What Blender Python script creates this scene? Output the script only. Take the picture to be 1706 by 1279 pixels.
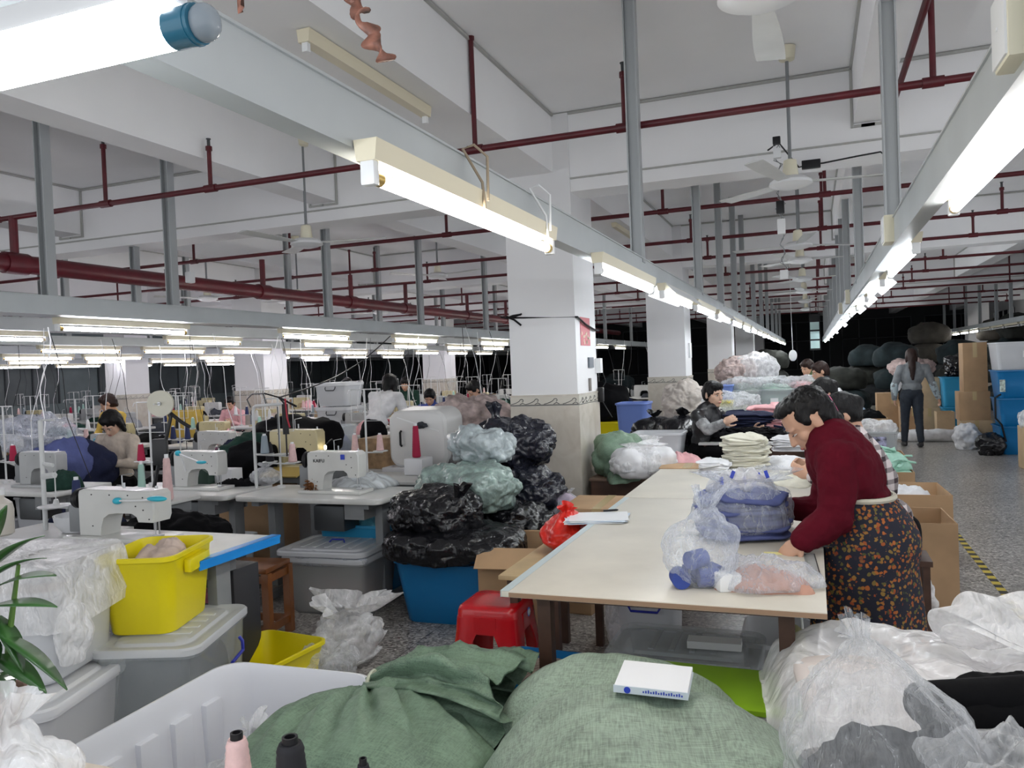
import bpy, bmesh, math, random
from mathutils import Vector, Matrix, noise, Euler
for o in list(bpy.data.objects): bpy.data.objects.remove(o)
scene = bpy.context.scene
COL = scene.collection
PI = math.pi
# ------------------------------------------------------------------ camera
CAM_H = 1.58; YAW = math.radians(20.8); PITCH = math.radians(-1.2); ROLL = math.radians(2.3); FPX = 1320.0
CM = Matrix.Rotation(YAW,3,'Z') @ Matrix.Rotation(PITCH,3,'X') @ Matrix.Rotation(ROLL,3,'Y')
cam_data = bpy.data.cameras.new('camera'); cam = bpy.data.objects.new('camera', cam_data); COL.objects.link(cam)
cam_data.sensor_width = 36.0; cam_data.lens = FPX/1706*36.0; cam_data.clip_start = 0.05; cam_data.clip_end = 200
cam.matrix_world = Matrix.Translation((0,0,CAM_H)) @ (CM @ Matrix.Rotation(PI/2,3,'X')).to_4x4()
scene.camera = cam
# ------------------------------------------------------------------ world, exposure
scene.view_settings.view_transform = 'Standard'; scene.view_settings.look = 'None'
scene.view_settings.gamma = 1.0; scene.view_settings.use_curve_mapping = False
scene.view_settings.exposure = 0.55
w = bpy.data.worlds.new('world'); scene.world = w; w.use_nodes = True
w.node_tree.nodes['Background'].inputs[0].default_value = (0.93,0.96,1.0,1); w.node_tree.nodes['Background'].inputs[1].default_value = .95  # added ambient fill, reaches in through the hall's open sides
scene.cycles.use_denoising = True
scene.cycles.max_bounces = 10; scene.cycles.diffuse_bounces = 5; scene.cycles.glossy_bounces = 3
scene.cycles.transmission_bounces = 4; scene.cycles.transparent_max_bounces = 24
scene.cycles.caustics_reflective = False; scene.cycles.caustics_refractive = False
scene.cycles.sample_clamp_indirect = 6.0
TUBE_POWER = 36.0
# ------------------------------------------------------------------ pixel -> world measuring
def ray(x,y): return CM @ Vector(((x-853)/FPX, 1.0, -(y-639.5)/FPX))
def pz(x,y,z): v = ray(x,y); k = (z-CAM_H)/v.z; return Vector((v.x*k, v.y*k, z))
def py(x,y,Y): v = ray(x,y); k = Y/v.y; return Vector((v.x*k, Y, CAM_H+v.z*k))
def px(x,y,X): v = ray(x,y); k = X/v.x; return Vector((X, v.y*k, CAM_H+v.z*k))
def inview(p, m=0):
    q = CM.transposed() @ (Vector(p)-Vector((0,0,CAM_H)))
    if q.y < .2: return False
    x = 853+FPX*q.x/q.y; y = 639.5-FPX*q.z/q.y
    return -m < x < 1706+m and -m < y < 1279+m
# ------------------------------------------------------------------ materials
MATS = {}
def _new(name):
    m = bpy.data.materials.new(name); m.use_nodes = True; MATS[name] = m
    nt = m.node_tree; return m, nt, nt.nodes['Principled BSDF']
def N(nt, t, **kw):
    n = nt.nodes.new(t)
    for k,v in kw.items():
        if k in n.inputs: n.inputs[k].default_value = v
        else: setattr(n,k,v)
    return n
def coords(nt, scale=(1,1,1)):
    tc = nt.nodes.new('ShaderNodeTexCoord'); mp = nt.nodes.new('ShaderNodeMapping')
    mp.inputs['Scale'].default_value = scale; nt.links.new(tc.outputs['Object'], mp.inputs['Vector']); return mp.outputs[0]
def ramp(nt, fac, stops):
    r = nt.nodes.new('ShaderNodeValToRGB'); cr = r.color_ramp
    while len(cr.elements) < len(stops): cr.elements.new(.5)
    for e,(p,c) in zip(cr.elements, stops): e.position = p; e.color = (*c,1)
    nt.links.new(fac, r.inputs[0]); return r.outputs[0]
def mat(name, col, rough=.5, metal=0., var=0., vscale=6., bump=0., bscale=30., alpha=1., trans=0., emit=0., coat=0., dist=.01, spec=.5, sheen=0., stretch=(1,1,1), detail=4.):
    if name in MATS: return MATS[name]
    m, nt, b = _new(name); L = nt.links
    b.inputs['Base Color'].default_value = (*col,1); b.inputs['Roughness'].default_value = rough; b.inputs['Metallic'].default_value = metal
    b.inputs['Alpha'].default_value = alpha; b.inputs['Transmission Weight'].default_value = trans; b.inputs['Coat Weight'].default_value = coat
    b.inputs['Specular IOR Level'].default_value = spec; b.inputs['Sheen Weight'].default_value = sheen
    if var or bump: v = coords(nt, stretch)
    if var:
        n = N(nt,'ShaderNodeTexNoise',Scale=vscale,Detail=detail); L.new(v,n.inputs['Vector'])
        lo = tuple(max(0,c*(1-var)) for c in col); hi = tuple(min(1,c*(1+var*.6)) for c in col)
        L.new(ramp(nt,n.outputs[0],[(.3,lo),(.7,hi)]), b.inputs['Base Color'])
    if bump:
        n = N(nt,'ShaderNodeTexNoise',Scale=bscale,Detail=3.); L.new(v,n.inputs['Vector'])
        bp = N(nt,'ShaderNodeBump',Strength=bump,Distance=dist); L.new(n.outputs[0],bp.inputs['Height']); L.new(bp.outputs[0],b.inputs['Normal'])
    if emit:
        b.inputs['Emission Color'].default_value = (*col,1); b.inputs['Emission Strength'].default_value = emit
    return m
def film(name, col=(.85,.87,.9), alpha=.35, rough=.22, scale=7., hi=.8, bump=.7, st=.5):
    """thin creased plastic film: see-through, whiter where it creases"""
    if name in MATS: return MATS[name]
    m, nt, b = _new(name); L = nt.links; v = coords(nt,(1,1,st))
    b.inputs['Base Color'].default_value = (*col,1); b.inputs['Roughness'].default_value = rough
    n0 = N(nt,'ShaderNodeTexNoise',Scale=scale*.8,Detail=6.); L.new(v,n0.inputs['Vector'])
    vm = N(nt,'ShaderNodeVectorMath',operation='MULTIPLY_ADD'); L.new(n0.outputs['Color'],vm.inputs[0]); vm.inputs[1].default_value=(.34,.34,.34); L.new(v,vm.inputs[2])
    vo = N(nt,'ShaderNodeTexVoronoi',Scale=scale*1.3); vo.feature='DISTANCE_TO_EDGE'; L.new(vm.outputs[0],vo.inputs['Vector'])
    vo2 = N(nt,'ShaderNodeTexVoronoi',Scale=scale*4.6); vo2.feature='DISTANCE_TO_EDGE'; L.new(vm.outputs[0],vo2.inputs['Vector'])
    ad = N(nt,'ShaderNodeMath',operation='MULTIPLY_ADD'); L.new(vo2.outputs['Distance'],ad.inputs[0]); ad.inputs[1].default_value=.5; L.new(vo.outputs['Distance'],ad.inputs[2])
    n = ad
    r = ramp(nt,ad.outputs[0],[(.0,(min(1,alpha*1.1+hi*.22),)*3),(.03,(alpha*1.05,)*3),(.2,(alpha*.8,)*3),(.6,(alpha*.5,)*3)])
    lw = N(nt,'ShaderNodeLayerWeight',Blend=.25)
    mx = N(nt,'ShaderNodeMath',operation='MULTIPLY_ADD'); L.new(lw.outputs['Facing'],mx.inputs[0]); mx.inputs[1].default_value = .35; L.new(r,mx.inputs[2]); mx.use_clamp = True
    L.new(mx.outputs[0], b.inputs['Alpha'])
    bp = N(nt,'ShaderNodeBump',Strength=bump,Distance=.03); L.new(n.outputs[0],bp.inputs['Height']); L.new(bp.outputs[0],b.inputs['Normal'])
    return m
def black_film(name, col=(.004,.004,.006)):
    if name in MATS: return MATS[name]
    m, nt, b = _new(name); L = nt.links; v = coords(nt,(1,1,.6))
    b.inputs['Base Color'].default_value = (*col,1); b.inputs['Roughness'].default_value = .24
    n0 = N(nt,'ShaderNodeTexNoise',Scale=5.,Detail=3.); L.new(v,n0.inputs['Vector'])
    vm = N(nt,'ShaderNodeVectorMath',operation='MULTIPLY_ADD'); L.new(n0.outputs['Color'],vm.inputs[0]); vm.inputs[1].default_value=(.2,.2,.2); L.new(v,vm.inputs[2])
    vo = N(nt,'ShaderNodeTexVoronoi',Scale=8.); vo.feature='DISTANCE_TO_EDGE'; L.new(vm.outputs[0],vo.inputs['Vector'])
    vo2 = N(nt,'ShaderNodeTexVoronoi',Scale=34.); vo2.feature='DISTANCE_TO_EDGE'; L.new(vm.outputs[0],vo2.inputs['Vector'])
    ad = N(nt,'ShaderNodeMath',operation='MULTIPLY_ADD'); L.new(vo2.outputs['Distance'],ad.inputs[0]); ad.inputs[1].default_value=.2; L.new(vo.outputs['Distance'],ad.inputs[2])
    bp = N(nt,'ShaderNodeBump',Strength=.6,Distance=.03); L.new(ad.outputs[0],bp.inputs['Height']); L.new(bp.outputs[0],b.inputs['Normal'])
    return m
def woven(name, col, scale=160., rough=.55, dark=.6):
    if name in MATS: return MATS[name]
    m, nt, b = _new(name); L = nt.links; v = coords(nt)
    wv = N(nt,'ShaderNodeTexWave',Scale=scale,Distortion=.6); wv.bands_direction='X'; L.new(v,wv.inputs['Vector'])
    wv2 = N(nt,'ShaderNodeTexWave',Scale=scale,Distortion=.6); wv2.bands_direction='Y'; L.new(v,wv2.inputs['Vector'])
    mx = N(nt,'ShaderNodeMath',operation='MULTIPLY'); L.new(wv.outputs['Fac'],mx.inputs[0]); L.new(wv2.outputs['Fac'],mx.inputs[1])
    n = N(nt,'ShaderNodeTexNoise',Scale=7.,Detail=9.); n.inputs['Roughness'].default_value=.7; L.new(v,n.inputs['Vector'])
    s1 = None
    for st in ((3,55,55),(55,3,55)):
        vv = coords(nt,st); nn = N(nt,'ShaderNodeTexNoise',Scale=4.,Detail=3.); L.new(vv,nn.inputs['Vector'])
        if s1 is None: s1 = nn.outputs[0]
        else:
            av = N(nt,'ShaderNodeMath',operation='ADD'); L.new(s1,av.inputs[0]); L.new(nn.outputs[0],av.inputs[1]); s1 = av.outputs[0]
    mm = N(nt,'ShaderNodeMath',operation='MULTIPLY_ADD'); L.new(s1,mm.inputs[0]); mm.inputs[1].default_value=.75; mm.inputs[2].default_value=-.68
    a2 = N(nt,'ShaderNodeMath',operation='ADD'); L.new(mm.outputs[0],a2.inputs[0]); L.new(n.outputs[0],a2.inputs[1])
    ad = N(nt,'ShaderNodeMath',operation='MULTIPLY_ADD'); L.new(mx.outputs[0],ad.inputs[0]); ad.inputs[1].default_value=.3; L.new(a2.outputs[0],ad.inputs[2])
    L.new(ramp(nt,ad.outputs[0],[(.3,tuple(c*dark for c in col)),(.85,tuple(min(1,c*1.35) for c in col))]), b.inputs['Base Color'])
    b.inputs['Roughness'].default_value = rough
    bp = N(nt,'ShaderNodeBump',Strength=.3,Distance=.003); L.new(mx.outputs[0],bp.inputs['Height']); L.new(bp.outputs[0],b.inputs['Normal'])
    return m
WHITE = mat('white_paint',(.80,.80,.81),.55,var=.05,vscale=1.2)
CEILW = mat('ceiling_paint',(.88,.88,.89),.75,var=.06,vscale=.8)
TROUGH = mat('galvanised_trunking',(.50,.53,.54),.42,metal=.35,var=.08,vscale=3)
POLE = mat('grey_channel',(.40,.42,.43),.45,metal=.35)
REDP = mat('red_pipe',(.095,.006,.012),.42,var=.25,vscale=8)
CREAM = mat('cream_batten',(.72,.66,.50),.45)
CREAM2 = mat('cream_plastic',(.75,.71,.55),.4)
GOLD = mat('brass_cap',(.65,.45,.14),.3,metal=.8)
WPLAS = mat('white_plastic',(.78,.79,.80),.35)
BLKP = mat('black_plastic',(.010,.010,.012),.4,spec=.3)
DKMET = mat('dark_metal',(.08,.085,.09),.4,metal=.6)
STEEL = mat('steel',(.55,.56,.58),.28,metal=.9)
GREYLEG = mat('grey_steel_paint',(.22,.23,.24),.45,var=.15)
TUBE = mat('tube_light',(1,.975,.95),.4,emit=TUBE_POWER)
TUBEC = mat('tube_light_cool',(.9,.95,1.),.4,emit=TUBE_POWER)
TUBEV = mat('tube_light_violet',(.93,.90,1.),.4,emit=TUBE_POWER*.9)
TUBEW = mat('tube_light_warm',(1,.93,.80),.4,emit=TUBE_POWER)
TOPW = mat('worn_table_laminate',(.62,.62,.60),.35,var=.12,vscale=5)
CREAMTOP = mat('cream_table_board',(.63,.595,.52),.38,var=.10,vscale=3.5,bump=.05)
DKWOOD = mat('dark_wood',(.075,.035,.022),.5,var=.3,vscale=9)
CARD = mat('cardboard',(.42,.27,.15),.8,var=.14,vscale=4)
CARD2 = mat('pale_cardboard',(.50,.36,.22),.8,var=.12,vscale=5)
BLACKBAG = black_film('black_bag_film'); BLACKBAG2 = black_film('navy_black_bag_film',(.012,.013,.022))
CLEAR = film('clear_film'); CLEARW = film('white_film',(.93,.93,.94),.55,.28,6.,.95); CLEARB = film('bluish_film',(.75,.8,.9),.30,.2,9.)
CLEARG = film('greenish_film',(.74,.82,.79),.35,.2,8.)
MILKY = mat('milky_plastic',(.82,.83,.86),.30,alpha=.82,spec=.4)
MILKYC = mat('translucent_plastic',(.80,.82,.85),.25,alpha=.60)
CLEARP = mat('clear_plastic',(.60,.64,.66),.18,alpha=.36)
YELLOW = mat('yellow_plastic',(.78,.66,.005),.38); BLUEP = mat('blue_plastic',(.006,.16,.40),.33)
BLUEP2 = mat('sky_blue_plastic',(.03,.29,.52),.35); VIOLETP = mat('violet_blue_plastic',(.16,.24,.58),.35)
REDPL = mat('red_plastic',(.50,.004,.010),.25,coat=.3)
SKIN = mat('skin',(.55,.32,.22),.5,var=.08,vscale=12); SKIN2 = mat('pale_skin',(.62,.40,.29),.5)
HAIR = mat('black_hair',(.004,.0035,.004),.5,spec=.25,bump=.5,bscale=90.,stretch=(1,1,.15))
HAIRB = mat('brown_hair',(.022,.010,.008),.5,spec=.25,bump=.5,bscale=90.,stretch=(1,1,.15))
GREENSACK = woven('green_woven_sack',(.13,.20,.14)); GREENSACK2 = woven('pale_green_woven_sack',(.24,.31,.245),150.,dark=.45)
def cloth(name,col,rough=.85,var=.18,bs=25.,bump=.35): return mat(name,col,rough,var=var,vscale=9,bump=bump,bscale=bs,sheen=0.,spec=.12)
C_WHITE = cloth('white_cotton',(.72,.72,.74)); C_CREAM = cloth('cream_cotton',(.68,.66,.56)); C_BLACK = cloth('black_cotton',(.0035,.0035,.0045))
C_NAVY = cloth('navy_cotton',(.018,.022,.05)); C_PINK = cloth('pink_cotton',(.75,.42,.44)); C_MINT = cloth('mint_cotton',(.42,.68,.56))
C_BLUE = cloth('royal_blue_cotton',(.05,.08,.30)); C_GREY = cloth('grey_cotton',(.28,.29,.31)); C_SALMON = cloth('salmon_cotton',(.46,.26,.20))
C_DGREY = cloth('dark_grey_cotton',(.05,.055,.065)); C_BEIGE = cloth('beige_cotton',(.52,.42,.36)); C_BLU2 = cloth('slate_blue_cotton',(.09,.11,.26))
C_MAROON = cloth('maroon_wool',(.085,.004,.012),.9,.15); C_YEL = cloth('straw_yellow_cloth',(.60,.42,.10)); C_LBLUE = cloth('light_blue_cotton',(.45,.58,.75))
C_GREEN = cloth('olive_green_cloth',(.08,.11,.05)); C_PURPLE = cloth('magenta_cloth',(.30,.01,.12)); C_DGREEN = cloth('dark_green_cloth',(.015,.04,.03))
C_LGREY = cloth('heather_grey_knit',(.21,.225,.24))
def m_terrazzo():
    m, nt, b = _new('terrazzo'); L = nt.links; v = coords(nt)
    vo = N(nt,'ShaderNodeTexVoronoi',Scale=70.); L.new(v,vo.inputs['Vector'])
    sep = nt.nodes.new('ShaderNodeSeparateColor'); L.new(vo.outputs['Color'],sep.inputs[0])
    c = ramp(nt,sep.outputs[0],[(0.,(.10,.085,.08)),(.22,(.22,.20,.185)),(.5,(.33,.31,.29)),(.8,(.46,.44,.41)),(1.,(.66,.64,.60))])
    n = N(nt,'ShaderNodeTexNoise',Scale=.8,Detail=5.); L.new(v,n.inputs['Vector'])
    g = ramp(nt,n.outputs[0],[(.3,(.72,.72,.72)),(.7,(1,1,1))])
    mx = nt.nodes.new('ShaderNodeMix'); mx.data_type='RGBA'; mx.blend_type='MULTIPLY'; mx.inputs[0].default_value=1
    L.new(c,mx.inputs[6]); L.new(g,mx.inputs[7])
    br = N(nt,'ShaderNodeTexBrick',Scale=1.); br.inputs['Mortar Size'].default_value=.004; br.inputs['Brick Width'].default_value=1.1; br.inputs['Row Height'].default_value=1.1
    br.offset = 0; L.new(v,br.inputs['Vector']); br.inputs['Color1'].default_value=(1,1,1,1); br.inputs['Color2'].default_value=(1,1,1,1); br.inputs['Mortar'].default_value=(.45,.45,.45,1)
    m2 = nt.nodes.new('ShaderNodeMix'); m2.data_type='RGBA'; m2.blend_type='MULTIPLY'; m2.inputs[0].default_value=1
    L.new(mx.outputs[2],m2.inputs[6]); L.new(br.outputs[0],m2.inputs[7]); L.new(m2.outputs[2],b.inputs['Base Color'])
    b.inputs['Roughness'].default_value=.30
    return m
TERR = m_terrazzo()
def m_tile():
    m, nt, b = _new('cream_wall_tile'); L = nt.links; v = coords(nt,(1,1,1))
    n = N(nt,'ShaderNodeTexNoise',Scale=4.,Detail=4.,Distortion=1.5); L.new(v,n.inputs['Vector'])
    L.new(ramp(nt,n.outputs[0],[(.3,(.52,.47,.40)),(.7,(.64,.60,.53))]), b.inputs['Base Color']); b.inputs['Roughness'].default_value=.2
    return m
TILE = m_tile()
def m_floral():
    m, nt, b = _new('floral_print'); L = nt.links; v = coords(nt)
    n = N(nt,'ShaderNodeTexNoise',Scale=60.,Detail=2.); L.new(v,n.inputs['Vector'])
    vm = N(nt,'ShaderNodeVectorMath',operation='MULTIPLY_ADD'); L.new(n.outputs['Color'],vm.inputs[0]); vm.inputs[1].default_value=(.018,)*3; L.new(v,vm.inputs[2])
    vo = N(nt,'ShaderNodeTexVoronoi',Scale=58.); L.new(vm.outputs[0],vo.inputs['Vector'])
    sep = nt.nodes.new('ShaderNodeSeparateColor'); L.new(vo.outputs['Color'],sep.inputs[0])
    fl = ramp(nt,sep.outputs[0],[(0.,(.26,.045,.012)),(.4,(.38,.11,.02)),(.7,(.26,.15,.03)),(1.,(.05,.07,.02))])
    ms = ramp(nt,vo.outputs['Distance'],[(.0,(1,1,1)),(.42,(1,1,1)),(.47,(0,0,0))])
    gt = ramp(nt,sep.outputs[1],[(.20,(0,0,0)),(.24,(1,1,1))])
    mu = N(nt,'ShaderNodeMath',operation='MULTIPLY'); L.new(ms,mu.inputs[0]); L.new(gt,mu.inputs[1])
    mx = nt.nodes.new('ShaderNodeMix'); mx.data_type='RGBA'; L.new(mu.outputs[0],mx.inputs[0]); mx.inputs[6].default_value=(.008,.009,.022,1); L.new(fl,mx.inputs[7])
    L.new(mx.outputs[2],b.inputs['Base Color']); b.inputs['Roughness'].default_value=.8
    return m
FLORAL = m_floral()
def m_plaid(name,base,line,scale=14.):
    m, nt, b = _new(name); L = nt.links; v = coords(nt,(scale,scale,scale))
    sx = nt.nodes.new('ShaderNodeSeparateXYZ'); L.new(v,sx.inputs[0]); s=[]
    for k in (0,2):
        fr = N(nt,'ShaderNodeMath',operation='FRACT'); L.new(sx.outputs[k],fr.inputs[0])
        gt = N(nt,'ShaderNodeMath',operation='GREATER_THAN'); L.new(fr.outputs[0],gt.inputs[0]); gt.inputs[1].default_value=.6; s.append(gt.outputs[0])
    mn = N(nt,'ShaderNodeMath',operation='ADD'); L.new(s[0],mn.inputs[0]); L.new(s[1],mn.inputs[1])
    mh = N(nt,'ShaderNodeMath',operation='MULTIPLY'); L.new(mn.outputs[0],mh.inputs[0]); mh.inputs[1].default_value=.5
    mid = tuple((a+c)*.38 for a,c in zip(base,line))
    L.new(ramp(nt,mh.outputs[0],[(0.,base),(.3,base),(.5,mid),(.8,line)]),b.inputs['Base Color']); b.inputs['Roughness'].default_value=.85
    return m
PLAID = m_plaid('checked_flannel',(.62,.55,.55),(.03,.015,.02),16.)
CAMO = mat('grey_mottled_sleeve',(.36,.37,.38),.8,var=.6,vscale=18)
FLORALBAG = mat('pink_grey_print',(.52,.42,.40),.8,var=.55,vscale=11)
# ------------------------------------------------------------------ mesh building
class MB:
    def __init__(s): s.v=[]; s.f=[]; s.mi=[]
    def add(s,vs,fs,mi=0,M=None):
        b=len(s.v)
        s.v += [ (M@Vector(p))[:] if M else tuple(p) for p in vs]
        s.f += [tuple(b+i for i in f) for f in fs]; s.mi += [mi]*len(fs); return s
    def box(s,lo,hi,mi=0,M=None,bev=0.):
        x0,y0,z0=lo; x1,y1,z1=hi
        if bev<=0:
            vs=[(x,y,z) for z in (z0,z1) for x,y in ((x0,y0),(x1,y0),(x1,y1),(x0,y1))]
            return s.add(vs,[(3,2,1,0),(4,5,6,7),(0,1,5,4),(1,2,6,5),(2,3,7,6),(3,0,4,7)],mi,M)
        bm=bmesh.new(); r=bmesh.ops.create_cube(bm,size=1)
        for v in bm.verts: v.co=Vector(((x0+x1)/2+v.co.x*(x1-x0),(y0+y1)/2+v.co.y*(y1-y0),(z0+z1)/2+v.co.z*(z1-z0)))
        bmesh.ops.bevel(bm,geom=bm.edges[:],offset=bev,segments=2,affect='EDGES',profile=.6)
        bm.verts.index_update(); vs=[v.co[:] for v in bm.verts]; fs=[[v.index for v in f.verts] for f in bm.faces]; bm.free()
        return s.add(vs,fs,mi,M)
    def loft(s,rings,mi=0,cap0=True,cap1=True,M=None,closed=True):
        n=len(rings[0]); vs=[p for r in rings for p in r]; fs=[]
        for k in range(len(rings)-1):
            for i in range(n if closed else n-1):
                j=(i+1)%n; fs.append((k*n+i,k*n+j,(k+1)*n+j,(k+1)*n+i))
        if cap0: fs.append(tuple(range(n-1,-1,-1)))
        if cap1: fs.append(tuple((len(rings)-1)*n+i for i in range(n)))
        return s.add(vs,fs,mi,M)
    def tube(s,pts,r,n=8,mi=0,cap=True,M=None):
        pts=[Vector(p) for p in pts]; rs=r if isinstance(r,(list,tuple)) else [r]*len(pts); rings=[]; up=None
        for i,p in enumerate(pts):
            t=(pts[min(i+1,len(pts)-1)]-pts[max(i-1,0)]).normalized()
            if up is None: up=Vector((0,0,1)) if abs(t.z)<.9 else Vector((1,0,0))
            a=t.cross(up).normalized(); b=a.cross(t).normalized(); up=b
            rings.append([(p+(a*math.cos(2*PI*k/n)+b*math.sin(2*PI*k/n))*rs[i])[:] for k in range(n)])
        return s.loft(rings,mi,cap,cap,M)
    def lathe(s,prof,n=24,mi=0,M=None,cx=0,cy=0):
        return s.loft([[(cx+r*math.cos(2*PI*k/n),cy+r*math.sin(2*PI*k/n),z) for k in range(n)] for r,z in prof],mi,True,True,M)
    def prism(s,poly,a0,a1,axis='Y',mi=0,M=None):
        f={'Y':lambda p,a:(p[0],a,p[1]),'X':lambda p,a:(a,p[0],p[1]),'Z':lambda p,a:(p[0],p[1],a)}[axis]
        return s.loft([[f(p,a0) for p in poly],[f(p,a1) for p in poly]],mi,True,True,M)
    def sph(s,c,r,n=12,m=8,mi=0,M=None):
        r = r if isinstance(r,(tuple,list,Vector)) else (r,r,r)
        rings=[[(c[0]+r[0]*math.sin(PI*j/m)*math.cos(2*PI*k/n),c[1]+r[1]*math.sin(PI*j/m)*math.sin(2*PI*k/n),c[2]-r[2]*math.cos(PI*j/m)) for k in range(n)] for j in range(1,m)]
        return s.loft(rings,mi,True,True,M)
    def cap(s,p0,r0,p1,r1,n=12):
        p0=Vector(p0);p1=Vector(p1); s.sph(p0,r0,n,8); s.sph(p1,r1,n,8); return s.tube([p0,p1],[r0,r1],n)
    def ell(s,c,r,R=None,n=16,m=12):
        M=Matrix.Translation(Vector(c))@(R.to_4x4() if R else Matrix.Identity(4)); return s.sph((0,0,0),r,n,m,0,M)
    def mesh(s,name,mats,smooth=True,angle=35):
        me=bpy.data.meshes.new(name); me.from_pydata(s.v,[],s.f)
        for m in (mats if isinstance(mats,(list,tuple)) else [mats]): me.materials.append(m)
        me.polygons.foreach_set('material_index',s.mi)
        bm=bmesh.new(); bm.from_mesh(me); bmesh.ops.recalc_face_normals(bm,faces=bm.faces[:]); bm.to_mesh(me); bm.free()
        if smooth:
            me.polygons.foreach_set('use_smooth',[True]*len(me.polygons))
            if angle<180:
                try: me.set_sharp_from_angle(angle=math.radians(angle))
                except Exception: pass
        me.update(); return me
def obj(name, mb, mats, parent=None, loc=None, rot=None, smooth=True, angle=35):
    me = mb.mesh(name,mats,smooth,angle) if isinstance(mb,MB) else mb
    o = bpy.data.objects.new(name,me); COL.objects.link(o)
    if parent: o.parent = parent
    if loc is not None: o.location = loc
    if rot is not None: o.rotation_euler = rot if isinstance(rot,(tuple,list,Euler)) else (0,0,rot)
    return o
def tag(o,label,cat,group=None,kind=None):
    o['label']=label; o['category']=cat
    if group: o['group']=group
    if kind: o['kind']=kind
    return o
def thing(name,label,cat,loc=(0,0,0),rz=0,group=None,kind=None):
    o=bpy.data.objects.new(name,None); COL.objects.link(o); o.location=loc; o.rotation_euler=rz if isinstance(rz,(tuple,list)) else (0,0,rz)
    o.empty_display_size=.1; return tag(o,label,cat,group,kind)
def struct(name,mb,mats,label=None,smooth=False):
    o=obj(name,mb,mats,smooth=smooth); o['kind']='structure'
    if label: o['label']=label
    return o
def dup(root,loc,rz=None,label=None,group=None,scale=None,skip=()):
    def cp(o,par):
        c=o.copy(); COL.objects.link(c); c.parent=par
        for ch in o.children: cp(ch,c)
        return c
    r=cp(root,None); r.location=loc
    if rz is not None: r.rotation_euler=(0,0,rz)
    if scale: r.scale=(scale,)*3 if not isinstance(scale,tuple) else scale
    if label: r['label']=label
    if group: r['group']=group
    return r
def rrect(w,l,r,z,n=5,cx=0,cy=0):
    pts=[]; r=min(r,w/2-.001,l/2-.001)
    for (sx,sy,a0) in ((1,1,0),(-1,1,90),(-1,-1,180),(1,-1,270)):
        for k in range(n+1):
            a=math.radians(a0+90*k/n); pts.append((cx+sx*(w/2-r)+r*math.cos(a),cy+sy*(l/2-r)+r*math.sin(a),z))
    return pts
def crum(p):
    d=noise.voronoi(p)[0]; return min(.35,d[1]-d[0])/.35
def fr(p,H=.9,lac=2.,octv=4): return noise.fractal(p,H,lac,octv)
def ridge(p,octv=4): return noise.ridged_multi_fractal(p,.9,2.1,octv,1.,2.)
# ------------------------------------------------------------------ soft shapes
def blob(rx,ry,rz,amp=.03,sc=5.,seed=0,sub=5,pw=2.4,crease=0.):
    """a filled soft sack resting on z=0"""
    bm=bmesh.new(); bmesh.ops.create_icosphere(bm,subdivisions=sub,radius=1.); of=Vector((seed*7.3,seed*3.1,seed*5.7))
    for v in bm.verts:
        d=v.co.normalized(); s=(abs(d.x)**pw+abs(d.y)**pw+abs(d.z)**pw)**(-1/pw)
        p=Vector((d.x*s*rx,d.y*s*ry,d.z*s*rz)); q=p*sc+of
        k=amp*fr(q)+crease*(crum(q*.8+Vector((fr(q),fr(q+Vector((9,0,0))),0))*.35)-.6)*.55+crease*.16*fr(q*3.1)
        p+=d*k; p.z=max(p.z,-rz*.72); p.z+=rz*.72; v.co=p
    bm.verts.index_update(); mb=MB(); mb.add([v.co[:] for v in bm.verts],[[v.index for v in f.verts] for f in bm.faces]); bm.free(); return mb
def tied_bag(rx,ry,h,neck=.72,flare=.09,pleats=11,amp=.02,seed=0,n=64,m=40,tilt=(0,0),body=.9,nr=.02):
    """a bag gathered to a neck and flaring above it, pleats running to the neck"""
    rnd=random.Random(seed); ph=[rnd.uniform(0,6.28) for _ in range(4)]; of=Vector((seed*3.3,seed*9.1,seed))
    rings=[]
    for j in range(m+1):
        t=j/m
        if t<neck:
            u=t/neck; R=(math.sin(min(1,u*2.6+.28)*PI/2))*(1-max(0,(u-.42)/.58)**1.7*(1-nr/rx)); pl=.02+.16*max(0,(u-.35)/.65)
        else:
            u=(t-neck)/(1-neck); R=nr/rx+(flare/rx)*u**.8; pl=.35
        z=h*t**body; ring=[]
        for k in range(n):
            a=2*PI*k/n; pf=1+pl*(math.sin(pleats*a+ph[0])*.6+math.sin((pleats*2-3)*a+ph[1])*.35+math.sin(3*a+ph[2])*.3)
            x=rx*R*pf*math.cos(a); y=ry*R*pf*math.sin(a); q=Vector((x,y,z))*7+of; d=(amp*fr(q)+amp*.8*(crum(q*1.3)-.6))*(1 if t<neck else .4)
            sag=0 if t<neck else -.06*u*math.sin(a*2+ph[3])*h
            ring.append((x+math.cos(a)*d+tilt[0]*t*t*h,y+math.sin(a)*d+tilt[1]*t*t*h,max(0,z+d*.5*(t>.03)+sag)))
        rings.append(ring)
    mb=MB(); mb.loft(rings,0,True,False); return mb
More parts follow.
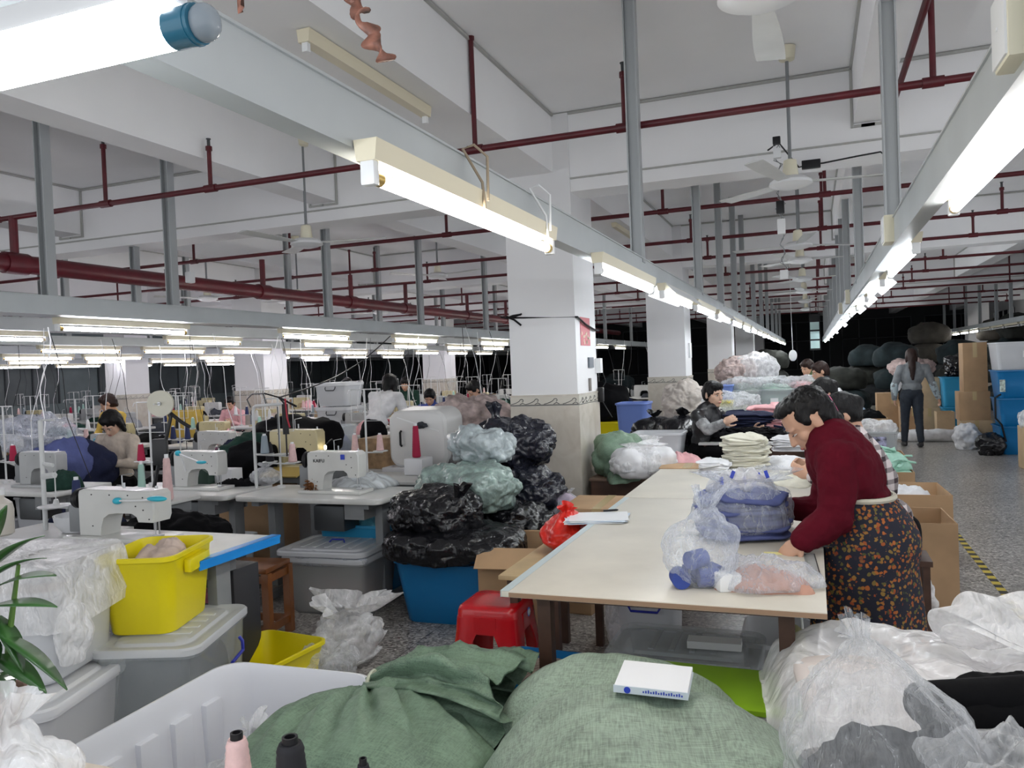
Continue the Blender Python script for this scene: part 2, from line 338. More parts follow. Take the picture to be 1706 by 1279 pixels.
def stack(w,l,h,n,seed=0,jit=.08,top=.012,irregular=.06):
    """folded pieces of cloth lying one on another, wavy edges layer by layer"""
    rnd=random.Random(seed); rings=[]; N_=56; of=Vector((seed*1.7,seed*2.9,0))
    for i in range(n):
        dx=rnd.uniform(-jit,jit)*w; dy=rnd.uniform(-jit,jit)*l; s=rnd.uniform(.9,1.06); ph=rnd.uniform(0,6)
        for (u,k) in ((0.,.93),(.25,1.),(.75,1.),(1.,.93)):
            z=h*(i+u)/n; ring=[]
            for q,(x,y,_) in enumerate(rrect(w,l,min(w,l)*.3,0,13)):
                a=math.atan2(y,x); r=k*s*(1+irregular*math.sin(3*a+ph)+irregular*.6*math.sin(7*a+ph*2))
                dz=.25*h/n*math.sin(5*a+ph)+top*fr(Vector((x*9,y*9,i*.3))+of)*(i/n)
                ring.append((x*r+dx,y*r+dy,max(0,z+dz)))
            rings.append(ring)
    # rounded crumpled top
    last=rings[-1]
    cx=sum(p[0] for p in last)/len(last); cy=sum(p[1] for p in last)/len(last)
    for f_,up in ((.7,.012),(.4,.018),(.12,.02)):
        rings.append([(cx+(p[0]-cx)*f_,cy+(p[1]-cy)*f_,p[2]+up+.015*fr(Vector((p[0]*14*f_,p[1]*14*f_,seed)))) for p in last])
    mb=MB(); mb.loft(rings); return mb
def heap(rx,ry,h,amp=.04,sc=9.,seed=0,n=56,m=22,folds=0):
    """a crumpled heap of cloth, closed underneath"""
    of=Vector((seed*5.1,seed*2.3,seed*.7)); rings=[]
    for j in range(m):
        t=1-j/m; ring=[]
        for k in range(n):
            a=2*PI*k/n; e=1+.12*math.sin(3*a+seed)+.07*math.sin(7*a+seed*2)
            x=rx*t*math.cos(a)*e; y=ry*t*math.sin(a)*e
            f_=(1-t**2.6)**.6 if t<1 else 0; q=Vector((x,y,0))*sc+of
            z=h*f_*(1+.25*fr(q*.4))+amp*f_*(ridge(q)-1.0)*.8
            if folds: z+=folds*math.sin((x*1.3+y)*60+4*fr(q*.5))*f_
            ring.append((x,y,max(0,z)))
        rings.append(ring)
    mb=MB(); mb.loft(rings); return mb
def drape(w,l,nx=50,ny=50,fz=None):
    vs=[];fs=[]
    for j in range(ny+1):
        for i in range(nx+1):
            x=w*(i/nx-.5); y=l*(j/ny-.5); vs.append((x,y,fz(x,y)))
    for j in range(ny):
        for i in range(nx): a=j*(nx+1)+i; fs.append((a,a+1,a+nx+2,a+nx+1))
    mb=MB(); mb.add(vs,fs); return mb
def tub_mesh(w,l,h,wall=.004,tap=.86,r=.06,lip=.018,base_z=0.):
    R=lambda k,z,e=0: rrect(w*k+e,l*k+e,r,z,6)
    rings=[R(tap*.97,base_z),R(tap,base_z+.01),R((tap+1)/2*.995,h*.5),R(.985,h-.03),R(.985,h-.022,lip*.6),R(1,h-.02,lip),R(1,h-.003,lip),R(1,h,lip*.5),R(1,h,-wall),R(.985,h-.03,-wall*2),R(tap,base_z+.015,-wall*2)]
    mb=MB(); mb.loft(rings,0,True,True); return mb
def lid_mesh(w,l,z,lip=.03,th=.028,r=.07,ribs=4):
    R=lambda e,zz: rrect(w+e,l+e,r,zz,6)
    rings=[R(lip-.01,z-.02),R(lip,z-.02),R(lip,z+.004),R(lip-.012,z+.012),R(-.05,z+.012),R(-.075,z+.004),R(-.10,z+.004),R(-.12,z+.016),R(-.2,z+.018)]
    mb=MB(); mb.loft(rings)
    for k in range(ribs):
        x=(k-(ribs-1)/2)*w*.14; mb.box((x-.012,-l*.3,z+.016),(x+.012,l*.3,z+.022))
    return mb
def bail(w,z,y,dirn=1,r=.006,drop=.05):
    mb=MB(); mb.tube([(-w/2,y,z),(-w/2,y+.012*dirn,z-drop*.5),(-w/2+.015,y+.02*dirn,z-drop),(w/2-.015,y+.02*dirn,z-drop),(w/2,y+.012*dirn,z-drop*.5),(w/2,y,z)],r,8); return mb
def tub(label,loc,rz,w,l,h,m,cat='storage tub',name='storage_tub',lid=None,handle=None,group=None,contents=None,ch=.6,tap=.86,seed=0,paper=False,r=.06):
    t=thing(name,label,cat,loc,rz,group); obj('tub_body',tub_mesh(w,l,h,tap=tap,r=r),m,t,angle=40)
    if lid: obj('lid',lid_mesh(w,l,h+.012),lid,t,angle=40)
    if handle:
        for s in (-1,1):
            o=obj('handle',bail(.16,h-.03,l/2*.99,1),handle,t)
            o.rotation_euler=(0,0,0 if s>0 else PI)
    if contents:
        c=obj('contents',blob(w*.44*tap*1.04,l*.44*tap*1.04,h*ch*.5,.02,9,seed,4,4.),contents,t,loc=(0,0,.02)); c['kind']='stuff'
    if paper:
        mb=MB(); mb.box((-.05,-l/2*.965-.012,h*.45),(.05,-l/2*.965-.008,h*.68)); obj('paper_tag',mb,WPLAS,t)
    return t
def carton_mesh(w,l,h,flaps=0.,th=.006,seed=0):
    mb=MB(); rnd=random.Random(seed)
    for x0,y0,x1,y1 in ((-w/2,-l/2,w/2,-l/2+th),(-w/2,l/2-th,w/2,l/2),(-w/2,-l/2+th,-w/2+th,l/2-th),(w/2-th,-l/2+th,w/2,l/2-th)): mb.box((x0,y0,0),(x1,y1,h))
    mb.box((-w/2,-l/2,0),(w/2,l/2,th))
    return mb
def carton(label,loc,rz,w,l,h,open_=True,flap=0.,m=None,name='cardboard_box',cat='cardboard box',group=None,seed=0,contents=None,ch=.9,tape=False):
    m=m or CARD; t=thing(name,label,cat,loc,rz,group); 
    if open_:
        obj('box_body',carton_mesh(w,l,h),m,t,smooth=False)
        if flap:
            rnd=random.Random(seed)
            for k,(L_,off,a) in enumerate(((w,-l/2,0),(w,-l/2,PI),(l,-w/2,PI/2),(l,-w/2,-PI/2))):
                mb=MB(); mb.box((-L_/2+.01,-flap,0),(L_/2-.01,0,.005)); ang=rnd.uniform(.5,1.3)
                o=obj('flap',mb,m,t,smooth=False); o.matrix_basis=Matrix.Rotation(a,4,'Z')@Matrix.Translation((0,off,h))@Matrix.Rotation(ang,4,'X')
    else:
        mb=MB(); mb.box((-w/2,-l/2,0),(w/2,l/2,h),0,bev=.006); obj('box_body',mb,m,t)
        mb=MB(); mb.box((-.03,-l/2-.001,h-.001),(.03,l/2+.001,h+.0015)); mb.box((-.03,-l/2-.0015,h*.7),(.03,-l/2,h)); obj('packing_tape',mb,mat('brown_tape',(.5,.38,.2),.25),t,smooth=False)
    if contents:
        c=obj('contents',heap(w*.5*.93,l*.5*.93,h*.25,.03,9,seed),contents,t,loc=(0,0,h*ch-h*.1)); c['kind']='stuff'
        if c: 
            mb=MB(); mb.box((-w/2+.01,-l/2+.01,.01),(w/2-.01,l/2-.01,h*ch-h*.1)); c2=obj('contents',mb,contents,t); c2['kind']='stuff'
    return t
def bagthing(label,loc,rz,filmm,rx,ry,h,contents=None,cmat=None,name='plastic_bag',cat='plastic bag',seed=0,group=None,crx=.82,crz=.42,**kw):
    t=thing(name,label,cat,loc,rz,group)
    obj('bag_film',tied_bag(rx,ry,h,seed=seed,**kw),filmm,t,angle=180)
    if cmat:
        c=obj('contents',blob(rx*crx,ry*crx,h*crz,.03,8,seed+3,4,2.6,.02),cmat,t,loc=(0,0,.01),angle=180); c['kind']='stuff'
    return t
def text_mesh(txt,size,depth=.001):
    cu=bpy.data.curves.new('lettering','FONT'); cu.body=txt; cu.size=size; cu.extrude=depth; cu.align_x='CENTER'; cu.align_y='CENTER'; cu.resolution_u=3
    o=bpy.data.objects.new('lettering',cu); COL.objects.link(o); dg=bpy.context.evaluated_depsgraph_get()
    me=bpy.data.meshes.new_from_object(o.evaluated_get(dg)); bpy.data.objects.remove(o); bpy.data.curves.remove(cu); me.name='lettering'; return me
def lettering(txt,size,m,parent,loc,rot):
    me=text_mesh(txt,size); me.materials.clear(); me.materials.append(m); return obj('lettering',me,None,parent,loc,rot)
def ordn(k): return ['first','second','third','fourth','fifth','sixth','seventh','eighth','ninth','tenth','eleventh','twelfth','thirteenth','fourteenth','fifteenth','sixteenth','seventeenth','eighteenth','nineteenth','twentieth'][k]
# ================================================================== THE HALL
X0,X1,Y0,Y1,ZC = -19.0, 6.3, -2.5, 36.0, 3.65
mb=MB(); mb.box((X0-.2,Y0-.2,-.1),(X1+.2,Y1+.2,0)); struct('floor',mb,TERR)
mb=MB(); mb.box((X0-.2,Y0-.2,ZC),(X1+.2,Y1+.2,ZC+.15)); struct('ceiling',mb,CEILW)
WALLL=mat('grey_green_wall_panel',(.13,.16,.165),.6,var=.2,vscale=1.5); WALLD=mat('far_wall_painted_shade',(.012,.014,.016),.7,var=.3,vscale=1.5)
mb=MB(); mb.box((X0-.2,Y0,0),(X0,Y1,ZC)); struct('wall_left',mb,WALLL)
mb=MB(); mb.box((X1,11.0,0),(X1+.2,Y1,ZC)); struct('wall_right',mb,WHITE)   # wall cut short and front left open so added world light fills the hall
mb=MB(); mb.box((X0,Y1,0),(X1,Y1+.2,ZC)); struct('wall_back',mb,WALLD)  # wall and its panes are near-black, standing in for the unlit far end
# dark night windows along the far and left walls
GLASSN=mat('night_glass',(.005,.006,.008),.45,spec=.15); WFR=mat('window_frame',(.035,.04,.045),.6)
k=0
for i in range(8):
    x=-17.4+i*3.1; k+=1
    mb=MB(); mb.box((x,Y1-.03,1.0),(x+2.6,Y1-.005,3.0)); w_=struct('window_%d'%k,mb,GLASSN)
    fb=MB()
    for q in range(5): fb.box((x+q*.65-.02,Y1-.06,1.0),(x+q*.65+.02,Y1-.03,3.0))
    for z in (1.0,2.2,3.0): fb.box((x-.02,Y1-.06,z-.02),(x+2.62,Y1-.03,z+.02))
    obj('window_frame',fb,WFR,w_,smooth=False)
for i in range(7):
    y=4.0+i*4.3; k+=1
    mb=MB(); mb.box((X0+.005,y,1.1),(X0+.03,y+3.0,2.9)); w_=struct('window_%d'%k,mb,mat('blind_grey',(.075,.09,.095),.5,var=.2,vscale=2))
    fb=MB()
    for q in range(5): fb.box((X0+.03,y+q*.75-.02,1.1),(X0+.06,y+q*.75+.02,2.9))
    obj('window_frame',fb,WFR,w_,smooth=False)
for i in range(5):
    y=12.0+i*4.6; k+=1
    mb=MB(); mb.box((X1-.03,y,1.0),(X1-.005,y+3.0,2.9)); w_=struct('window_%d'%k,mb,GLASSN)
    fb=MB()
    for q in range(5): fb.box((X1-.06,y+q*.75-.03,1.0),(X1-.03,y+q*.75+.03,2.9))
    for z in (1.0,2.2,2.9): fb.box((X1-.06,y-.03,z-.03),(X1-.03,y+3.03,z+.03))
    obj('window_frame',fb,WHITE,w_,smooth=False)
# beams
LB=[(-15.5,-15.1,3.17),(-12.7,-12.4,3.17),(-10.25,-9.75,3.17),(-7.5,-7.2,3.17),(-4.32,-4.05,3.17),(-2.37,-1.95,3.17),(.33,.52,3.24),(3.0,3.25,3.17),(5.2,5.6,3.17)]
XB=[(6.3,6.62,3.0),(12.3,12.65,3.0),(19.9,20.3,3.0),(27.5,27.9,3.0)]
for a,b,z in LB: mb=MB(); mb.box((a,Y0,z),(b,Y1,ZC-.001)); struct('ceiling_beam',mb,CEILW)
for a,b,z in XB: mb=MB(); mb.box((X0,a,z),(X1,b,ZC-.002)); struct('ceiling_beam',mb,CEILW)
TRIM=mat('grey_moulding',(.42,.42,.40),.6)
mb=MB(); ys=[Y0]+[v for a,b,_ in XB for v in (a,b)]+[Y1]
for a,b,z in LB:
    if a<-12.5 : continue
    for yi in range(0,6,2):
        ya,yb=ys[yi],ys[yi+1]
        for x,s in ((a,-1),(b,1)):
            x_0,x_1=sorted((x,x+s*.018)); mb.box((x_0,ya,ZC-.022),(x_1,yb,ZC-.004)); 
            for yy,ss in ((ya,1),(yb,-1)):
                if yy>0: mb.box((x_0+s*.002,min(yy,yy+ss*.018),z-.03),(x_1+s*.002,max(yy,yy+ss*.018),ZC-.02)); mb.box((min(x,x-s*.14),min(yy,yy+ss*.018),z-.03),(max(x,x-s*.14),max(yy,yy+ss*.018),z-.012))
for a,b,z in XB[:3]:
    for (yy,s) in ((a,-1),(b,1)):
        y_0,y_1=sorted((yy,yy+s*.018)); mb.box((X0,y_0,ZC-.024),(X1,y_1,ZC-.005)); mb.box((X0,y_0,z+.10),(X1,y_1,z+.112))
struct('trim_1',mb,TRIM)
# columns, tiled below, wave border on top of the tiles
def column(x0,y0,w=.58,d=.64,ztop=3.64,wave=True,first=False):
    mb=MB(); y0-=.02; mb.box((x0,y0,0),(x0+w,y0+d,ztop)); c=struct('column',mb,WHITE)
    mb=MB(); e=.012; mb.box((x0-e,y0-e,0),(x0+w+e,y0+d+e,1.245)); mb.box((x0-e-.004,y0-e-.004,1.325),(x0+w+e+.004,y0+d+e+.004,1.34)); obj('wall_tiles',mb,TILE,c,smooth=False)
    mb=MB(); mb.box((x0-e,y0-e,1.245),(x0+w+e,y0+d+e,1.325)); bd=obj('border_tiles',mb,mat('border_tile',(.60,.57,.50),.25),c,smooth=False)
    mb=MB(); e2=e+.002
    def curl(P,u0):
        pts=[]
        for i in range(15):
            a=i/14*4.6; r=.021*(1-i/18); pts.append((u0+.05-r*math.cos(a)*1.1,.030+r*math.sin(a)))
        pts=[(u0-.055,.0),(u0-.03,.006),(u0+.0,.016)]+pts; mb.tube([P(u,v) for u,v in pts],.0028 if wave else .004,4)
        mb.tube([P(u0+.03,0.),P(u0+.055,.014),P(u0+.08,.0)],.003,4)
    for f in range(2):
        L_=w+2*e if f==0 else d+2*e; n_=max(3,int(L_/.13)); 
        for i in range(n_):
            u0=.055+i*(L_-.11)/(n_-1)-.03
            P=(lambda u,v:(x0-e+u,y0-e2,1.262+v)) if f==0 else (lambda u,v:(x0+w+e2,y0-e+u,1.262+v))
            curl(P,max(.055,u0))
        if f==0: mb.box((x0-e,y0-e2-.001,1.25),(x0+w+e,y0-e,1.256))
        else: mb.box((x0+w+e,y0-e,1.25),(x0+w+e2+.001,y0+d+e,1.256))
        for i in range(int(L_/.012)):
            u=i*.012
            if f==0: mb.box((x0-e+u,y0-e2-.001,1.256),(x0-e+u+.005,y0-e,1.261))
    obj('wave_pattern',mb,mat('wave_ink',(.10,.10,.10),.4),c)
    return c
column(-2.39,6.3,first=True); column(-2.39,12.3); column(-2.39,19.9); column(-2.39,27.5); column(-2.39,33.5)
column(-10.32,12.3,.68,.7); column(-10.2,19.9,.68,.7); column(-13.6,12.3,.55,.6); column(-10.2,27.5,.6,.6)
column(4.7,29.0,.6,.6)
# ------------------------------------------------------------------ suspended lamp trunkings
def trunk(label,x0,x1,z0,z1,ya,yb,poles,pw=.07,group=None,px_=None):
    t=thing('lamp_trunking',label,'lamp trunking',((x0+x1)/2,ya,z0),0,group); cx=(x0+x1)/2
    mb=MB(); mb.box((x0-cx,0,0),(x1-cx,yb-ya,z1-z0)); mb.box((x0-cx-.006,0,z1-z0),(x1-cx+.006,yb-ya,z1-z0+.006)); obj('channel',mb,TROUGH,t,smooth=False)
    for y in poles:
        mb=MB(); q=pw/2; xx=0 if px_ is None else px_
        mb.box((xx-q,y-ya-q,z1-z0-.02),(xx-q+.008,y-ya+q,ZC-z0)); mb.box((xx+q-.008,y-ya-q,z1-z0-.02),(xx+q,y-ya+q,ZC-z0)); mb.box((xx-q+.008,y-ya-.004,z1-z0-.02),(xx+q-.008,y-ya+.004,ZC-z0))
        mb.box((xx-q,y-ya-q,ZC-z0-.01),(xx+q,y-ya+q,ZC-z0)); obj('hanger_post',mb,POLE,t,smooth=False)
    return t
trunk('grey sheet-metal trunking crossing over the pale cutting table, lamps hung along it',-.94,-.88,2.05,2.165,.15,30,[4.5,7.1,8.9,10.6,12.0,14.2,16.4,18.6,21,23.4,26],px_=0)
trunk('grey sheet-metal trunking over the right edge of the cutting tables beside the aisle',.35,.41,2.05,2.165,.8,30,[4.2,7.0,9.3,10.6,12,14.2,16.4,18.6,21,23.4,26])
lt=trunk('long grey trunking nearest the camera over the sewing tables on the left',-4.92,-4.68,2.05,2.17,2.2,30,[3.85,4.94,7.1,9.2,11.4,13.6,16,19,22],px_=.08)
trunk('grey lamp trunking over the second lane of sewing tables from the aisle',-6.7,-6.5,2.08,2.19,2.6,30,[4.6,6.4,9,11.4,13.8,16.5,19,22])
trunk('grey lamp trunking over the third lane of sewing tables from the aisle',-8.9,-8.7,2.08,2.19,6.4,30,[7.4,9.5,12,15,18,22])
trunk('grey lamp trunking over the sewing lane just before the distant columns',-11.3,-11.1,2.08,2.19,8,30,[9.0,12,15.,18.,22])
trunk('grey lamp trunking over the sewing lane beyond the distant columns',-13.2,-13.0,2.08,2.19,9.2,30,[10,13,16,20])
trunk('grey lamp trunking closest to the left wall of the hall',-16.2,-16.0,2.08,2.19,11.5,30,[13,16,20])
trunk('pale trunking of unlit lamps over the stacked tubs on the right',4.1,4.25,2.12,2.22,12.5,34,[14,15.5,17,19,20.5,22,24,26,28,30])
# ------------------------------------------------------------------ fluorescent lamps
def lamp_proto(tube_m,cap_m,off=False,reflector=False):
    t=thing('fluorescent_lamp','x','fluorescent lamp',(0,0,-50))
    mb=MB(); mb.prism([(-.028,.0),(.028,.0),(.022,-.045),(-.022,-.045)],-.62,.62,'Y'); obj('batten',mb,CREAM,t,smooth=False)
    for s in (-1,1):
        mb=MB(); mb.box((-.017,s*.605-.012,-.095),(.017,s*.605+.012,-.04),0,bev=.006); obj('socket',mb,WPLAS,t)
        mb=MB(); mb.tube([(0,s*.592,-.075),(0,s*.565,-.075)],.0155,16); obj('end_cap',mb,cap_m,t)
    mb=MB(); mb.tube([(0,-.565,-.075),(0,.565,-.075)],.0145,14); obj('tube',mb,tube_m,t)
    if reflector:
        mb=MB(); mb.prism([(-.028,-.002),(.028,-.002),(.09,-.07),(.088,-.072),(.026,-.006),(-.026,-.006),(-.088,-.072),(-.09,-.07)],-.6,.6,'Y'); obj('reflector',mb,WPLAS,t,smooth=False)
    return t
PW=lamp_proto(TUBEW,GOLD); PC=lamp_proto(TUBEC,WPLAS); PR=lamp_proto(TUBEC,WPLAS,reflector=True); PV=lamp_proto(TUBEV,GOLD); PN=lamp_proto(TUBE,GOLD)
OFFT=mat('unlit_tube',(.72,.72,.70),.3); PO=lamp_proto(OFFT,WPLAS)
def lamp(P,x,y,z,label,group=None,rz=0): return dup(P,(x,y,z),rz,label,group)
z_=2.095
l1=lamp(PW,-.851,2.06,2.065,'warm lit tube lamp with brass ends, nearest the camera over the cutting table')
for k_,dy in ((0,-.05),(1,.5)):
    mb=MB(); pts=[(0.04,dy,-.03),(.042,dy,.09),(.0,dy+.01,.13),(-.03,dy,.12),(.028,dy-.008,.02),(.03,dy,-.05)]; mb.tube([(p[0],p[1],p[2]) for p in pts],.004,6); obj('tie_cord',mb,mat('string',(.35,.28,.2),.8) if k_==0 else WPLAS,l1)
lamp(PC,-.851,3.95,2.06,'cool lit tube lamp with a clear blue end, in front of the nearest column')
lamp(PR,-.851,5.5,2.06,'lit double-reflector lamp just right of the nearest column, over the cutting table')
G1='lit lamps running back over the cutting tables, left trunking'; G2='lit lamps running back beside the aisle, right trunking'
for i in range(15): lamp(PR if i%3==1 else PC,-.851,7.0+i*1.5,2.06,'small lit tube lamp over the cutting tables, %s one behind the reflector lamp'%ordn(i),G1)
lamp(PN,.44,2.30,2.105,'lit tube lamp at the right edge of the picture, beside the large cream junction box')
lamp(PC,.44,4.5,2.10,'lit tube lamp with a clear end, below the second cream box at right')
lamp(PR,.44,6.3,2.10,'nearest lit lamp with a wide white reflector on the right trunking')
lamp(PR,.44,7.9,2.10,'second lit lamp with a wide white reflector on the right trunking')
for i in range(14): lamp(PR if i%3==0 else PC,.44,9.4+i*1.5,2.10,'small lit tube lamp beside the aisle, %s one behind the two wide reflectors'%ordn(i),G2)
GL='lit tube lamps over the sewing lanes'
def Lm(P,a,b,z,label,group=None):
    p=(pz(*a,z)+pz(*b,z))/2; near=p.x>-5.9; return lamp(P,-4.86 if near else -6.6,p.y*(.955 if near else 1.),2.05 if near else 2.08,label,group)
Lm(PV,(78,545),(288,549),2.02,'lit tube lamp nearest the camera over the sewing tables, long and level at upper left')
Lm(PV,(-140,556),(75,564),2.02,'lit tube lamp cut off by the left edge of the picture, over the sewing tables')
Lm(PN,(272,568),(396,571),2.02,'lit tube lamp just below and right of the longest one over the sewing tables')
Lm(PN,(458,558),(566,560),2.02,'lit tube lamp above the grey double column, left of centre')
Lm(PN,(510,572),(588,575),2.02,'lit tube lamp hanging just behind the one above the stacked grey tubs')
Lm(PN,(665,563),(732,566),2.02,'lit tube lamp above the person in the white shirt, upper of two')
Lm(PN,(662,575),(715,578),2.02,'lit tube lamp above the person in the white shirt, lower of two')
Lm(PN,(795,569),(838,572),2.02,'lit tube lamp just left of the nearest column')
def row(x,ys,z,P,lab):
    for k_,y in enumerate(ys): lamp(P,x,y,z,lab+', %s from the front'%ordn(k_),GL)
row(-8.8,[7.6,9.2,10.8,12.4,14.0,15.6,17.4,19.2,21],2.08,PV,'small lit tube lamp over the third sewing lane')
row(-11.2,[8.9,10.3,12.9,14.6,16.2,18,20],2.08,PV,'small lit tube lamp over the lane before the distant columns')
row(-13.1,[10.4,12.0,13.6,15.2,17,19],2.08,PV,'small lit tube lamp over the lane beyond the distant columns')
row(-16.1,[12.2,13.8,15.4,17,18.6],2.08,PV,'small lit tube lamp in the line near the left wall')
row(-4.82,[15.3,17.2,19,21],2.05,PN,'tiny lit tube lamp far back over the nearest sewing lane')
row(-6.6,[14.5,16.3,18.1,20],2.08,PN,'tiny lit tube lamp far back over the second sewing lane')
for i in range(14):
    y=13.2+i*1.45; lit = i in (8,9,10)
    lamp(PN if lit else PO,4.17,y,2.12,('lit' if lit else 'unlit white')+' tube lamp on the far right trunking, %s from the front'%ordn(i),'lamps on the far right trunking '+('lit' if lit else 'unlit'))
for P in (PW,PC,PR,PV,PN,PO):
    for ch in list(P.children): bpy.data.objects.remove(ch)
    bpy.data.objects.remove(P)
# the blue-ended lamp hanging close to the camera, and the unlit one under the beam
t=thing('fluorescent_lamp','glaring tube lamp with a blue end cap hanging close at the top left corner','fluorescent lamp',py(290,50,.56)+Vector((0,0,0)),PI/2)
mb=MB(); mb.tube([(0,.0,0),(0,1.05,0)],.0165,20); obj('tube',mb,TUBEC,t)
mb=MB(); mb.tube([(0,.0,0),(0,-.028,0)],.0175,20); mb.tube([(0,-.022,0),(0,-.024,0)],.0182,20); obj('end_cap',mb,mat('teal_blue_cap',(.02,.16,.26),.3,coat=.4),t)
mb=MB(); mb.sph((0,-.034,0),(.015,.014,.0165),16,10); obj('clear_tip',mb,mat('clear_tip',(.4,.45,.5),.1,alpha=.7),t)
mb=MB(); mb.box((-.02,.0,.026),(.02,1.08,.05),0,bev=.004); mb.box((-.012,1.05,-.012),(.012,1.07,.03)); obj('batten',mb,GREYLEG if 0 else WPLAS,t)
for yy in (.1,.9):
    mb=MB(); mb.tube([(0,yy,.05),(0,yy,.15),(.0,yy,ZC-t.location.z)],.0015,6); obj('hanging_wire',mb,STEEL,t)
t=thing('fluorescent_lamp','unlit cream lamp batten fixed under the white ceiling beam at upper left','fluorescent lamp',(-2.13,3.72,3.165)); 
mb=MB(); mb.prism([(-.035,0),(.035,0),(.028,-.06),(-.028,-.06)],-.62,.62,'Y'); obj('batten',mb,CREAM,t,smooth=False)
for s in (-1,1):
    mb=MB(); mb.box((-.015,s*.6-.012,-.10),(.015,s*.6+.012,-.05)); obj('socket',mb,WPLAS,t)
p=(pz(1018,378,3.1)+pz(1058,402,3.1))/2
t=thing('fluorescent_lamp','small unlit cream lamp on the ceiling beam seen beyond the nearest crossbeam','fluorescent lamp',(p.x,p.y,3.165)); mb=MB(); mb.prism([(-.03,0),(.03,0),(.024,-.05),(-.024,-.05)],-.5,.5,'Y'); obj('batten',mb,CREAM,t,smooth=False)
# ------------------------------------------------------------------ sprinkler pipes
def pipe_run(label,y,z,x0,x1,r,risers):
    t=thing('sprinkler_pipe',label,'sprinkler pipe',(0,y,z)); 
    mb=MB(); mb.tube([(x0,0,0),(x1,0,0)],r,12); obj('pipe',mb,REDP,t)
    for x,hh in risers:
        mb=MB(); mb.tube([(x,0,0),(x,0,hh)],r*.75,10); mb.tube([(x-.05,0,0),(x+.05,0,0)],r*1.35,12); mb.tube([(x,0,hh-.03),(x,0,hh)],r*1.1,8); obj('riser',mb,REDP,t)
        if hh<.5: mb=MB(); mb.tube([(x,0,hh),(x,0,hh+.05)],r*.55,8); mb.tube([(x,0,hh+.05),(x,0,hh+.056)],r*.8,10); obj('sprinkler_head',mb,DKMET,t)
    return t
hz=ZC-2.95
pipe_run('dark red sprinkler pipe nearest the camera, crossing under the ceiling from side to side',4.6,2.95,-14,3.2,.021,[(-.98,.32),(-1.93,.71),(.62,.7),(-4.0,.3),(-5.0,.45),(-6.2,.7),(1.55,.7)])
names=['second','third','fourth','fifth','sixth','seventh','eighth','ninth','tenth','eleventh']
for i,(y,z) in enumerate([(7.7,3.02),(9.6,3.0),(11.2,2.98),(13.6,2.98),(15.6,2.98),(17.6,2.98),(19.2,2.96),(22,2.96),(24.5,2.96),(27,2.96)]):
    rs=[(x,.62 if j%2 else .25) for j,x in enumerate([-15,-12,-9.3,-7,-5.6,-3.6,-1.3,.15,1.9,3.9,5.4])]
    pipe_run('dark red sprinkler pipe crossing the hall, %s from the camera'%names[i],y,z,-18,5.2 if i>2 else 4.5,.021,rs)
t=thing('sprinkler_main','thick dark red main pipe running the length of the hall above the sewing lanes','water pipe',(-6.0,0,2.58)); mb=MB(); mb.tube([(0,1,0),(0,26,0)],.075,16); obj('pipe',mb,REDP,t)
for y in (4.6,7.7,9.6,11.2,13.6,15.6):
    mb=MB(); mb.tube([(0,y,.0),(0,y,.38)],.032,10); mb.tube([(0,y-.1,0),(0,y+.1,0)],.088,14); obj('branch_joint',mb,REDP,t)
t=thing('sprinkler_main','red pipe sloping down beside the white beam above the aisle','water pipe',(.58,2.2,3.3)); mb=MB(); mb.tube([(0,0,.0),(0,4.0,0),(0,4.05,-.02)],.02,10); obj('pipe',mb,REDP,t)
# ------------------------------------------------------------------ ceiling fans
def fan(label,x,y,zb,rot,group=None):
    t=thing('ceiling_fan',label,'ceiling fan',(x,y,zb),0,group)
    mb=MB(); mb.lathe([(.025,ZC-zb),(.06,ZC-zb-.005),(.05,ZC-zb-.09),(.02,ZC-zb-.1)],16); obj('canopy',mb,CREAM2,t)
    mb=MB(); mb.tube([(0,0,.16),(0,0,ZC-zb-.08)],.012,10); obj('rod',mb,GREYLEG,t)
    mb=MB(); mb.lathe([(.02,.20),(.042,.19),(.052,.09),(.045,.075)],18); obj('motor_cup',mb,CREAM2,t)
    mb=MB(); mb.lathe([(.03,.085),(.10,.075),(.135,.05),(.14,.03),(.10,.012),(.05,.0),(.02,-.004)],32); obj('motor',mb,WPLAS,t)
    for k in range(3):
        a=rot+k*2*PI/3; M=Matrix.Rotation(a,4,'Z')@Matrix.Rotation(.10,4,'X')
        mb=MB(); out=[]
        for j in range(9):
            u=j/8; xx=.13+u*.56; wdt=.036+.024*math.sin(u*PI*.6); out.append((xx,wdt,.045+.012*u))
        rr=[[(xx,wd*s,z+.010*(1-abs(s))) for s in (-1,-.5,0,.5,1)]+[(xx,wd*s,z-.003) for s in (1,.5,0,-.5,-1)] for xx,wd,z in out]
        mb.loft(rr,0,True,True,M); obj('blade',mb,mat('fan_blade',(.66,.67,.66),.4,var=.12,vscale=4),t)
    return t
fan('white ceiling fan overhead at the top of the picture, smudged blades',-.13,2.85,2.77,math.radians(-30))
fan('white ceiling fan hanging over the aisle in front of the first crossbeam',-.1,5.68,2.70,math.radians(14))
fan('white ceiling fan second along the row over the cutting tables',-.1,8.6,2.66,math.radians(40))
fan('white ceiling fan third along the row over the cutting tables',-.1,9.95,2.66,math.radians(10))
fan('white ceiling fan left of centre, hanging below the big crossbeam over the sewing lanes',-4.05,5.81,2.68,math.radians(20))
fan('white ceiling fan left of the nearest column, further back over the sewing lanes',-4.84,10.0,2.86,math.radians(-10))
for i,(x,y) in enumerate([(-.1,12.4),(-.1,14.8),(-.1,17.5),(-.1,20.5)]): fan('small white ceiling fan far back above the cutting tables, %s of the far ones'%ordn(i),x,y,2.66,i*.4,'far ceiling fans above the cutting tables')
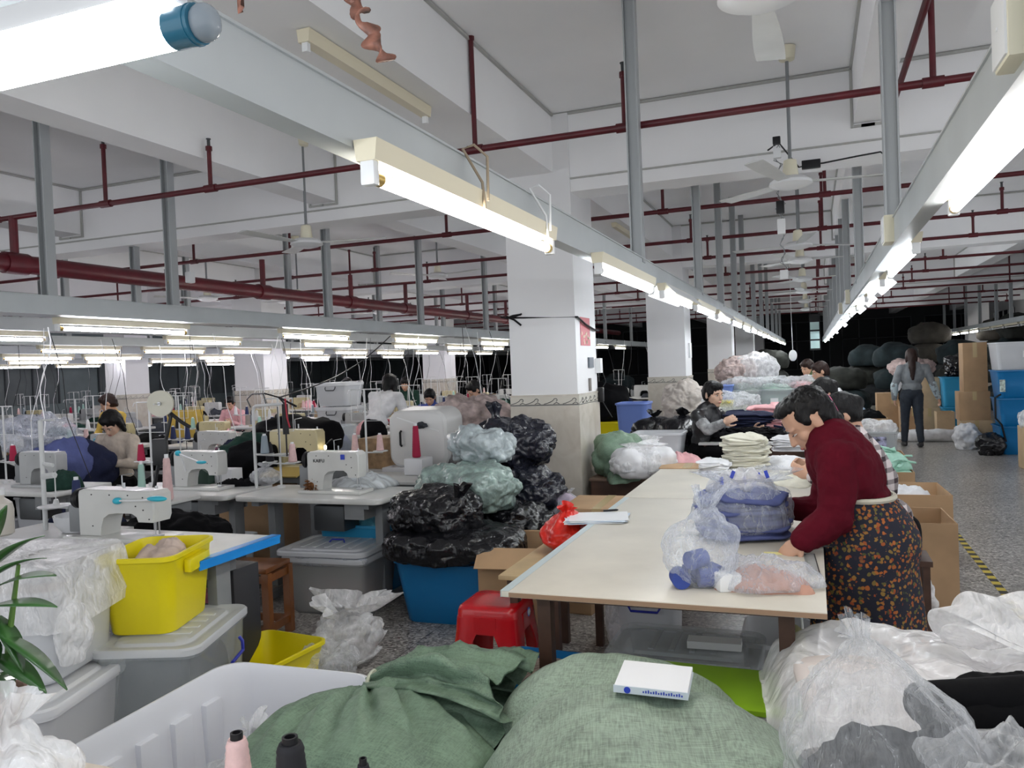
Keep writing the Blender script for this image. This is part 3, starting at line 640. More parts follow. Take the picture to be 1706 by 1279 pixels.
for i,(x,y) in enumerate([(-7.8,8.8),(-7.1,9.9),(-7.5,13),(-3.6,12.8),(-4.5,16)]): fan('small white ceiling fan far back above the sewing lanes, %s of the far ones'%ordn(i),x,y,2.66,i*.5,'far ceiling fans above the sewing lanes')
fan('white ceiling fan at the left edge of the picture',-7.2,4.2,2.72,.3)
# ------------------------------------------------------------------ junction boxes, cords, notices
def jbox(label,p,s,m=CREAM2):
    mb=MB(); mb.box((-s[0]/2,-s[1]/2,-s[2]/2),(s[0]/2,s[1]/2,s[2]/2),0,bev=.008)
    t=thing('junction_box',label,'junction box',p); obj('box_body',mb,m,t)
    mb=MB(); mb.box((-s[0]/2-.004,-s[1]/2*.9,-s[2]/2*.9),(-s[0]/2+.004,s[1]/2*.9,s[2]/2*.9),0,bev=.003); mb.tube([(-s[0]/2-.006,0,0),(-s[0]/2,0,0)],.004,8); obj('cover_plate',mb,WPLAS,t)
    return t
jbox('large cream junction box at the top right corner on the trunking',(.345,1.60,2.13),(.05,.11,.13))
jbox('cream junction box on the right trunking beside the grey post',(.335,3.9,2.12),(.05,.13,.12))
jbox('small cream junction box further back on the right trunking',(.335,8.2,2.12),(.05,.15,.13))
jbox('small cream junction box beyond the other boxes on the right trunking',(.335,10.2,2.12),(.05,.15,.13))
jbox('white socket box hanging above the sewing tables at upper left',px(317,462,-4.7)+Vector((0,0,0)),(.05,.06,.09),WPLAS)
# plugs and adaptors strung on a cable under the second fan
t=thing('power_cable','tangled white cable with plugs hanging beside the fan over the aisle','cable',(-.16,5.66,3.0))
mb=MB(); rnd=random.Random(4); pts=[(.3,.0,-.05)]
for i in range(26): pts.append((-.02+.02*math.sin(i*1.9)+.0*i,.02*math.cos(i*2.3)+i*.03,.02-i*.032))
mb.tube(pts[1:],.0035,6); mb.tube([(p[0]+.02*math.cos(i*2.9),p[1],p[2]) for i,p in enumerate(pts[1:])],.003,6); obj('cord',mb,GREYLEG,t)
for i,(dz,m,s) in enumerate([(.03,BLKP,(.05,.04,.05)),(-.04,WPLAS,(.05,.04,.08)),(-.36,BLKP,(.055,.04,.09)),(-.48,WPLAS,(.055,.05,.11)),(-.80,WPLAS,(.06,.06,.07))]):
    mb=MB(); y=max(0,-dz*.9); mb.box((-s[0]/2-.02,y-.02,dz-s[2]/2),(s[0]/2-.02,y+.02,dz+s[2]/2),0,bev=.005); obj('plug_adaptor',mb,m,t)
t=thing('power_cable','thin black cable with an adaptor looping along the crossbeam above the aisle fan','cable',(0,6.27,2.95))
mb=MB(); mb.tube([(-.25,-.3,.10),(-.18,-.2,.17),(-.05,0,.02),(.02,0,.03),(.12,0,.03),(.35,0,.05),(.50,0,.06),(.56,-.0,.0),(.58,-.02,-.1)],.006,6); obj('cord',mb,BLKP,t)
mb=MB(); mb.box((-.03,-.03,0),(.10,.02,.06),0,bev=.005); obj('adaptor',mb,BLKP,t)
t=thing('tie_wire','dark twisted wire tied around the nearest column','wire',(-2.1,6.5,1.98)); a=.025
mb=MB(); x0,x1,y0,y1=-2.39-2.1*-1-.0,0,0,0
mb.tube([(-.31,-.215,.02),(-.15,-.215,.012),(.1,-.212,.0),(.31,-.215,-.008),(.315,0,-.06),(.315,.30,-.10),(.315,.45,-.10),(0,.46,-.05),(-.32,.46,0),(-.32,0,.02),(-.31,-.215,.02),(-.25,-.22,.035),(-.18,-.225,.04)],.009,6)
mb.tube([(-.31,-.225,.03),(-.24,-.225,.0),(-.18,-.225,-.05)],.009,6); mb.tube([(-.36,-.225,.03),(-.3,-.235,.015),(-.22,-.23,.03),(-.17,-.228,.045)],.008,6); obj('wire_loop',mb,BLKP,t)
def panel(name,label,cat,lo,hi,m,parts=()):
    t=thing(name,label,cat,((lo[0]+hi[0])/2,(lo[1]+hi[1])/2,(lo[2]+hi[2])/2)); c=t.location; mb=MB(); mb.box([lo[i]-c[i] for i in range(3)],[hi[i]-c[i] for i in range(3)]); obj('panel',mb,m,t,smooth=False)
    return t
xc=-1.81
t=panel('notice','red and pink printed notice on the side of the nearest column','notice',(xc+.001,6.42,1.74),(xc+.004,6.72,1.98),mat('red_notice',(.50,.10,.12),.5))
rr=random.Random(3); mb=MB()
for i in range(14):
    y_=rr.uniform(-.12,.12); z_2=rr.uniform(-.10,.0); mb.box((.002,y_-.012,z_2-.012),(.004,y_+.012,z_2+.012))
obj('print_pattern',mb,mat('notice_white',(.75,.6,.45),.5),t,smooth=False)
t=panel('wall_switch','grey double switch on the side of the nearest column','switch',(xc+.001,6.62,1.55),(xc+.018,6.76,1.64),mat('switch_grey',(.12,.14,.17),.3))
t=panel('wall_switch','narrow dark wall plate below the switch on the nearest column','switch',(xc+.001,6.62,1.35),(xc+.012,6.68,1.46),mat('brown_grey',(.16,.14,.13),.4))
t=panel('socket_box','white socket box on the far edge of the nearest column','socket',(xc+.001,6.86,1.50),(xc+.05,6.94,1.63),WPLAS)
t=thing('wall_telephone','black receiver and cord hanging on the side of the nearest column','telephone',(xc+.03,6.9,1.30)); mb=MB(); mb.box((-.02,-.03,-.06),(.03,.03,.07),0,bev=.01); obj('receiver',mb,BLKP,t); mb=MB(); mb.tube([(0.02,0,.06),(.05,.02,.12),(.03,0,.2)],.004,6); mb.tube([(0.02,0,-.06),(.06,-.02,-.12),(.1,0,-.2)],.004,6); obj('cord',mb,BLKP,t)
for i,(px_,y,z) in enumerate([(1162,10.9,1.62),(1235,19,1.6)]):
    pass
t=panel('switch_plate','tiny white plate with a dark mark on the side of the second column','switch',(xc+.001,12.6,1.62),(xc+.03,12.75,1.85),WPLAS)
# brown ribbon hanging top left
t=thing('crepe_ribbon','crinkled brown ribbon hanging from above near the top left of the picture','ribbon',py(612,100,1.3))
mb=MB(); rings=[]
P0=py(640,100,1.3); P1=py(575,-25,1.3)
for j in range(46):
    u=j/45; c=P0.lerp(P1,u)-P0; tw=u*11+math.sin(u*9); wdt=.011+.009*abs(math.sin(u*15+1)); c+=Vector((.006*math.sin(u*20),.006*math.cos(u*17),0))
    ax=Vector((math.cos(tw),math.sin(tw),.4*math.sin(tw*1.3))).normalized(); nn=Vector((-math.sin(tw),math.cos(tw),0))*.0015
    rings.append([(c+ax*wdt+nn)[:],(c+nn*3+Vector((0,0,.004*math.sin(j)))) [:],(c-ax*wdt+nn)[:],(c-ax*wdt-nn)[:],(c-nn*3)[:],(c+ax*wdt-nn)[:]])
mb.loft(rings); t.location=P0; obj('ribbon_strip',mb,mat('brown_crepe',(.30,.13,.09),.45,var=.6,vscale=40),t,angle=180)
mb=MB(); mb.tube([P1-P0,(P1-P0)+Vector((0,0,ZC-P1.z))],.001,5); obj('thread',mb,WPLAS,t)
t=thing('crepe_ribbon','tip of a brown ribbon at the top edge beside the blue-ended lamp','ribbon',py(400,12,1.3)); mb=MB(); mb.loft([[(-.006,0,-.012),(.006,.002,-.01),(.005,-.003,-.012)],[(-.01,.004,0),(.004,-.004,.002),(.008,.003,0)],[(-.006,0,.05),(.008,.002,.05),(.0,-.004,.05)],[(-.001,0,ZC-1.99),(.001,0,ZC-1.99),(0,.001,ZC-1.99)]]); obj('ribbon_strip',mb,MATS['brown_crepe'],t)
# hanging display boards over the aisle, hanging pull switch
p=py(1358,570,20); t=thing('hanging_sign','narrow hanging sign with white square panels, far back over the tables','sign',(p.x,20.,1.7)); mb=MB(); mb.box((-.12,-.02,-.0),(.12,.02,.85)); mb.tube([(-.09,0,.85),(-.09,0,1.28)],.006,5); mb.tube([(.09,0,.85),(.09,0,1.28)],.006,5); obj('sign_board',mb,BLKP,t,smooth=False)
for q in range(3): mb=MB(); mb.box((-.10,-.03,.04+q*.22),(.10,-.02,.22+q*.22)); obj('sign_panel',mb,mat('pale_sign',(.45,.62,.62),.5),t,smooth=False)
p=py(1321,592,14.); t=thing('pull_switch','round white pull switch hanging on a long cord above the far tables','pull switch',p); mb=MB(); mb.ell((0,0,0),(.065,.05,.095)); obj('switch_body',mb,WPLAS,t)
mb=MB(); mb.tube([(0,0,.09),(-.01,0,.8),(0,0,ZC-p.z)],.005,5); obj('cord',mb,WPLAS,t)
# ================================================================== CUTTING TABLES
def work_table(label,x0,x1,y0,y1,z,topm,legm,seam=None,th=.022,apron=.07,lw=.06,edge=None,group=None,name='cutting_table',cat='table',inset=.05):
    cx,cy=(x0+x1)/2,(y0+y1)/2; w_,l_=x1-x0,y1-y0; t=thing(name,label,cat,(cx,cy,0),0,group)
    mb=MB(); mb.box((-w_/2,-l_/2,z-th),(w_/2,l_/2,z),0,bev=.003); obj('tabletop',mb,topm,t)
    mb=MB(); a=inset
    for s in (-1,1): mb.box((s*(w_/2-a)-.012,-l_/2+a,z-th-apron),(s*(w_/2-a)+.012,l_/2-a,z-th)); mb.box((-w_/2+a,s*(l_/2-a)-.012,z-th-apron),(w_/2-a,s*(l_/2-a)+.012,z-th))
    obj('apron',mb,legm,t,smooth=False)
    for sx in (-1,1):
        for sy in (-1,1):
            mb=MB(); X=sx*(w_/2-a-lw/2); Y=sy*(l_/2-a-lw/2); mb.box((X-lw/2,Y-lw/2,0),(X+lw/2,Y+lw/2,z-th)); obj('leg',mb,legm,t,smooth=False)
    return t
TZ=.78
t=work_table('cream-topped cutting table nearest the camera with taped edges',-1.07,.02,2.62,4.62,TZ,CREAMTOP,DKWOOD,apron=.03,inset=.10,lw=.05)
mb=MB(); mb.box((-.548,-1.0,TZ+.0005),(-.515,1.0,TZ+.0015)); mb.box((-.5475,-1.0,TZ-.022),(-.5455,1.0,TZ)); obj('edge_tape',mb,mat('pale_blue_tape',(.50,.58,.60),.3),t,smooth=False)
mb=MB(); mb.box((-.515,-1.002,TZ-.02),(.545,-1.0,TZ-.004)); obj('front_edge',mb,mat('wood_edge',(.30,.19,.12),.5),t,smooth=False)
work_table('second cream cutting table pushed end to end behind the nearest one',-1.08,.03,4.635,6.0,TZ,CREAMTOP,DKWOOD,apron=.03,inset=.10,lw=.05)
work_table('far cutting table with dark wood frame under the navy and pink cloth piles',-1.05,.04,7.75,10.2,TZ,mat('pale_table',(.5,.5,.5),.4),DKWOOD,apron=.12)
work_table('work table far back in the row under clear tubs and bags',-1.0,.04,10.6,13.2,TZ,MATS['pale_table'],DKWOOD)
work_table('farthest work table in the row where two people sort cloth',-1.0,.04,13.6,17.2,TZ,MATS['pale_table'],DKWOOD)
# ---- things on the nearest table
def atT(x,y): return pz(x,y,TZ)
p=atT(990,866)
t=thing('paper_pad','stack of white and blue order sheets lying over the left edge of the table','paper pad',(p.x,p.y,TZ),0)
for i in range(7):
    mb=MB(); a=.06*math.sin(i*2.1); w2,l2=.15,.115
    def fz(x,y,i=i): return .002+i*.0022+.0012*math.sin(x*30)
    mb=MB(); mb.box((-w2,-l2,.001+i*.0022),(w2,l2,.0028+i*.0022),M=Matrix.Rotation(.25+a*3,4,'Z')@Matrix.Translation((.004*i,.003*i,0))); obj('sheet',mb,mat('pale_blue_paper',(.60,.68,.78),.6) if i%2 else WPLAS,t,smooth=False)
t=thing('marker_pen','black pen lying on the order sheets','pen',atT(1018,858)+Vector((0,0,.026)),.5); mb=MB(); mb.tube([(-.04,0,0),(.03,0,0),(.04,0,0)],[.006,.006,.003],10); obj('pen_body',mb,BLKP,t)
# blue folded cloth pack in clear bag
p=atT(1240,893)
bagthing('clear plastic bag full of folded slate blue cloth, larger one on the nearest table',p,.3,CLEARB,.22,.19,.29,None,None,seed=3,neck=.86,flare=.10,pleats=7,nr=.10)
c=obj('contents',stack(.37,.31,.18,9,44,.03,.03,.05),C_BLU2,bpy.data.objects[[o.name for o in bpy.data.objects if o.get('label','').startswith('clear plastic bag full of folded slate')][0]],loc=(0,0,.01),angle=180); c['kind']='stuff'
t=thing('printed_shopping_bag','white plastic bag with blue print tucked in the top of the slate blue pack','plastic bag',p+Vector((.0,.06,.205)),.2); obj('bag_film',heap(.15,.09,.075,.03,16,5),CLEARW,t,angle=180)
mb=MB(); rnd=random.Random(5)
for i in range(7): mb.box((-.11+i*.034,-.004,0),(-.095+i*.034,.004,.035),M=Matrix.Translation((0,-.065-.005*(i%2),.03))@Matrix.Rotation(.5*math.sin(i*2.),4,'Y')@Matrix.Rotation(-.5,4,'X'))
obj('blue_print',mb,mat('blue_ink',(.02,.05,.45),.4),t,smooth=False)
p=atT(1162,985)
bagthing('knotted clear bag holding rolls of royal blue and white ribbing on the nearest table',p+Vector((0,.09,0)),-.2,CLEARB,.135,.125,.34,None,None,seed=8,neck=.80,flare=.035,pleats=9,tilt=(.12,0),nr=.02)
t=thing('ribbing_roll','foremost royal blue ribbing coil in the knotted clear bag','fabric roll',p+Vector((.03,.06,.035)),.4,'blue ribbing rolls in the knotted bag')
def roll(r,l,m2=C_WHITE,m1=C_BLUE,parent=None):
    mb=MB(); mb.tube([(-l/2,0,0),(l/2,0,0)],r,24); obj('roll',mb,m1,parent)
    mb=MB()
    for k in range(3): mb.loft([[(s*(l/2+.001),(r*(.35+.25*k)+e)*math.cos(a),(r*(.35+.25*k)+e)*math.sin(a)) for a in [2*PI*q/20 for q in range(20)]] for s,e in ((1,0),(1,.003),(1.02,.003),(1.02,0))],0,False,False)
    obj('end_stripe',mb,m2,parent)
roll(.033,.07,parent=t)
for i,(dx,dy,dz,rz) in enumerate([(-.065,.04,.034,1.9),(-.03,.10,.034,.2),(.045,.13,.034,2.2),(-.01,.07,.095,1.0)]):
    dup(t,p+Vector((dx,dy,dz)),rz,['leftmost royal blue ribbing coil in the knotted clear bag','middle rear royal blue ribbing coil in the knotted clear bag','right rear royal blue ribbing coil in the knotted clear bag','topmost royal blue ribbing coil in the knotted clear bag'][i])
p=atT(1262,985)
t=thing('plastic_bag','flat clear bag of salmon cloth and a white roll at the front table edge','plastic bag',p+Vector((.01,.06,0)),0); obj('bag_film',heap(.185,.12,.09,.035,11,7),CLEARB,t,loc=(0,0,.012),angle=180)
c=obj('contents',heap(.165,.10,.055,.03,14,9),C_SALMON,t); c['kind']='stuff'
t=thing('label_roll','small white label roll in the front left of the flat clear bag','label roll',p+Vector((-.10,.0,.03)),.5); mb=MB(); mb.box((-.04,-.035,-.03),(.04,.035,.03),0,bev=.008); obj('roll',mb,WPLAS,t)
p=atT(1294,922); t=thing('sticky_note','small yellow paper note beside the hand of the person in maroon','paper note',p+Vector((-.01,0,0)),.1); mb=MB(); mb.box((-.04,-.02,.0008),(.04,.02,.002)); obj('note_sheet',mb,mat('yellow_paper',(.75,.70,.30),.6),t,smooth=False)
p=atT(1352,940); t=thing('clear_ruler','clear plastic ruler lying at the right edge of the nearest table','ruler',p,.06); mb=MB(); mb.box((-.022,-.16,.001),(.022,.16,.004)); obj('ruler_blade',mb,CLEARP,t,smooth=False); mb=MB()
for i in range(30): mb.box((-.021,-.155+i*.0105,.0041),(-.012 if i%5 else -.004,-.154+i*.0105,.0046))
mb.box((.018,-.16,.0041),(.021,.16,.0046)); obj('ruler_marks',mb,BLKP,t,smooth=False)
p=atT(1362,912); t=thing('metal_ruler','dark steel ruler lying across the right edge beside the floral apron','ruler',p,.1); mb=MB(); mb.box((-.08,-.008,.005),(.07,.008,.008)); obj('ruler_blade',mb,DKMET,t,smooth=False)
# ---- second table: cream cloth stacks
p=atT(1240,784); t=obj('cloth_stack',stack(.30,.26,.23,16,4,.06,.02,.12),C_CREAM,loc=p+Vector((0,.14,0)),angle=180); tag(t,'tall uneven stack of cream cloth pieces in the middle of the second table','cloth stack',kind='stuff')
p=atT(1188,790); t=obj('cloth_stack',stack(.20,.22,.08,7,6,.06,.02,.12),C_WHITE,loc=p+Vector((0.0,.12,0)),angle=180); tag(t,'low stack of white cloth left of the tall cream stack','cloth stack',kind='stuff')
p=atT(1318,752); t=obj('cloth_stack',stack(.30,.26,.10,12,7,.05,.02),C_WHITE,loc=p+Vector((0,.1,0)),angle=180); tag(t,'stack of white cloth sheets in front of the bent face in maroon','cloth stack',kind='stuff')
p=atT(1305,775); t=obj('loose_cloth',heap(.26,.3,.05,.025,9,3),C_WHITE,loc=p,angle=180); tag(t,'loose white cloth being sorted beside the maroon sleeve','loose cloth',kind='stuff')
p=atT(1320,800); t=obj('loose_cloth',heap(.17,.3,.035,.02,12,5),C_CREAM,loc=p,angle=180); tag(t,'crumpled cream cloth on the seam between the two cutting tables','loose cloth',kind='stuff')
p=atT(1140,776); t=carton('flattened brown carton lying at the far left corner of the second table',p+Vector((.03,-.02,0)),.05,.4,.3,.006,False,m=CARD)
# white bag and green sack left of table, on a dark cabinet
cab=work_table('low dark wooden bench under the green sack beside the column',-1.75,-1.16,6.3,7.4,.64,mat('brown_board',(.16,.10,.07),.6),DKWOOD,apron=.2,name='wooden_bench',cat='bench',inset=.02)
bagthing('white plastic bag stuffed full at the far left corner of the second table',Vector((-1.27,6.2,.64+.03)),.4,CLEARW,.27,.2,.27,None,C_WHITE,seed=11,neck=.9,flare=.06,pleats=5,crx=.93,crz=.5,nr=.1)
bagthing('second white plastic bag behind the stuffed white one, beside the green sack',Vector((-1.40,6.75,.64)),.4,CLEARW,.25,.2,.30,None,C_WHITE,seed=12,neck=.9,flare=.05,pleats=6,crx=.93,crz=.5,nr=.1)
t=thing('woven_sack','green woven sack slumped against the column on the dark bench','sack',Vector((-1.58,6.55,.64)),.2); obj('sack_body',blob(.20,.22,.22,.05,4,5,5,2.2,.05),GREENSACK,t,angle=180); obj('sack_flap',heap(.13,.32,.08,.05,8,2),GREENSACK,t,loc=(.06,-.24,0),angle=180)
work_table('bare pale board bench behind the table, left',-1.75,-1.12,7.6,9.0,.62,MATS['pale_table'],DKWOOD,name='wooden_bench',cat='bench')
tub('grey translucent tub behind the green sack, next to the column',Vector((-1.45,7.9,.62)),.0,.5,.4,.26,MILKYC)
for i,(x,y,s,h) in enumerate([(-1.62,8.6,.27,.34),(-1.30,8.45,.33,.36)]):
    bagthing(['upright black rubbish bag left of the person in the black jacket','wide black rubbish bag beside the person in the black jacket'][i],Vector((x,y,.62)),i,BLACKBAG,s,s*.9,h+.08,None,BLACKBAG,seed=20+i,neck=.85,flare=.05,pleats=8,crx=.95,crz=.48)
# cartons and bags between column and nearest table
carton('flat closed carton lying under the edge of the second table',Vector((-1.38,5.35,.52)),.04,.50,.55,.10,False,m=CARD,seed=1)
carton('dark open carton supporting the flat closed carton',Vector((-1.38,5.35,0)),.04,.50,.55,.52,True,m=mat('dark_carton',(.10,.06,.04),.8))
bagthing('clear bag with lilac scraps beside the flat carton at the foot of the column',Vector((-1.72,5.55,.45)),0,CLEAR,.15,.15,.22,None,mat('lilac_scraps',(.40,.34,.42),.8,var=.5,vscale=12),seed=31,neck=.85,flare=.04)
carton('tall open carton below the clear lilac bag',Vector((-1.75,5.45,0)),.0,.32,.5,.45,True,m=CARD)
t=thing('red_bag','bright red plastic bag leaning on the left edge of the nearest table','plastic bag',Vector((-1.24,4.0,.60)),.1); obj('bag_film',tied_bag(.13,.17,.24,.9,.02,6,.02,4,nr=.03),mat('red_film',(.62,.02,.012),.28,bump=.5,bscale=14,dist=.03),t,angle=180)
t=work_table('small pale wooden bench with rounded end left of the nearest table',-1.42,-1.10,3.45,4.35,.60,mat('pine_board',(.55,.40,.22),.5,var=.2,vscale=5),DKWOOD,name='wooden_bench',cat='bench',apron=.03,inset=.04,lw=.04)
carton('open brown carton under the black bags, behind the blue tub',Vector((-1.72,4.55,0)),.12,.40,.5,.52,True,flap=.15,seed=4)
carton('brown carton standing left of the pale bench',Vector((-1.48,4.95,0)),-.1,.30,.3,.50,True,flap=.1,seed=7)
# under the table
t=tub('clear lidded tub with papers on its lid under the nearest table',Vector((-.55,3.45,0)),0,.62,.42,.33,CLEARP,lid=CLEARP,contents=C_DGREY,ch=.5)
mb=MB(); mb.box((-.11,-.04,0),(.11,.04,.03)); t=thing('white_box','white paper strip box on the lid of the tub under the table','box',Vector((-.42,3.38,.372)),.05); obj('box_body',mb,WPLAS,t,smooth=False)
tub('dark clear lidded tub to the right below the nearest table',Vector((-.18,3.75,0)),.0,.3,.4,.34,MILKYC,contents=C_DGREY)
bagthing('white plastic sack standing on the floor behind the front table leg',Vector((-.92,4.15,0)),0,CLEARW,.16,.14,.52,None,C_WHITE,seed=41,neck=.9,flare=.05,crx=.9,crz=.4)
tub('grey tub with blue handle under the nearest table',Vector((-.80,3.95,0)),.0,.30,.3,.45,MILKY,handle=mat('blue_handle',(.02,.03,.35),.4))
t=thing('folding_bag','olive and tan bag hanging under the right end of the table','bag',Vector((-.10,3.05,.30)),0); obj('bag_body',blob(.05,.12,.17,.01,6,3,4,3),mat('olive_bag',(.20,.19,.08),.7),t,angle=180); mb=MB(); mb.tube([(-.04,0,.25),(-.03,0,.40),(.03,0,.40),(.04,0,.25)],.005,6); obj('strap',mb,WPLAS,t)
# ================================================================== FOREGROUND
# red stool
def red_stool(label,loc,rz,w=.29,h=.46,sc=1.):
    t=thing('plastic_stool',label,'stool',loc,rz)
    R=lambda k,z,r=.04: rrect(k,k,r,z,5)
    mb=MB(); mb.loft([R(w+.015,h-.06),R(w+.008,h-.02),R(w-.004,h-.004),R(w-.03,h+.002),R(w*.5,h-.003),R(.05,h-.004)],0,False,True); mb.loft([R(w+.009,h-.06),R(w,h-.02),R(w-.03,h-.006)],0,False,True); obj('seat',mb,REDPL,t,angle=50)
    b=w+.075
    for sx in (-1,1):
        for sy in (-1,1):
            mb=MB(); rings=[]
            for (z,k,lw) in ((0,b,.075),(h*.55,(b+w)/2+.01,.085),(h-.12,w+.025,.115),(h-.05,w+.014,.14)):
                x=sx*k/2; y=sy*k/2; c=.03; rings.append([(x,y-sy*lw,z),(x,y-sy*c,z),(x-sx*.008,y-sy*.008,z),(x-sx*c,y,z),(x-sx*lw,y,z),(x-sx*lw,y-sy*.006,z),(x-sx*c,y-sy*.012,z),(x-sx*.012,y-sy*c,z),(x-sx*.006,y-sy*lw,z)])
            mb.loft(rings); obj('leg',mb,REDPL,t,angle=50)
    for a in range(4):
        M=Matrix.Rotation(a*PI/2,4,'Z'); mb=MB(); mb.box((-w/2+.09,-w/2-.012,h-.125),(w/2-.09,-w/2-.006,h-.045),M=M); obj('side_panel',mb,REDPL,t)
    return t
t=red_stool('bright red plastic stool in front of the nearest table',Vector((-1.47,3.53,0)),.02)
mb=MB(); mb.tube([(.155,.03,.40),(.1575,.03,.40)],.022,20); s=obj('sticker',mb,mat('sticker_blue',(.05,.15,.55),.4),t); mb=MB(); mb.tube([(.157,.03,.40),(.1585,.03,.40)],.015,20); mb.box((.158,.015,.395),(.1595,.045,.401)); obj('sticker_centre',mb,WPLAS,t)
# blue tub and black bags
bl=pz(680,1045,0); br_=pz(800,1048,0)
t=tub('large blue plastic tub under the pile of black bags',Vector((-2.14,4.62,0)),.03,.76,.50,.40,BLUEP,contents=mat('blue_bag_inside',(.02,.25,.45),.6),ch=.9,tap=.84)
mb=MB(); mb.box((.24,-.256,.24),(.275,-.252,.37)); obj('paper_tag',mb,mat('tag_grey',(.45,.45,.40),.5),t,smooth=False)
mb=MB(); mb.box((.30,-.252,.22),(.35,-.246,.36)); obj('sticker',mb,mat('white_sticker',(.6,.6,.65),.4,var=.7,vscale=40),t,smooth=False)
def softbag(label,loc,rz,rx,ry,rz_,m,seed,amp=.04,crease=.04,pw=2.4,cat='rubbish bag',name='black_bag',knot=None,sub=6):
    t=thing(name,label,cat,loc,rz); obj('bag_film',blob(rx,ry,rz_,amp,5.5,seed,sub,pw,crease),m,t,angle=180)
    if knot:
        dx,dy,dz,s=knot; mb=MB(); rings=[]
        for j in range(10):
            u=j/9; r=s*(.9-.55*math.sin(min(1,u*1.6)*PI/2)+ (.9*max(0,u-.45)))
            rings.append([(r*(1+.35*math.sin(5*a+1)+.15*math.sin(11*a))*math.cos(a)+dx*.3*u,r*(1+.35*math.sin(5*a+1))*math.sin(a),s*2.6*u+.02*math.sin(3*a+seed)*u) for a in [2*PI*q/36 for q in range(36)]])
        mb.loft(rings); obj('knot',mb,m,t,loc=(dx,dy,dz),angle=180)
    return t
softbag('flat glossy black bag lying along the rim of the blue tub',Vector((-2.14,4.50,.40)),.05,.46,.28,.12,BLACKBAG,1,.03,.03,3.)
softbag('knotted black bag on top of the flat black bag on the blue tub',Vector((-2.28,4.55,.555)),-.1,.32,.25,.155,BLACKBAG,2,.04,.035,2.4,knot=(.20,-.10,.17,.055))
softbag('clear bag of pale green cloth wedged between black bags',Vector((-2.28,5.02,.62)),-.35,.40,.25,.185,mat('pale_green_wrap',(.26,.35,.32),.32,var=.5,vscale=14,bump=.9,bscale=22,coat=.5,dist=.02),3,.05,.05,2.3,cat='plastic bag',name='clear_bag')
softbag('pale bluish white bag lying near the top of the bag pile by the column',Vector((-2.30,5.35,.90)),-.5,.28,.2,.14,mat('pale_film_wrap',(.42,.48,.50),.35,var=.3,vscale=10,bump=.9,bscale=18,coat=.4,dist=.02),4,.05,.05,2.2,cat='plastic bag',name='clear_bag')
softbag('big black bag with a gathered top, highest in the pile at the column',Vector((-2.20,5.72,.82)),.2,.34,.27,.225,BLACKBAG2,5,.05,.04,2.2,knot=(-.10,-.02,.33,.06))
softbag('black bag squeezed against the column below the highest bag',Vector((-2.02,5.55,.48)),.3,.30,.26,.21,BLACKBAG2,6,.05,.05,2.2)
softbag('black bag low beside the cartons at the foot of the column',Vector((-1.98,5.15,.30)),.1,.30,.28,.2,BLACKBAG,7,.05,.05,2.2)
tub('blue tub buried behind the pile of bags',Vector((-2.2,5.55,0)),0,.7,.6,.42,BLUEP2)
softbag('large bag of pink and grey printed cloth on top behind the column pile',Vector((-3.02,6.85,.92)),.3,.38,.3,.24,FLORALBAG,8,.07,.05,2.2,cat='cloth bag',name='printed_bag')
softbag('grey fur-like bag leaning below the printed bag',Vector((-3.05,6.45,.70)),.3,.30,.24,.22,mat('grey_scrap_bag',(.26,.25,.25),.8,var=.7,vscale=22),9,.06,.06,2.2,cat='cloth bag',name='printed_bag')
softbag('purple grey bag of scraps left of the column behind the black bags',Vector((-2.70,6.75,.62)),.3,.30,.24,.26,mat('purple_scrap_bag',(.17,.15,.20),.7,var=.7,vscale=14),10,.06,.06,2.2,cat='cloth bag',name='printed_bag')
tub('white storage tub supporting the printed bags behind the column pile',Vector((-2.95,6.7,0)),0,.75,.7,.62,MILKY)
# clear tub with lid and pink contents
t=tub('frosted tub with pink cloth inside and two lids, beside the blue tub',Vector((-3.05,4.62,0)),.02,.62,.52,.36,mat('frosted_plastic',(.55,.56,.56),.3,alpha=.42),lid=MILKYC,contents=mat('pink_grey_contents',(.40,.22,.23),.8,var=.6,vscale=7),ch=.7)
t2=thing('tub_lid','loose frosted lid with a blue handle on top of the frosted tub','tub lid',Vector((-3.07,4.60,.385)),.06); obj('lid_plate',lid_mesh(.64,.50,.03,.03,.028,.07,5),MILKYC,t2)
mb=MB(); mb.tube([(-.06,0,.05),(-.05,.02,.065),(.04,.02,.065),(.055,0,.05)],.005,8); obj('handle',mb,mat('blue_handle',(.02,.03,.35),.4),t2)
softbag('thin clear bag caught under the lid of the frosted tub',Vector((-3.05,4.40,.33)),0,.34,.05,.05,CLEARB,14,.02,.02,2.5,cat='plastic bag',name='clear_bag',sub=5)
# wooden stool
def wood_stool(label,loc,rz,w=.30,d=.26,h=.45,m=None):
    m=m or mat('varnished_wood',(.19,.065,.018),.3,var=.35,vscale=7,stretch=(1,1,.2),coat=.4); t=thing('wooden_stool',label,'stool',loc,rz)
    mb=MB(); mb.box((-w/2-.01,-d/2-.01,h-.03),(w/2+.01,d/2+.01,h),0,bev=.006); obj('seat',mb,m,t)
    for sx in (-1,1):
        for sy in (-1,1):
            mb=MB(); mb.prism([(0,0),(.045,0),(.045,.045),(0,.045)],0,h-.03,'Z',M=Matrix.Translation((sx*(w/2)-.0225,sy*(d/2-.01)-.0225,0))); obj('leg',mb,m,t,smooth=False)
    for z in (.06,.36):
        mb=MB()
        for s in (-1,1): mb.box((-w/2,s*(d/2-.01)-.01,z),(w/2,s*(d/2-.01)+.01,z+.045)); mb.box((s*w/2-.01,-d/2,z),(s*w/2+.01,d/2,z+.045))
        obj('stretcher',mb,m,t,smooth=False)
    return t
wood_stool('varnished brown wooden stool beside the blue-edged sewing table',Vector((-3.22,3.93,0)),.12)
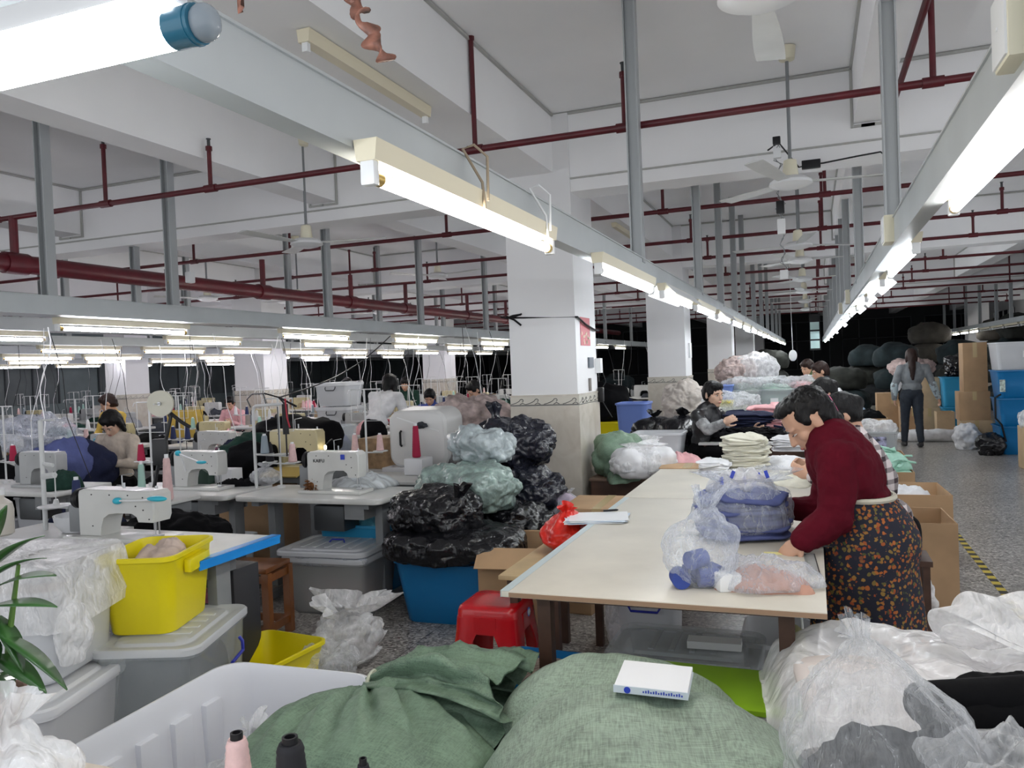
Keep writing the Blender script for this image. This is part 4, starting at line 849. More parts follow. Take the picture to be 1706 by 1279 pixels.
# yellow tub low, plastic clump
tub('empty low yellow tub on the floor beside the wooden stool',Vector((-2.62,3.22,0)),-.10,.42,.50,.22,YELLOW,tap=.88)
bagthing('crumpled empty clear plastic bags standing on the floor between the tubs',Vector((-2.42,3.68,0)),.3,CLEARW,.19,.17,.36,None,None,seed=51,neck=.75,flare=.13,pleats=7,amp=.05,tilt=(.08,.05),nr=.09)
softbag('thin clear bag slumped against the clump of clear bags',Vector((-2.40,3.45,0)),.3,.16,.15,.11,CLEAR,15,.05,.05,2.2,cat='plastic bag',name='clear_bag',sub=5)
# stack of tubs on left
t=tub('clear lidded tub of dark cloth with a blue side handle, under the yellow tub',Vector((-2.71,2.75,0)),PI/2-.02+.35,.60,.44,.46,CLEARP,lid=MILKYC,contents=C_BLACK,ch=.95,tap=.9)
mb=MB(); mb.tube([(.14,-.235,.38),(.14,-.25,.36),(.13,-.255,.32),(.0,-.255,.31)],.008,8); obj('handle',mb,mat('blue_handle',(.02,.03,.35),.4),t); mb=MB(); 
obj('rag',heap(.07,.05,.05,.03,20,2),cloth('grey_green_rag',(.14,.17,.15)),t,loc=(-.03,-.24,.25),rot=(PI/2,0,0),angle=180)
t=tub('bright yellow tub standing on the clear lidded tub',Vector((-2.80,2.76,.495)),PI/2+.33,.46,.34,.34,YELLOW,tap=.84,contents=mat('orange_scraps',(.65,.45,.05),.8,var=.3),ch=.75)
mb=MB(); mb.box((-.10,-.200,.24),(.10,-.166,.30),0,bev=.008); obj('grip',mb,YELLOW,t); 
obj('scraps',heap(.14,.10,.05,.03,14,8),cloth('blush_scraps',(.62,.50,.44)),t,loc=(.06,0,.29),angle=180)
tub('white lidded tub at far left below the tub of white cloth',Vector((-3.00,2.16,0)),.30,.70,.52,.40,MILKY,lid=MILKY,contents=C_WHITE,ch=.8)
t=tub('translucent tub of white cloth stacked on the white lidded tub',Vector((-3.06,2.26,.445)),.30,.62,.46,.36,MILKYC,contents=cloth('warm_white_cloth',(.60,.55,.53)),ch=.95,tap=.93)
t=thing('plastic_bag','big clear plastic bag draped over the translucent tub at the left edge','plastic bag',Vector((-3.05,2.28,.64)),.30)
mb=MB(); rings=[]
for j in range(12):
    u=j/11; z=.02+.24*math.sin(u*PI/2) ; k=1.05-.12*u; ring=[]
    for (x,y,_) in rrect(.68*k,.54*k,.09,0,12):
        a=math.atan2(y,x); q=Vector((x*5,y*5,u*3)); f_=1+.05*fr(q)+.03*math.sin(9*a+u*4)*(1-u*.5)
        ring.append((x*f_,y*f_,z+.03*fr(q*1.4)))
    rings.append(ring)
rings.append([(p[0]*.7,p[1]*.7,p[2]+.0+.02*fr(Vector((p[0]*9,p[1]*9,2)))) for p in rings[-1]]); rings.append([(p[0]*.3,p[1]*.3,p[2]) for p in rings[-1]])
mb.loft(rings,0,False,True); obj('bag_film',mb,CLEARW,t,angle=180)
obj('trailing_corner',blob(.05,.09,.14,.02,6,4,5,2,.02),CLEARW,t,loc=(.33,-.17,-.12),angle=180)
# empty white tub in the foreground
t=thing('storage_tub','large empty white tub with ribbed walls in the foreground','storage tub',Vector((-1.86,2.06,0)),.03)
mb=tub_mesh(.66,.92,.46,.006,.92,.10,.02)
for i in range(5):
    y=-.32+i*.16
    mb.box((-.325,y-.045,.10),(-.290,y+.045,.36),bev=.008)
obj('tub_body',mb,mat('white_tub_plastic',(.76,.77,.82),.33,spec=.4),t,angle=40)
bagthing('thin clear bag with a twisted peak inside the large white tub',Vector((-1.80,2.1,.02)),0,CLEARW,.15,.15,.42,None,None,seed=61,neck=.93,flare=.02,pleats=9,tilt=(.05,.05),amp=.03,nr=.012)
softbag('dark bundle of cloth lying at the bottom of the large white tub',Vector((-1.80,2.0,.02)),.2,.22,.30,.05,C_GREY,71,.02,.02,2.4,cat='cloth bundle',name='cloth_bundle',sub=5)
# green sacks
K_=pz(612,1142,.50); t=thing('woven_sack','green woven sack tied with string, its ruffled mouth flopping to the right','sack',Vector((K_.x+.17,K_.y-.34,.10)),0)
mb=blob(.45,.36,.30,.03,3.2,3,6,2.1,.02); NK=Vector((-.17,.34,.40))
CB=Vector((0,0,.2)); AX=(NK-CB).normalized(); E1=AX.cross(Vector((0,0,1))).normalized(); E2=AX.cross(E1); vs=[]
for v in mb.v:
    p=Vector(v); d=(NK-p); dist=d.length; 
    if dist<.72:
        k=max(0,1-dist/.72)**1.5; rel=p-NK; a=math.atan2(rel.dot(E2),rel.dot(E1)); p+=d*k*.85; p+=(Vector(v)-CB).normalized()*(.030*math.sin(a*15)+.016*math.sin(a*29+1))*min(1,k*3.5)*(1-k)**1.3
    vs.append(p[:])
mb.v=vs; obj('sack_body',mb,GREENSACK,t,angle=180)
mb=MB(); rings=[]; dirn=Vector((.95,.10,.0)).normalized(); sidev=dirn.cross(Vector((0,0,1))).normalized(); upv=sidev.cross(dirn)
for j in range(34):
    u=j/33; c=NK+dirn*(.52*u)+Vector((0,0,.03*math.sin(u*2.4)-.04*u*u)); rx_=.035+.19*u**.55; rz2=.03+.070*math.sin(min(1,u*1.5)*PI/2)
    ring=[]
    for q in range(84):
        a=2*PI*q/84; pf=1+(.30-.12*u)*math.sin(9*a+2+u*2)+.16*math.sin(17*a)+.12*math.sin(4*a+u*5)
        n1=.035*fr(Vector((math.cos(a)*2.2,math.sin(a)*2.2,u*5)))*min(1,u*4)
        ring.append((c+sidev*math.cos(a)*(rx_*pf+n1)+upv*math.sin(a)*(rz2*pf+n1)+dirn*.05*u*math.sin(3*a+1))[:])
    rings.append(ring)
inner=[[tuple(c0+(Vector(p)-Vector(c0))*1 for c0,p in [(0,0)])] ] if 0 else None
mb.loft(rings,0,False,False)
rin=[]
for j in range(33,6,-3):
    cc=Vector((0,0,0)); 
    for p in rings[j]: cc+=Vector(p)
    cc/=len(rings[j]); rin.append([(cc+(Vector(p)-cc)*.93)[:] for p in rings[j]])
mb.loft([rings[33]]+rin,0,False,True); obj('ruffled_mouth',mb,GREENSACK,t,angle=180)
mb=MB(); mb.tube([(NK+sidev*.052*math.cos(a)+upv*.05*math.sin(a)+dirn*.02)[:] for a in [2*PI*q/16*1.0 for q in range(17)]],.007,6); mb.tube([(NK+dirn*.02+upv*-.04)[:],(NK+Vector((.14,-.13,-.06)))[:],(NK+Vector((.18,-.20,-.16)))[:],(NK+Vector((.19,-.22,-.24)))[:]],.0025,5); obj('tie_string',mb,mat('string_pale',(.5,.52,.42),.8),t)
t=thing('woven_sack','huge pale green woven sack filling the bottom centre of the picture','sack',Vector((-.44,2.0,.0)),.25)
mb=blob(.47,.46,.395,.035,2.4,7,6,2.6,.0); obj('sack_body',mb,GREENSACK2,t,angle=180)
t=thing('woven_sack','second pale green sack bulging behind the huge one','sack',Vector((-.60,2.40,.0)),.1)
mb=blob(.42,.26,.375,.03,2.4,9,6,2.4,.0); obj('sack_body',mb,GREENSACK2,t,angle=180)
t=thing('frayed_straps','frayed tuft of green straw-like sack threads between the two green sacks','thread tuft',Vector((-.80,1.82,.36)),0,kind='stuff')
mb=MB(); rnd=random.Random(9)
for i in range(90):
    a=rnd.uniform(0,6.28); r=rnd.uniform(.03,.12); p0=Vector((rnd.uniform(-.03,.03),rnd.uniform(-.03,.03),rnd.uniform(0,.05))); p1=p0+Vector((r*math.cos(a),r*math.sin(a),rnd.uniform(.02,.13))); mb.tube([p0,p0.lerp(p1,.5)+Vector((0,0,.02)),p1],.002,4)
obj('threads',mb,mat('straw_green',(.35,.38,.25),.7),t)
# notebook
p=pz(1090,1128,.70)
t=thing('notebook','white notepad with a blue printed cover edge lying on the green sack','notebook',Vector((p.x,p.y,.690)),(.03,.03,.06))
mb=MB(); mb.box((-.098,-.085,.0),(.098,.085,.016),bev=.002); obj('page_block',mb,mat('paper_white',(.78,.79,.82),.6),t); mb=MB(); mb.box((-.10,-.088,-.004),(.10,.086,0)); mb.box((-.10,-.089,-.004),(.10,-.0865,.016)); obj('cover',mb,mat('cover_pale',(.60,.66,.72),.4),t,smooth=False)
mb=MB(); mb.tube([(-.062,-.0905,.006),(-.062,-.0888,.006)],.009,16); obj('cover_emblem',mb,MATS['blue_ink'],t); rnd=random.Random(2); mb=MB()
for i in range(16): mb.box((-.02+i*.0068,-.0904,.003),(-.0165+i*.0068,-.089,.0075+.002*(i%3)))
obj('cover_print',mb,MATS['blue_ink'],t,smooth=False)
# blue tray of straps, lime cover
tub('blue crate of folded beige straps behind the green sacks',Vector((-.98,2.92,0)),-.05,.50,.36,.40,BLUEP,tap=.9,contents=C_BEIGE,ch=.75)
t=thing('strap_bundle','bundle of looped pinkish beige straps sticking out of the blue crate','strap bundle',Vector((-1.0,2.80,.36)),.2); mb=MB()
for i in range(11):
    r=.045+i*.009; mb.tube([(r*math.cos(a)*1.2+.03,i*.008-.04,r*math.sin(a)*.75) for a in [PI*q/12 for q in range(13)]],.006,6)
obj('straps',mb,C_BEIGE,t)
t=thing('lime_crate_lid','bright lime green lid between the green sack and the table','lid',Vector((-.32,2.86,.40)),-.02); mb=MB(); mb.loft([rrect(.56,.34,.04,0),rrect(.58,.36,.04,.004),rrect(.58,.36,.04,.02),rrect(.54,.32,.04,.026)]); obj('lid_plate',mb,mat('lime_plastic',(.42,.75,.04),.35),t)
tub('low grey crate under the lime green lid',Vector((-.32,2.86,0)),-.02,.54,.34,.40,MILKY)
# right foreground: bundle under plastic, cartons, black cloth
t=thing('fabric_bale','bale of white and pinkish cloth wrapped in clear plastic at lower right','fabric bale',Vector((.40,2.38,0)),.12)
c=obj('cloth_block',stack(.92,.62,.66,13,3,.01,.01,.01),mat('pale_pink_cloth',(.62,.56,.54),.8,var=.12,vscale=3),t,angle=180); c['kind']='stuff'
def fzc(x,y):
    r=max(abs(x)/.54,abs(y)/.44); e=max(0,r-.80)/.2; q=Vector((x*3.5,y*3.5,1)); return .70+.07*x-.15*min(1,e)**2+.05*fr(q)+.03*(crum(q*.8)-.5)
mb=drape(1.10,.80,90,80,fzc); obj('plastic_wrap',mb,film('sheet_film',(.9,.9,.92),.6,.22,3.5,.9,.5),t,loc=(0,.08,0),angle=180)
mb=MB(); rings=[]
for j in range(20):
    u=j/19; c=Vector((.02+.16*u,.20-.16*u,.74+.10*math.sin(u*2.8))); r=.015+.055*math.sin(u*PI)**.7+.02
    rings.append([(c+Vector((r*1.7*math.cos(a)*(1+.2*math.sin(7*a)),.4*r*math.sin(a),r*.62*math.sin(a)*(1+.25*math.sin(6*a+1)))))[:] for a in [2*PI*q/48 for q in range(48)]])
mb.loft(rings,0,False,False); obj('plastic_gather',mb,CLEARW,t,angle=180)
mb=MB()
for pts in ([(0,0),(.02,.03),(.045,.02),(.05,-.01)],[(.08,.04),(.07,-.03)],[(.09,.03),(.135,.02),(.10,-.02)],[(.17,0),(.2,-.005),(.24,.008)],[(-.03,-.03),(0,-.01),(.03,-.02)]): mb.tube([(p[0]*1.4+.16,p[1]*1.4-.10,.006+fzc(p[0]*1.4+.16,p[1]*1.4-.18)) for p in pts],.0022,5)
obj('marker_scrawl',mb,BLKP,t)
t=thing('black_garment','folded black garment lying on the wrapped bale at the right edge','garment',Vector((.42,1.97,.765)),.15); obj('cloth',heap(.24,.13,.10,.03,6,3),C_BLACK,t,angle=180); mb=MB(); mb.cap((-.22,-.03,.05),.045,(.05,-.03,.07),.055); obj('sleeve',mb,C_BLACK,t)
work_table('low packing table under the clear bags in the lower right corner',-.10,.95,1.25,2.02,.55,MATS['pale_table'],DKWOOD,name='packing_table')
bagthing('clear bag twisted to a tall peak, full of dark grey cloth, lower right foreground',Vector((.13,1.74,.55)),.2,film('clear_film_dense',(.85,.87,.9),.26,.2,9.,.9,st=.12),.20,.17,.47,None,C_BLACK,seed=91,neck=.93,flare=.018,pleats=13,tilt=(-.12,.12),amp=.012,crx=.95,crz=.30,nr=.012)
t=thing('plastic_bag','clear bag of crumpled black cloth in the lower right corner','plastic bag',Vector((.36,1.70,.66)),.1); obj('bag_film',heap(.24,.2,.15,.05,9,13),CLEAR,t,loc=(0,0,.015),angle=180); c=obj('contents',heap(.22,.18,.125,.05,12,14),C_BLACK,t,angle=180); c['kind']='stuff'
# near-left table with spools, bag, plant
work_table('beige sewing table corner at the bottom left of the picture',-2.6,-.70,.55,1.27,.75,mat('beige_laminate',(.60,.52,.42),.4,var=.06),GREYLEG,name='sewing_table')
def cone(label,loc,m,h=.17,r0=.036,r1=.021,group=None,tip=BLKP):
    t=thing('thread_cone',label,'thread cone',loc,0,group)
    mb=MB(); pr=[(r0*.8,0),(r0,.006)]+[(r0+(r1-r0)*u+.0008*math.sin(u*80),.006+(h-.02)*u) for u in [i/24 for i in range(25)]]+[(r1*.85,h-.008)]; mb.lathe(pr,20); obj('thread',mb,m,t)
    mb=MB(); mb.lathe([(r1*.62,h-.02),(r1*.6,h+.004),(r1*.42,h+.004),(r1*.4,h-.03)],16); obj('cone_core',mb,tip,t)
    return t
p=pz(394,1225,.92); cone('pale pink thread cone standing at the bottom edge of the picture',Vector((p.x,p.y-.0,.75)),mat('pink_thread',(.70,.48,.47),.8,var=.1,vscale=60),.172,.034,.019)
p=pz(483,1232,.92); cone('black thread cone beside the pink one at the bottom edge',Vector((p.x,p.y,.75)),mat('black_thread',(.01,.01,.014),.8),.172,.036,.024)
p=pz(605,1275,.86); cone('dark spool just peeping over the bottom edge of the picture',Vector((p.x,p.y,.75)),MATS['black_thread'],.12,.02,.012)
bagthing('white plastic carrier bag with a knotted top at the lower left corner',Vector((-1.42,.98,.75)),.2,CLEARW,.15,.12,.27,None,C_WHITE,seed=101,neck=.80,flare=.03,pleats=8,amp=.025,crx=.8,crz=.3,tilt=(.12,.05),nr=.03)
t=thing('potted_plant','green leafy bamboo-like plant in a pot at the left edge','plant',Vector((-1.72,1.20,.77)),0)
mb=MB(); mb.lathe([(.05,0),(.07,.13),(.075,.14),(.068,.14),(.06,.12)],20); obj('pot',mb,mat('pot_brown',(.2,.1,.06),.5),t)
LEAFM=mat('leaf_green',(.035,.12,.025),.35,var=.35,vscale=8,coat=.2); rnd=random.Random(12)
mbs=MB(); mbl=MB()
def leaf(mb,p0,d,L_,wd,droop,tw=0):
    d=Vector(d).normalized(); side=d.cross(Vector((0,0,1))).normalized(); side=(Matrix.Rotation(tw,3,d)@side); rings=[]
    for j in range(12):
        u=j/11; c=Vector(p0)+d*L_*u+Vector((0,0,-droop*u*u*L_)); w2=wd*math.sin(PI*min(1,u*.93+.05))**.85*(1-u*.25); n_=side.cross(d)
        rings.append([(c-side*w2+n_*.15*w2)[:],(c)[:],(c+side*w2+n_*.15*w2)[:],(c-n_*.0015)[:]])
    mb.loft(rings)
for si,(sx,sy,hh) in enumerate([(0,0,.52),(.03,.02,.42),(-.03,.01,.46)]):
    mbs.tube([(sx,sy,.1),(sx*1.3,sy*1.3,hh*.6),(sx*1.8+.02,sy*1.6,hh)],[.008,.007,.004],8)
LV=[((.02,0,.44),(1,.1,.85),.26,.026,.25),((.03,0,.40),(1,.05,.42),.25,.026,.2),((.03,0,.36),(1,.1,.18),.22,.022,.15),((.03,0,.30),(1,0,-.25),.27,.027,.25),((.02,.02,.33),(.7,-.2,-.5),.17,.024,.2),((.0,0,.46),(.5,.1,1.),.2,.024,.1),((.02,0,.42),(.8,.3,.6),.2,.022,.3),((.02,.0,.24),(1,0,-.1),.2,.022,.3),((.0,.0,.38),(.6,-.4,.3),.18,.03,.3),((.0,.0,.28),(.5,-.4,-.1),.17,.032,.4),((0,0,.3),(-.5,.3,.5),.2,.025,.3),((0,0,.4),(-.4,-.3,.7),.2,.025,.3),((0,0,.2),(.6,-.2,.2),.17,.03,.5),((0,0,.5),(.25,.0,1),.16,.02,0),((0,0,.25),(.4,-.5,.4),.17,.03,.5),((0,0,.34),(.35,-.5,.1),.15,.03,.5)]
obj('stems',mbs,mat('stem_green',(.10,.20,.04),.4),t)
for p0,d,L_,wd,dr in LV:
    mb=MB(); leaf(mb,(p0[0],p0[1],p0[2]*.93),d,L_*.80,wd*1.25,dr,rnd.uniform(-.4,.4)); obj('leaf',mb,LEAFM,t,angle=180)
# milky bottle at left edge
p=pz(0,852,.9); t=thing('liquid_bottle','white jug-shaped bottle with blue print at the left edge','bottle',Vector((-4.25,3.09,.76))); mb=MB(); mb.lathe([(.05,0),(.065,.01),(.068,.14),(.06,.18),(.03,.205),(.024,.21),(.024,.23)],24); obj('bottle_body',mb,mat('bottle_white',(.62,.58,.52),.35),t); mb=MB(); mb.lathe([(.027,.225),(.029,.228),(.027,.262),(.02,.265)],20); obj('cap',mb,WPLAS,t)
mb=MB(); mb.loft([[(.0695*math.cos(a),.0695*math.sin(a),z) for a in [-1.9+q*.12 for q in range(14)]] for z in (.10,.14)],0,False,False,closed=False); obj('label_print',mb,MATS['blue_ink'],t)
# hazard tape on the aisle floor
t=thing('hazard_tape','yellow and black striped floor tape running along the aisle','floor tape',(1.11,3.2,0)); mb=MB(); n_=72
for i in range(n_): mb.box((-.026,i*.075,.0006),(.026,(i+1)*.075,.0012 ),i%2)
obj('tape_strip',mb,[mat('tape_yellow',(.55,.42,.04),.4),mat('tape_black',(.035,.03,.025),.5)],t,smooth=False)
# ================================================================== SEWING LANES
MACH=mat('machine_enamel',(.60,.60,.58),.3,var=.06,coat=.2); MACHC=mat('cream_machine_enamel',(.55,.48,.28),.35,var=.1); MACHG=mat('grey_machine_enamel',(.40,.41,.41),.35,var=.1)
def machine_proto(m):
    t=thing('sewing_machine','x','sewing machine',(0,0,-40))
    def rp(pts,r=.015): return pts
    mb=MB(); mb.box((-.26,-.09,0),(.24,.09,.022),0,bev=.004); obj('bed',mb,m,t)
    prof=[(-.20,.02),(-.08,.02),(-.075,.07),(-.06,.125),(-.03,.15),(.02,.158),(.10,.158),(.125,.14),(.135,.11),(.205,.11),(.215,.14),(.215,.265),(.20,.285),(-.17,.29),(-.195,.28),(-.20,.26)]
    mb=MB(); rings=[]
    for y,k in ((-.055,.9),(-.048,1.),(.048,1.),(.055,.9)): rings.append([(.01+(x-.01)*(1 if k==1 else .975),y,.16+(z-.16)*(1 if k==1 else .965)) for x,z in prof])
    mb.loft(rings); obj('arm',mb,m,t,angle=30)
    mb=MB(); mb.tube([(-.20,0,.225),(-.215,0,.225)],.02,12); mb.tube([(-.215,0,.225),(-.222,0,.225),(-.240,0,.225),(-.246,0,.225)],[.05,.06,.06,.05],24); obj('hand_wheel',mb,BLKP,t)
    mb=MB(); mb.tube([(.17,0,.11),(.17,0,.06)],.007,8); mb.tube([(.17,0,.06),(.17,0,.025)],.002,6); mb.tube([(.185,0,.29),(.185,0,.305)],.006,8); obj('needle_bar',mb,STEEL,t)
    mb=MB(); mb.tube([(.19,0,.11),(.19,0,.035)],.004,6); mb.box((.165,-.015,.024),(.205,.012,.032)); obj('presser_foot',mb,STEEL,t)
    mb=MB(); mb.box((-.285,-.03,.03),(-.20,.05,.19),0,bev=.008); obj('motor_box',mb,GREYLEG,t)
    mb=MB()
    for x,z in ((-.12,.26),(-.02,.26),(.08,.26),(.16,.25),(.16,.18),(.19,.13),(-.12,.08),(.12,.2)): mb.tube([(x,-.056,z),(x,-.0545,z)],.004,8)
    obj('screw_caps',mb,BLKP,t)
    mb=MB(); mb.tube([(.06,-.05,.30),(.06,-.05,.33)],.005,6); mb.tube([(-.02,.02,.29),(-.02,.02,.36),(.04,.02,.37)],.003,6); obj('thread_guide',mb,STEEL,t)
    return t
def stable_proto():
    t=thing('sewing_table','x','sewing table',(0,0,-40)); w_,l_=1.16,.55; h=.76
    mb=MB(); mb.loft([rrect(w_,l_,.05,h-.035),rrect(w_+.006,l_+.006,.05,h-.03),rrect(w_+.006,l_+.006,.05,h-.005),rrect(w_,l_,.05,h)]); obj('tabletop',mb,TOPW,t)
    for s in (-1,1):
        mb=MB(); x=s*.44; mb.box((x-.03,-.05,.08),(x+.03,.05,h-.07),0,bev=.006); mb.box((x-.03,-.26,.0),(x+.03,.26,.06),0,bev=.008); mb.box((x-.03,-.22,h-.075),(x+.03,.22,h-.035)); obj('leg',mb,GREYLEG,t)
    mb=MB(); mb.box((-.41,-.03,.14),(.41,.03,.18)); obj('cross_bar',mb,GREYLEG,t)
    mb=MB(); mb.box((-.2,-.12,.17),(.2,.14,.20),M=Matrix.Rotation(.2,4,'X')); obj('treadle',mb,DKMET,t)
    mb=MB(); mb.box((-.05,-.1,.50),(.2,.1,.68),0,bev=.02); obj('motor',mb,DKMET,t)
    mb=MB(); mb.box((.27,-.2,h-.15),(.42,.15,h-.04)); obj('drawer_box',mb,GREYLEG,t,smooth=False)
    return t
def stand_proto(two=True):
    t=thing('thread_stand','x','thread stand',(0,0,-40)); WS=mat('white_rod',(.62,.63,.63),.35)
    mb=MB(); mb.tube([(0,0,0),(0,0,.66)],.008,8); mb.tube([(0,0,.0),(0,0,.02)],.03,16); obj('pole',mb,WS,t)
    mb=MB(); mb.tube([(-.12,0,.18),(.14,0,.18)],.006,6)
    for x in (-.1,.12): mb.lathe([(.05,.186),(.058,.19),(.055,.194),(.01,.194)],18,cx=x)
    obj('cone_tray',mb,WS,t)
    mb=MB(); mb.tube([(-.12,0,.66),(.14,0,.66)],.005,6)
    for x in (-.12,.14): mb.tube([(x,0,.66),(x,-.03,.655),(x,-.04,.63)],.003,6)
    mb.tube([(-.12,0,.66),(-.12,0,.42),(.14,0,.42),(.14,0,.66)],.003,6); obj('guide_arm',mb,WS,t)
    return t
MP=[machine_proto(m) for m in (MACH,MACHC,MACHG)]; TP=stable_proto(); SP=stand_proto()
THR=[MATS['pink_thread'],mat('magenta_thread',(.35,.01,.05),.8),mat('white_thread',(.75,.75,.75),.8),mat('navy_thread',(.02,.03,.10),.8),mat('grey_thread',(.25,.30,.34),.8),mat('mint_thread',(.35,.55,.48),.8),MATS['black_thread']]
THN=['salmon pink','magenta','white','navy','blue grey','mint','black']
CONES=[]
for m in THR:
    c=cone('x',(0,0,-40),m,.14,.032,.02,tip=m if m is MATS['black_thread'] else WPLAS); CONES.append(c)
FR=mat('black_stand',(.012,.012,.014),.4)
rows=[4.72,6.45,7.95,9.45,10.95,12.9,14.6,16.4,18.4]
lanes=[-3.22,-4.45,-5.95,-7.2,-8.75,-11.9,-13.2,-14.9,-16.6]
rnd=random.Random(77)
CL=[(C_BLACK,'black'),(C_DGREY,'dark grey'),(C_NAVY,'navy'),(C_GREY,'grey'),(C_WHITE,'white'),(C_BEIGE,'beige'),(C_BLU2,'slate blue'),(C_PINK,'pink'),(C_DGREEN,'dark green')]
heapm=[heap(.26,.2,.14,.04,8,100+i,48,14).mesh('cloth_heap',CL[i][0],angle=180) for i in range(len(CL))]
bigm=[blob(.36,.30,.27,.06,4,200+i,4,2.2,.06).mesh('cloth_mound',CL[i][0],angle=180) for i in range(len(CL))]
used={}
def uniq(s):
    used[s]=used.get(s,0)+1; return s
def station(x,y,mi,li,ri,facing=0,lane=''):
    where='%s table from the aisle in the %s row of the sewing hall'%(ordn(li),ordn(ri+1))
    dup(TP,(x,y,0),facing,'sewing table, %s'%where if 0 else 'pale worn sewing table, '+where.replace('table ',''),'sewing tables in the left hall')
    if not (li==0 and ri==0): dup(MP[mi],(x+(.12 if not facing else -.12),y,.7605),facing,['white','cream','grey'][mi]+' sewing machine, '+where.replace('of the sewing hall','of tables'),'sewing machines in the left hall')
lanes_i=0
for ri,y in enumerate(rows):
    for li,x in enumerate(lanes):
        if not (inview((x,y,.9),120)): continue
        if li>=5 and y<7: continue
        if x<-9.4 and x>-10.7 and 12<y<13.2: continue
        if li==0 and ri>0 and ri<2: continue
        if li==0 and ri>=1: x=-3.9+.0*ri
        if li==1 and ri>=1: continue
        if abs(x+13.3)<.7 and 12.2<y<13: continue
        xx=x+rnd.uniform(-.08,.08); yy=y+rnd.uniform(-.1,.1); 
        if ri==0 and li<2: xx,yy=x,y
        mi=0 if (ri==0 and li<2) else rnd.choice([0,0,1,2])
        station(xx,yy,mi,li,ri)
        s=dup(SP,(xx-.47,yy+.12,.7605),rnd.uniform(-.2,.2),'white thread stand with a cone tray, %s table from the aisle, %s row'%(ordn(li),ordn(ri+1)),'thread stands on the sewing tables')
        ci=rnd.randrange(7); cj=rnd.randrange(7)
        for q,(dx,c) in enumerate(((-.1,ci),(.12,cj))):
            if yy>13.5 and q: continue
            a=s.rotation_euler[2]
            dup(CONES[c],(xx-.47+dx*math.cos(a),yy+.12+dx*math.sin(a),.955),None,'%s thread cone on the %s side of the stand, %s table, %s row'%(THN[c],('left','right')[q],ordn(li),ordn(ri+1)),'thread cones on stands in the left hall')
        hi=rnd.randrange(len(CL))
        if not(ri==0 and li<2):
            o=bpy.data.objects.new('cloth_heap',heapm[hi]); COL.objects.link(o); o.location=(xx+rnd.uniform(.25,.4),yy-.05,.761); o.rotation_euler=(0,0,rnd.uniform(0,6)); o.scale=(.7,.7,rnd.uniform(.6,1.4))
            tag(o,'%s cloth heap at the right end, %s table from the aisle, %s row'%(CL[hi][1],ordn(li),ordn(ri+1)),'cloth heap','cloth heaps on the sewing tables','stuff')
            o=bpy.data.objects.new('cloth_mound',bigm[rnd.choice([0,1,2,8,3])]); COL.objects.link(o); o.location=(xx-.05,yy+.05,.0); o.rotation_euler=(0,0,rnd.uniform(0,6)); o.scale=(.85,.6,.75); tag(o,'dark bundle on the floor beneath the %s table from the aisle, %s row'%(ordn(li),ordn(ri+1)),'cloth bundle','cloth bundles on the floor beneath the sewing tables','stuff')
            if rnd.random()<.35: carton('small carton standing on the back edge, %s table from the aisle, %s row'%(ordn(li),ordn(ri+1)),(xx-.2,yy+.2,.761),rnd.uniform(-.2,.2),.30,.13,rnd.uniform(.15,.3),False,m=rnd.choice([CARD,CARD2]),group='cartons on the sewing tables')
            for q_ in range(2):
                r2=random.Random(ri*31+li*7+q_); hh=2.05-.8; mbx=MB(); x1_=r2.uniform(-.35,.35); mbx.tube([(0,0,0),(x1_*.3+.03*r2.random(),.03,-hh*.3),(x1_*.6,-.03,-hh*.6),(x1_,.05,-hh)],.0035,5); tr=lt if li<2 else [o_ for o_ in bpy.data.objects if o_.parent is None and o_.name.startswith('lamp_trunking')][min(3+li//2,7)]
                obj('lamp_cord',mbx,[WPLAS,BLKP][(ri+q_)%2],tr,loc=Vector((xx+r2.uniform(-.3,.3),yy+.1,2.06))-tr.location)
            if rnd.random()<.85:
                hi=rnd.choice([0,0,1,2,3,4,6,8]); o=bpy.data.objects.new('cloth_mound',bigm[hi]); COL.objects.link(o); o.location=(xx+rnd.uniform(-.3,.3),yy+.62,rnd.choice([.0,.28,.35])); o.rotation_euler=(0,0,rnd.uniform(0,6)); o.scale=(1,.85,1.1)
                if o.location.z>.1:
                    z0=o.location.z; tub('grey tub holding up the %s bundle behind the %s table, %s row'%(CL[hi][1],ordn(li),ordn(ri+1)),(o.location.x,o.location.y,0),0,.6,.45,z0,MILKY,group='tubs between the sewing tables')
                tag(o,'%s bundle of cloth behind the %s table from the aisle, %s row'%(CL[hi][1],ordn(li),ordn(ri+1)),'cloth bundle','cloth bundles between the sewing tables','stuff')
def big_mound(label,p,s,ci,rz=0.,extra=None):
    o=bpy.data.objects.new('cloth_mound',bigm[ci]); COL.objects.link(o); o.location=p; o.scale=s; o.rotation_euler=(0,0,rz); tag(o,label,'cloth bundle',kind='stuff'); return o
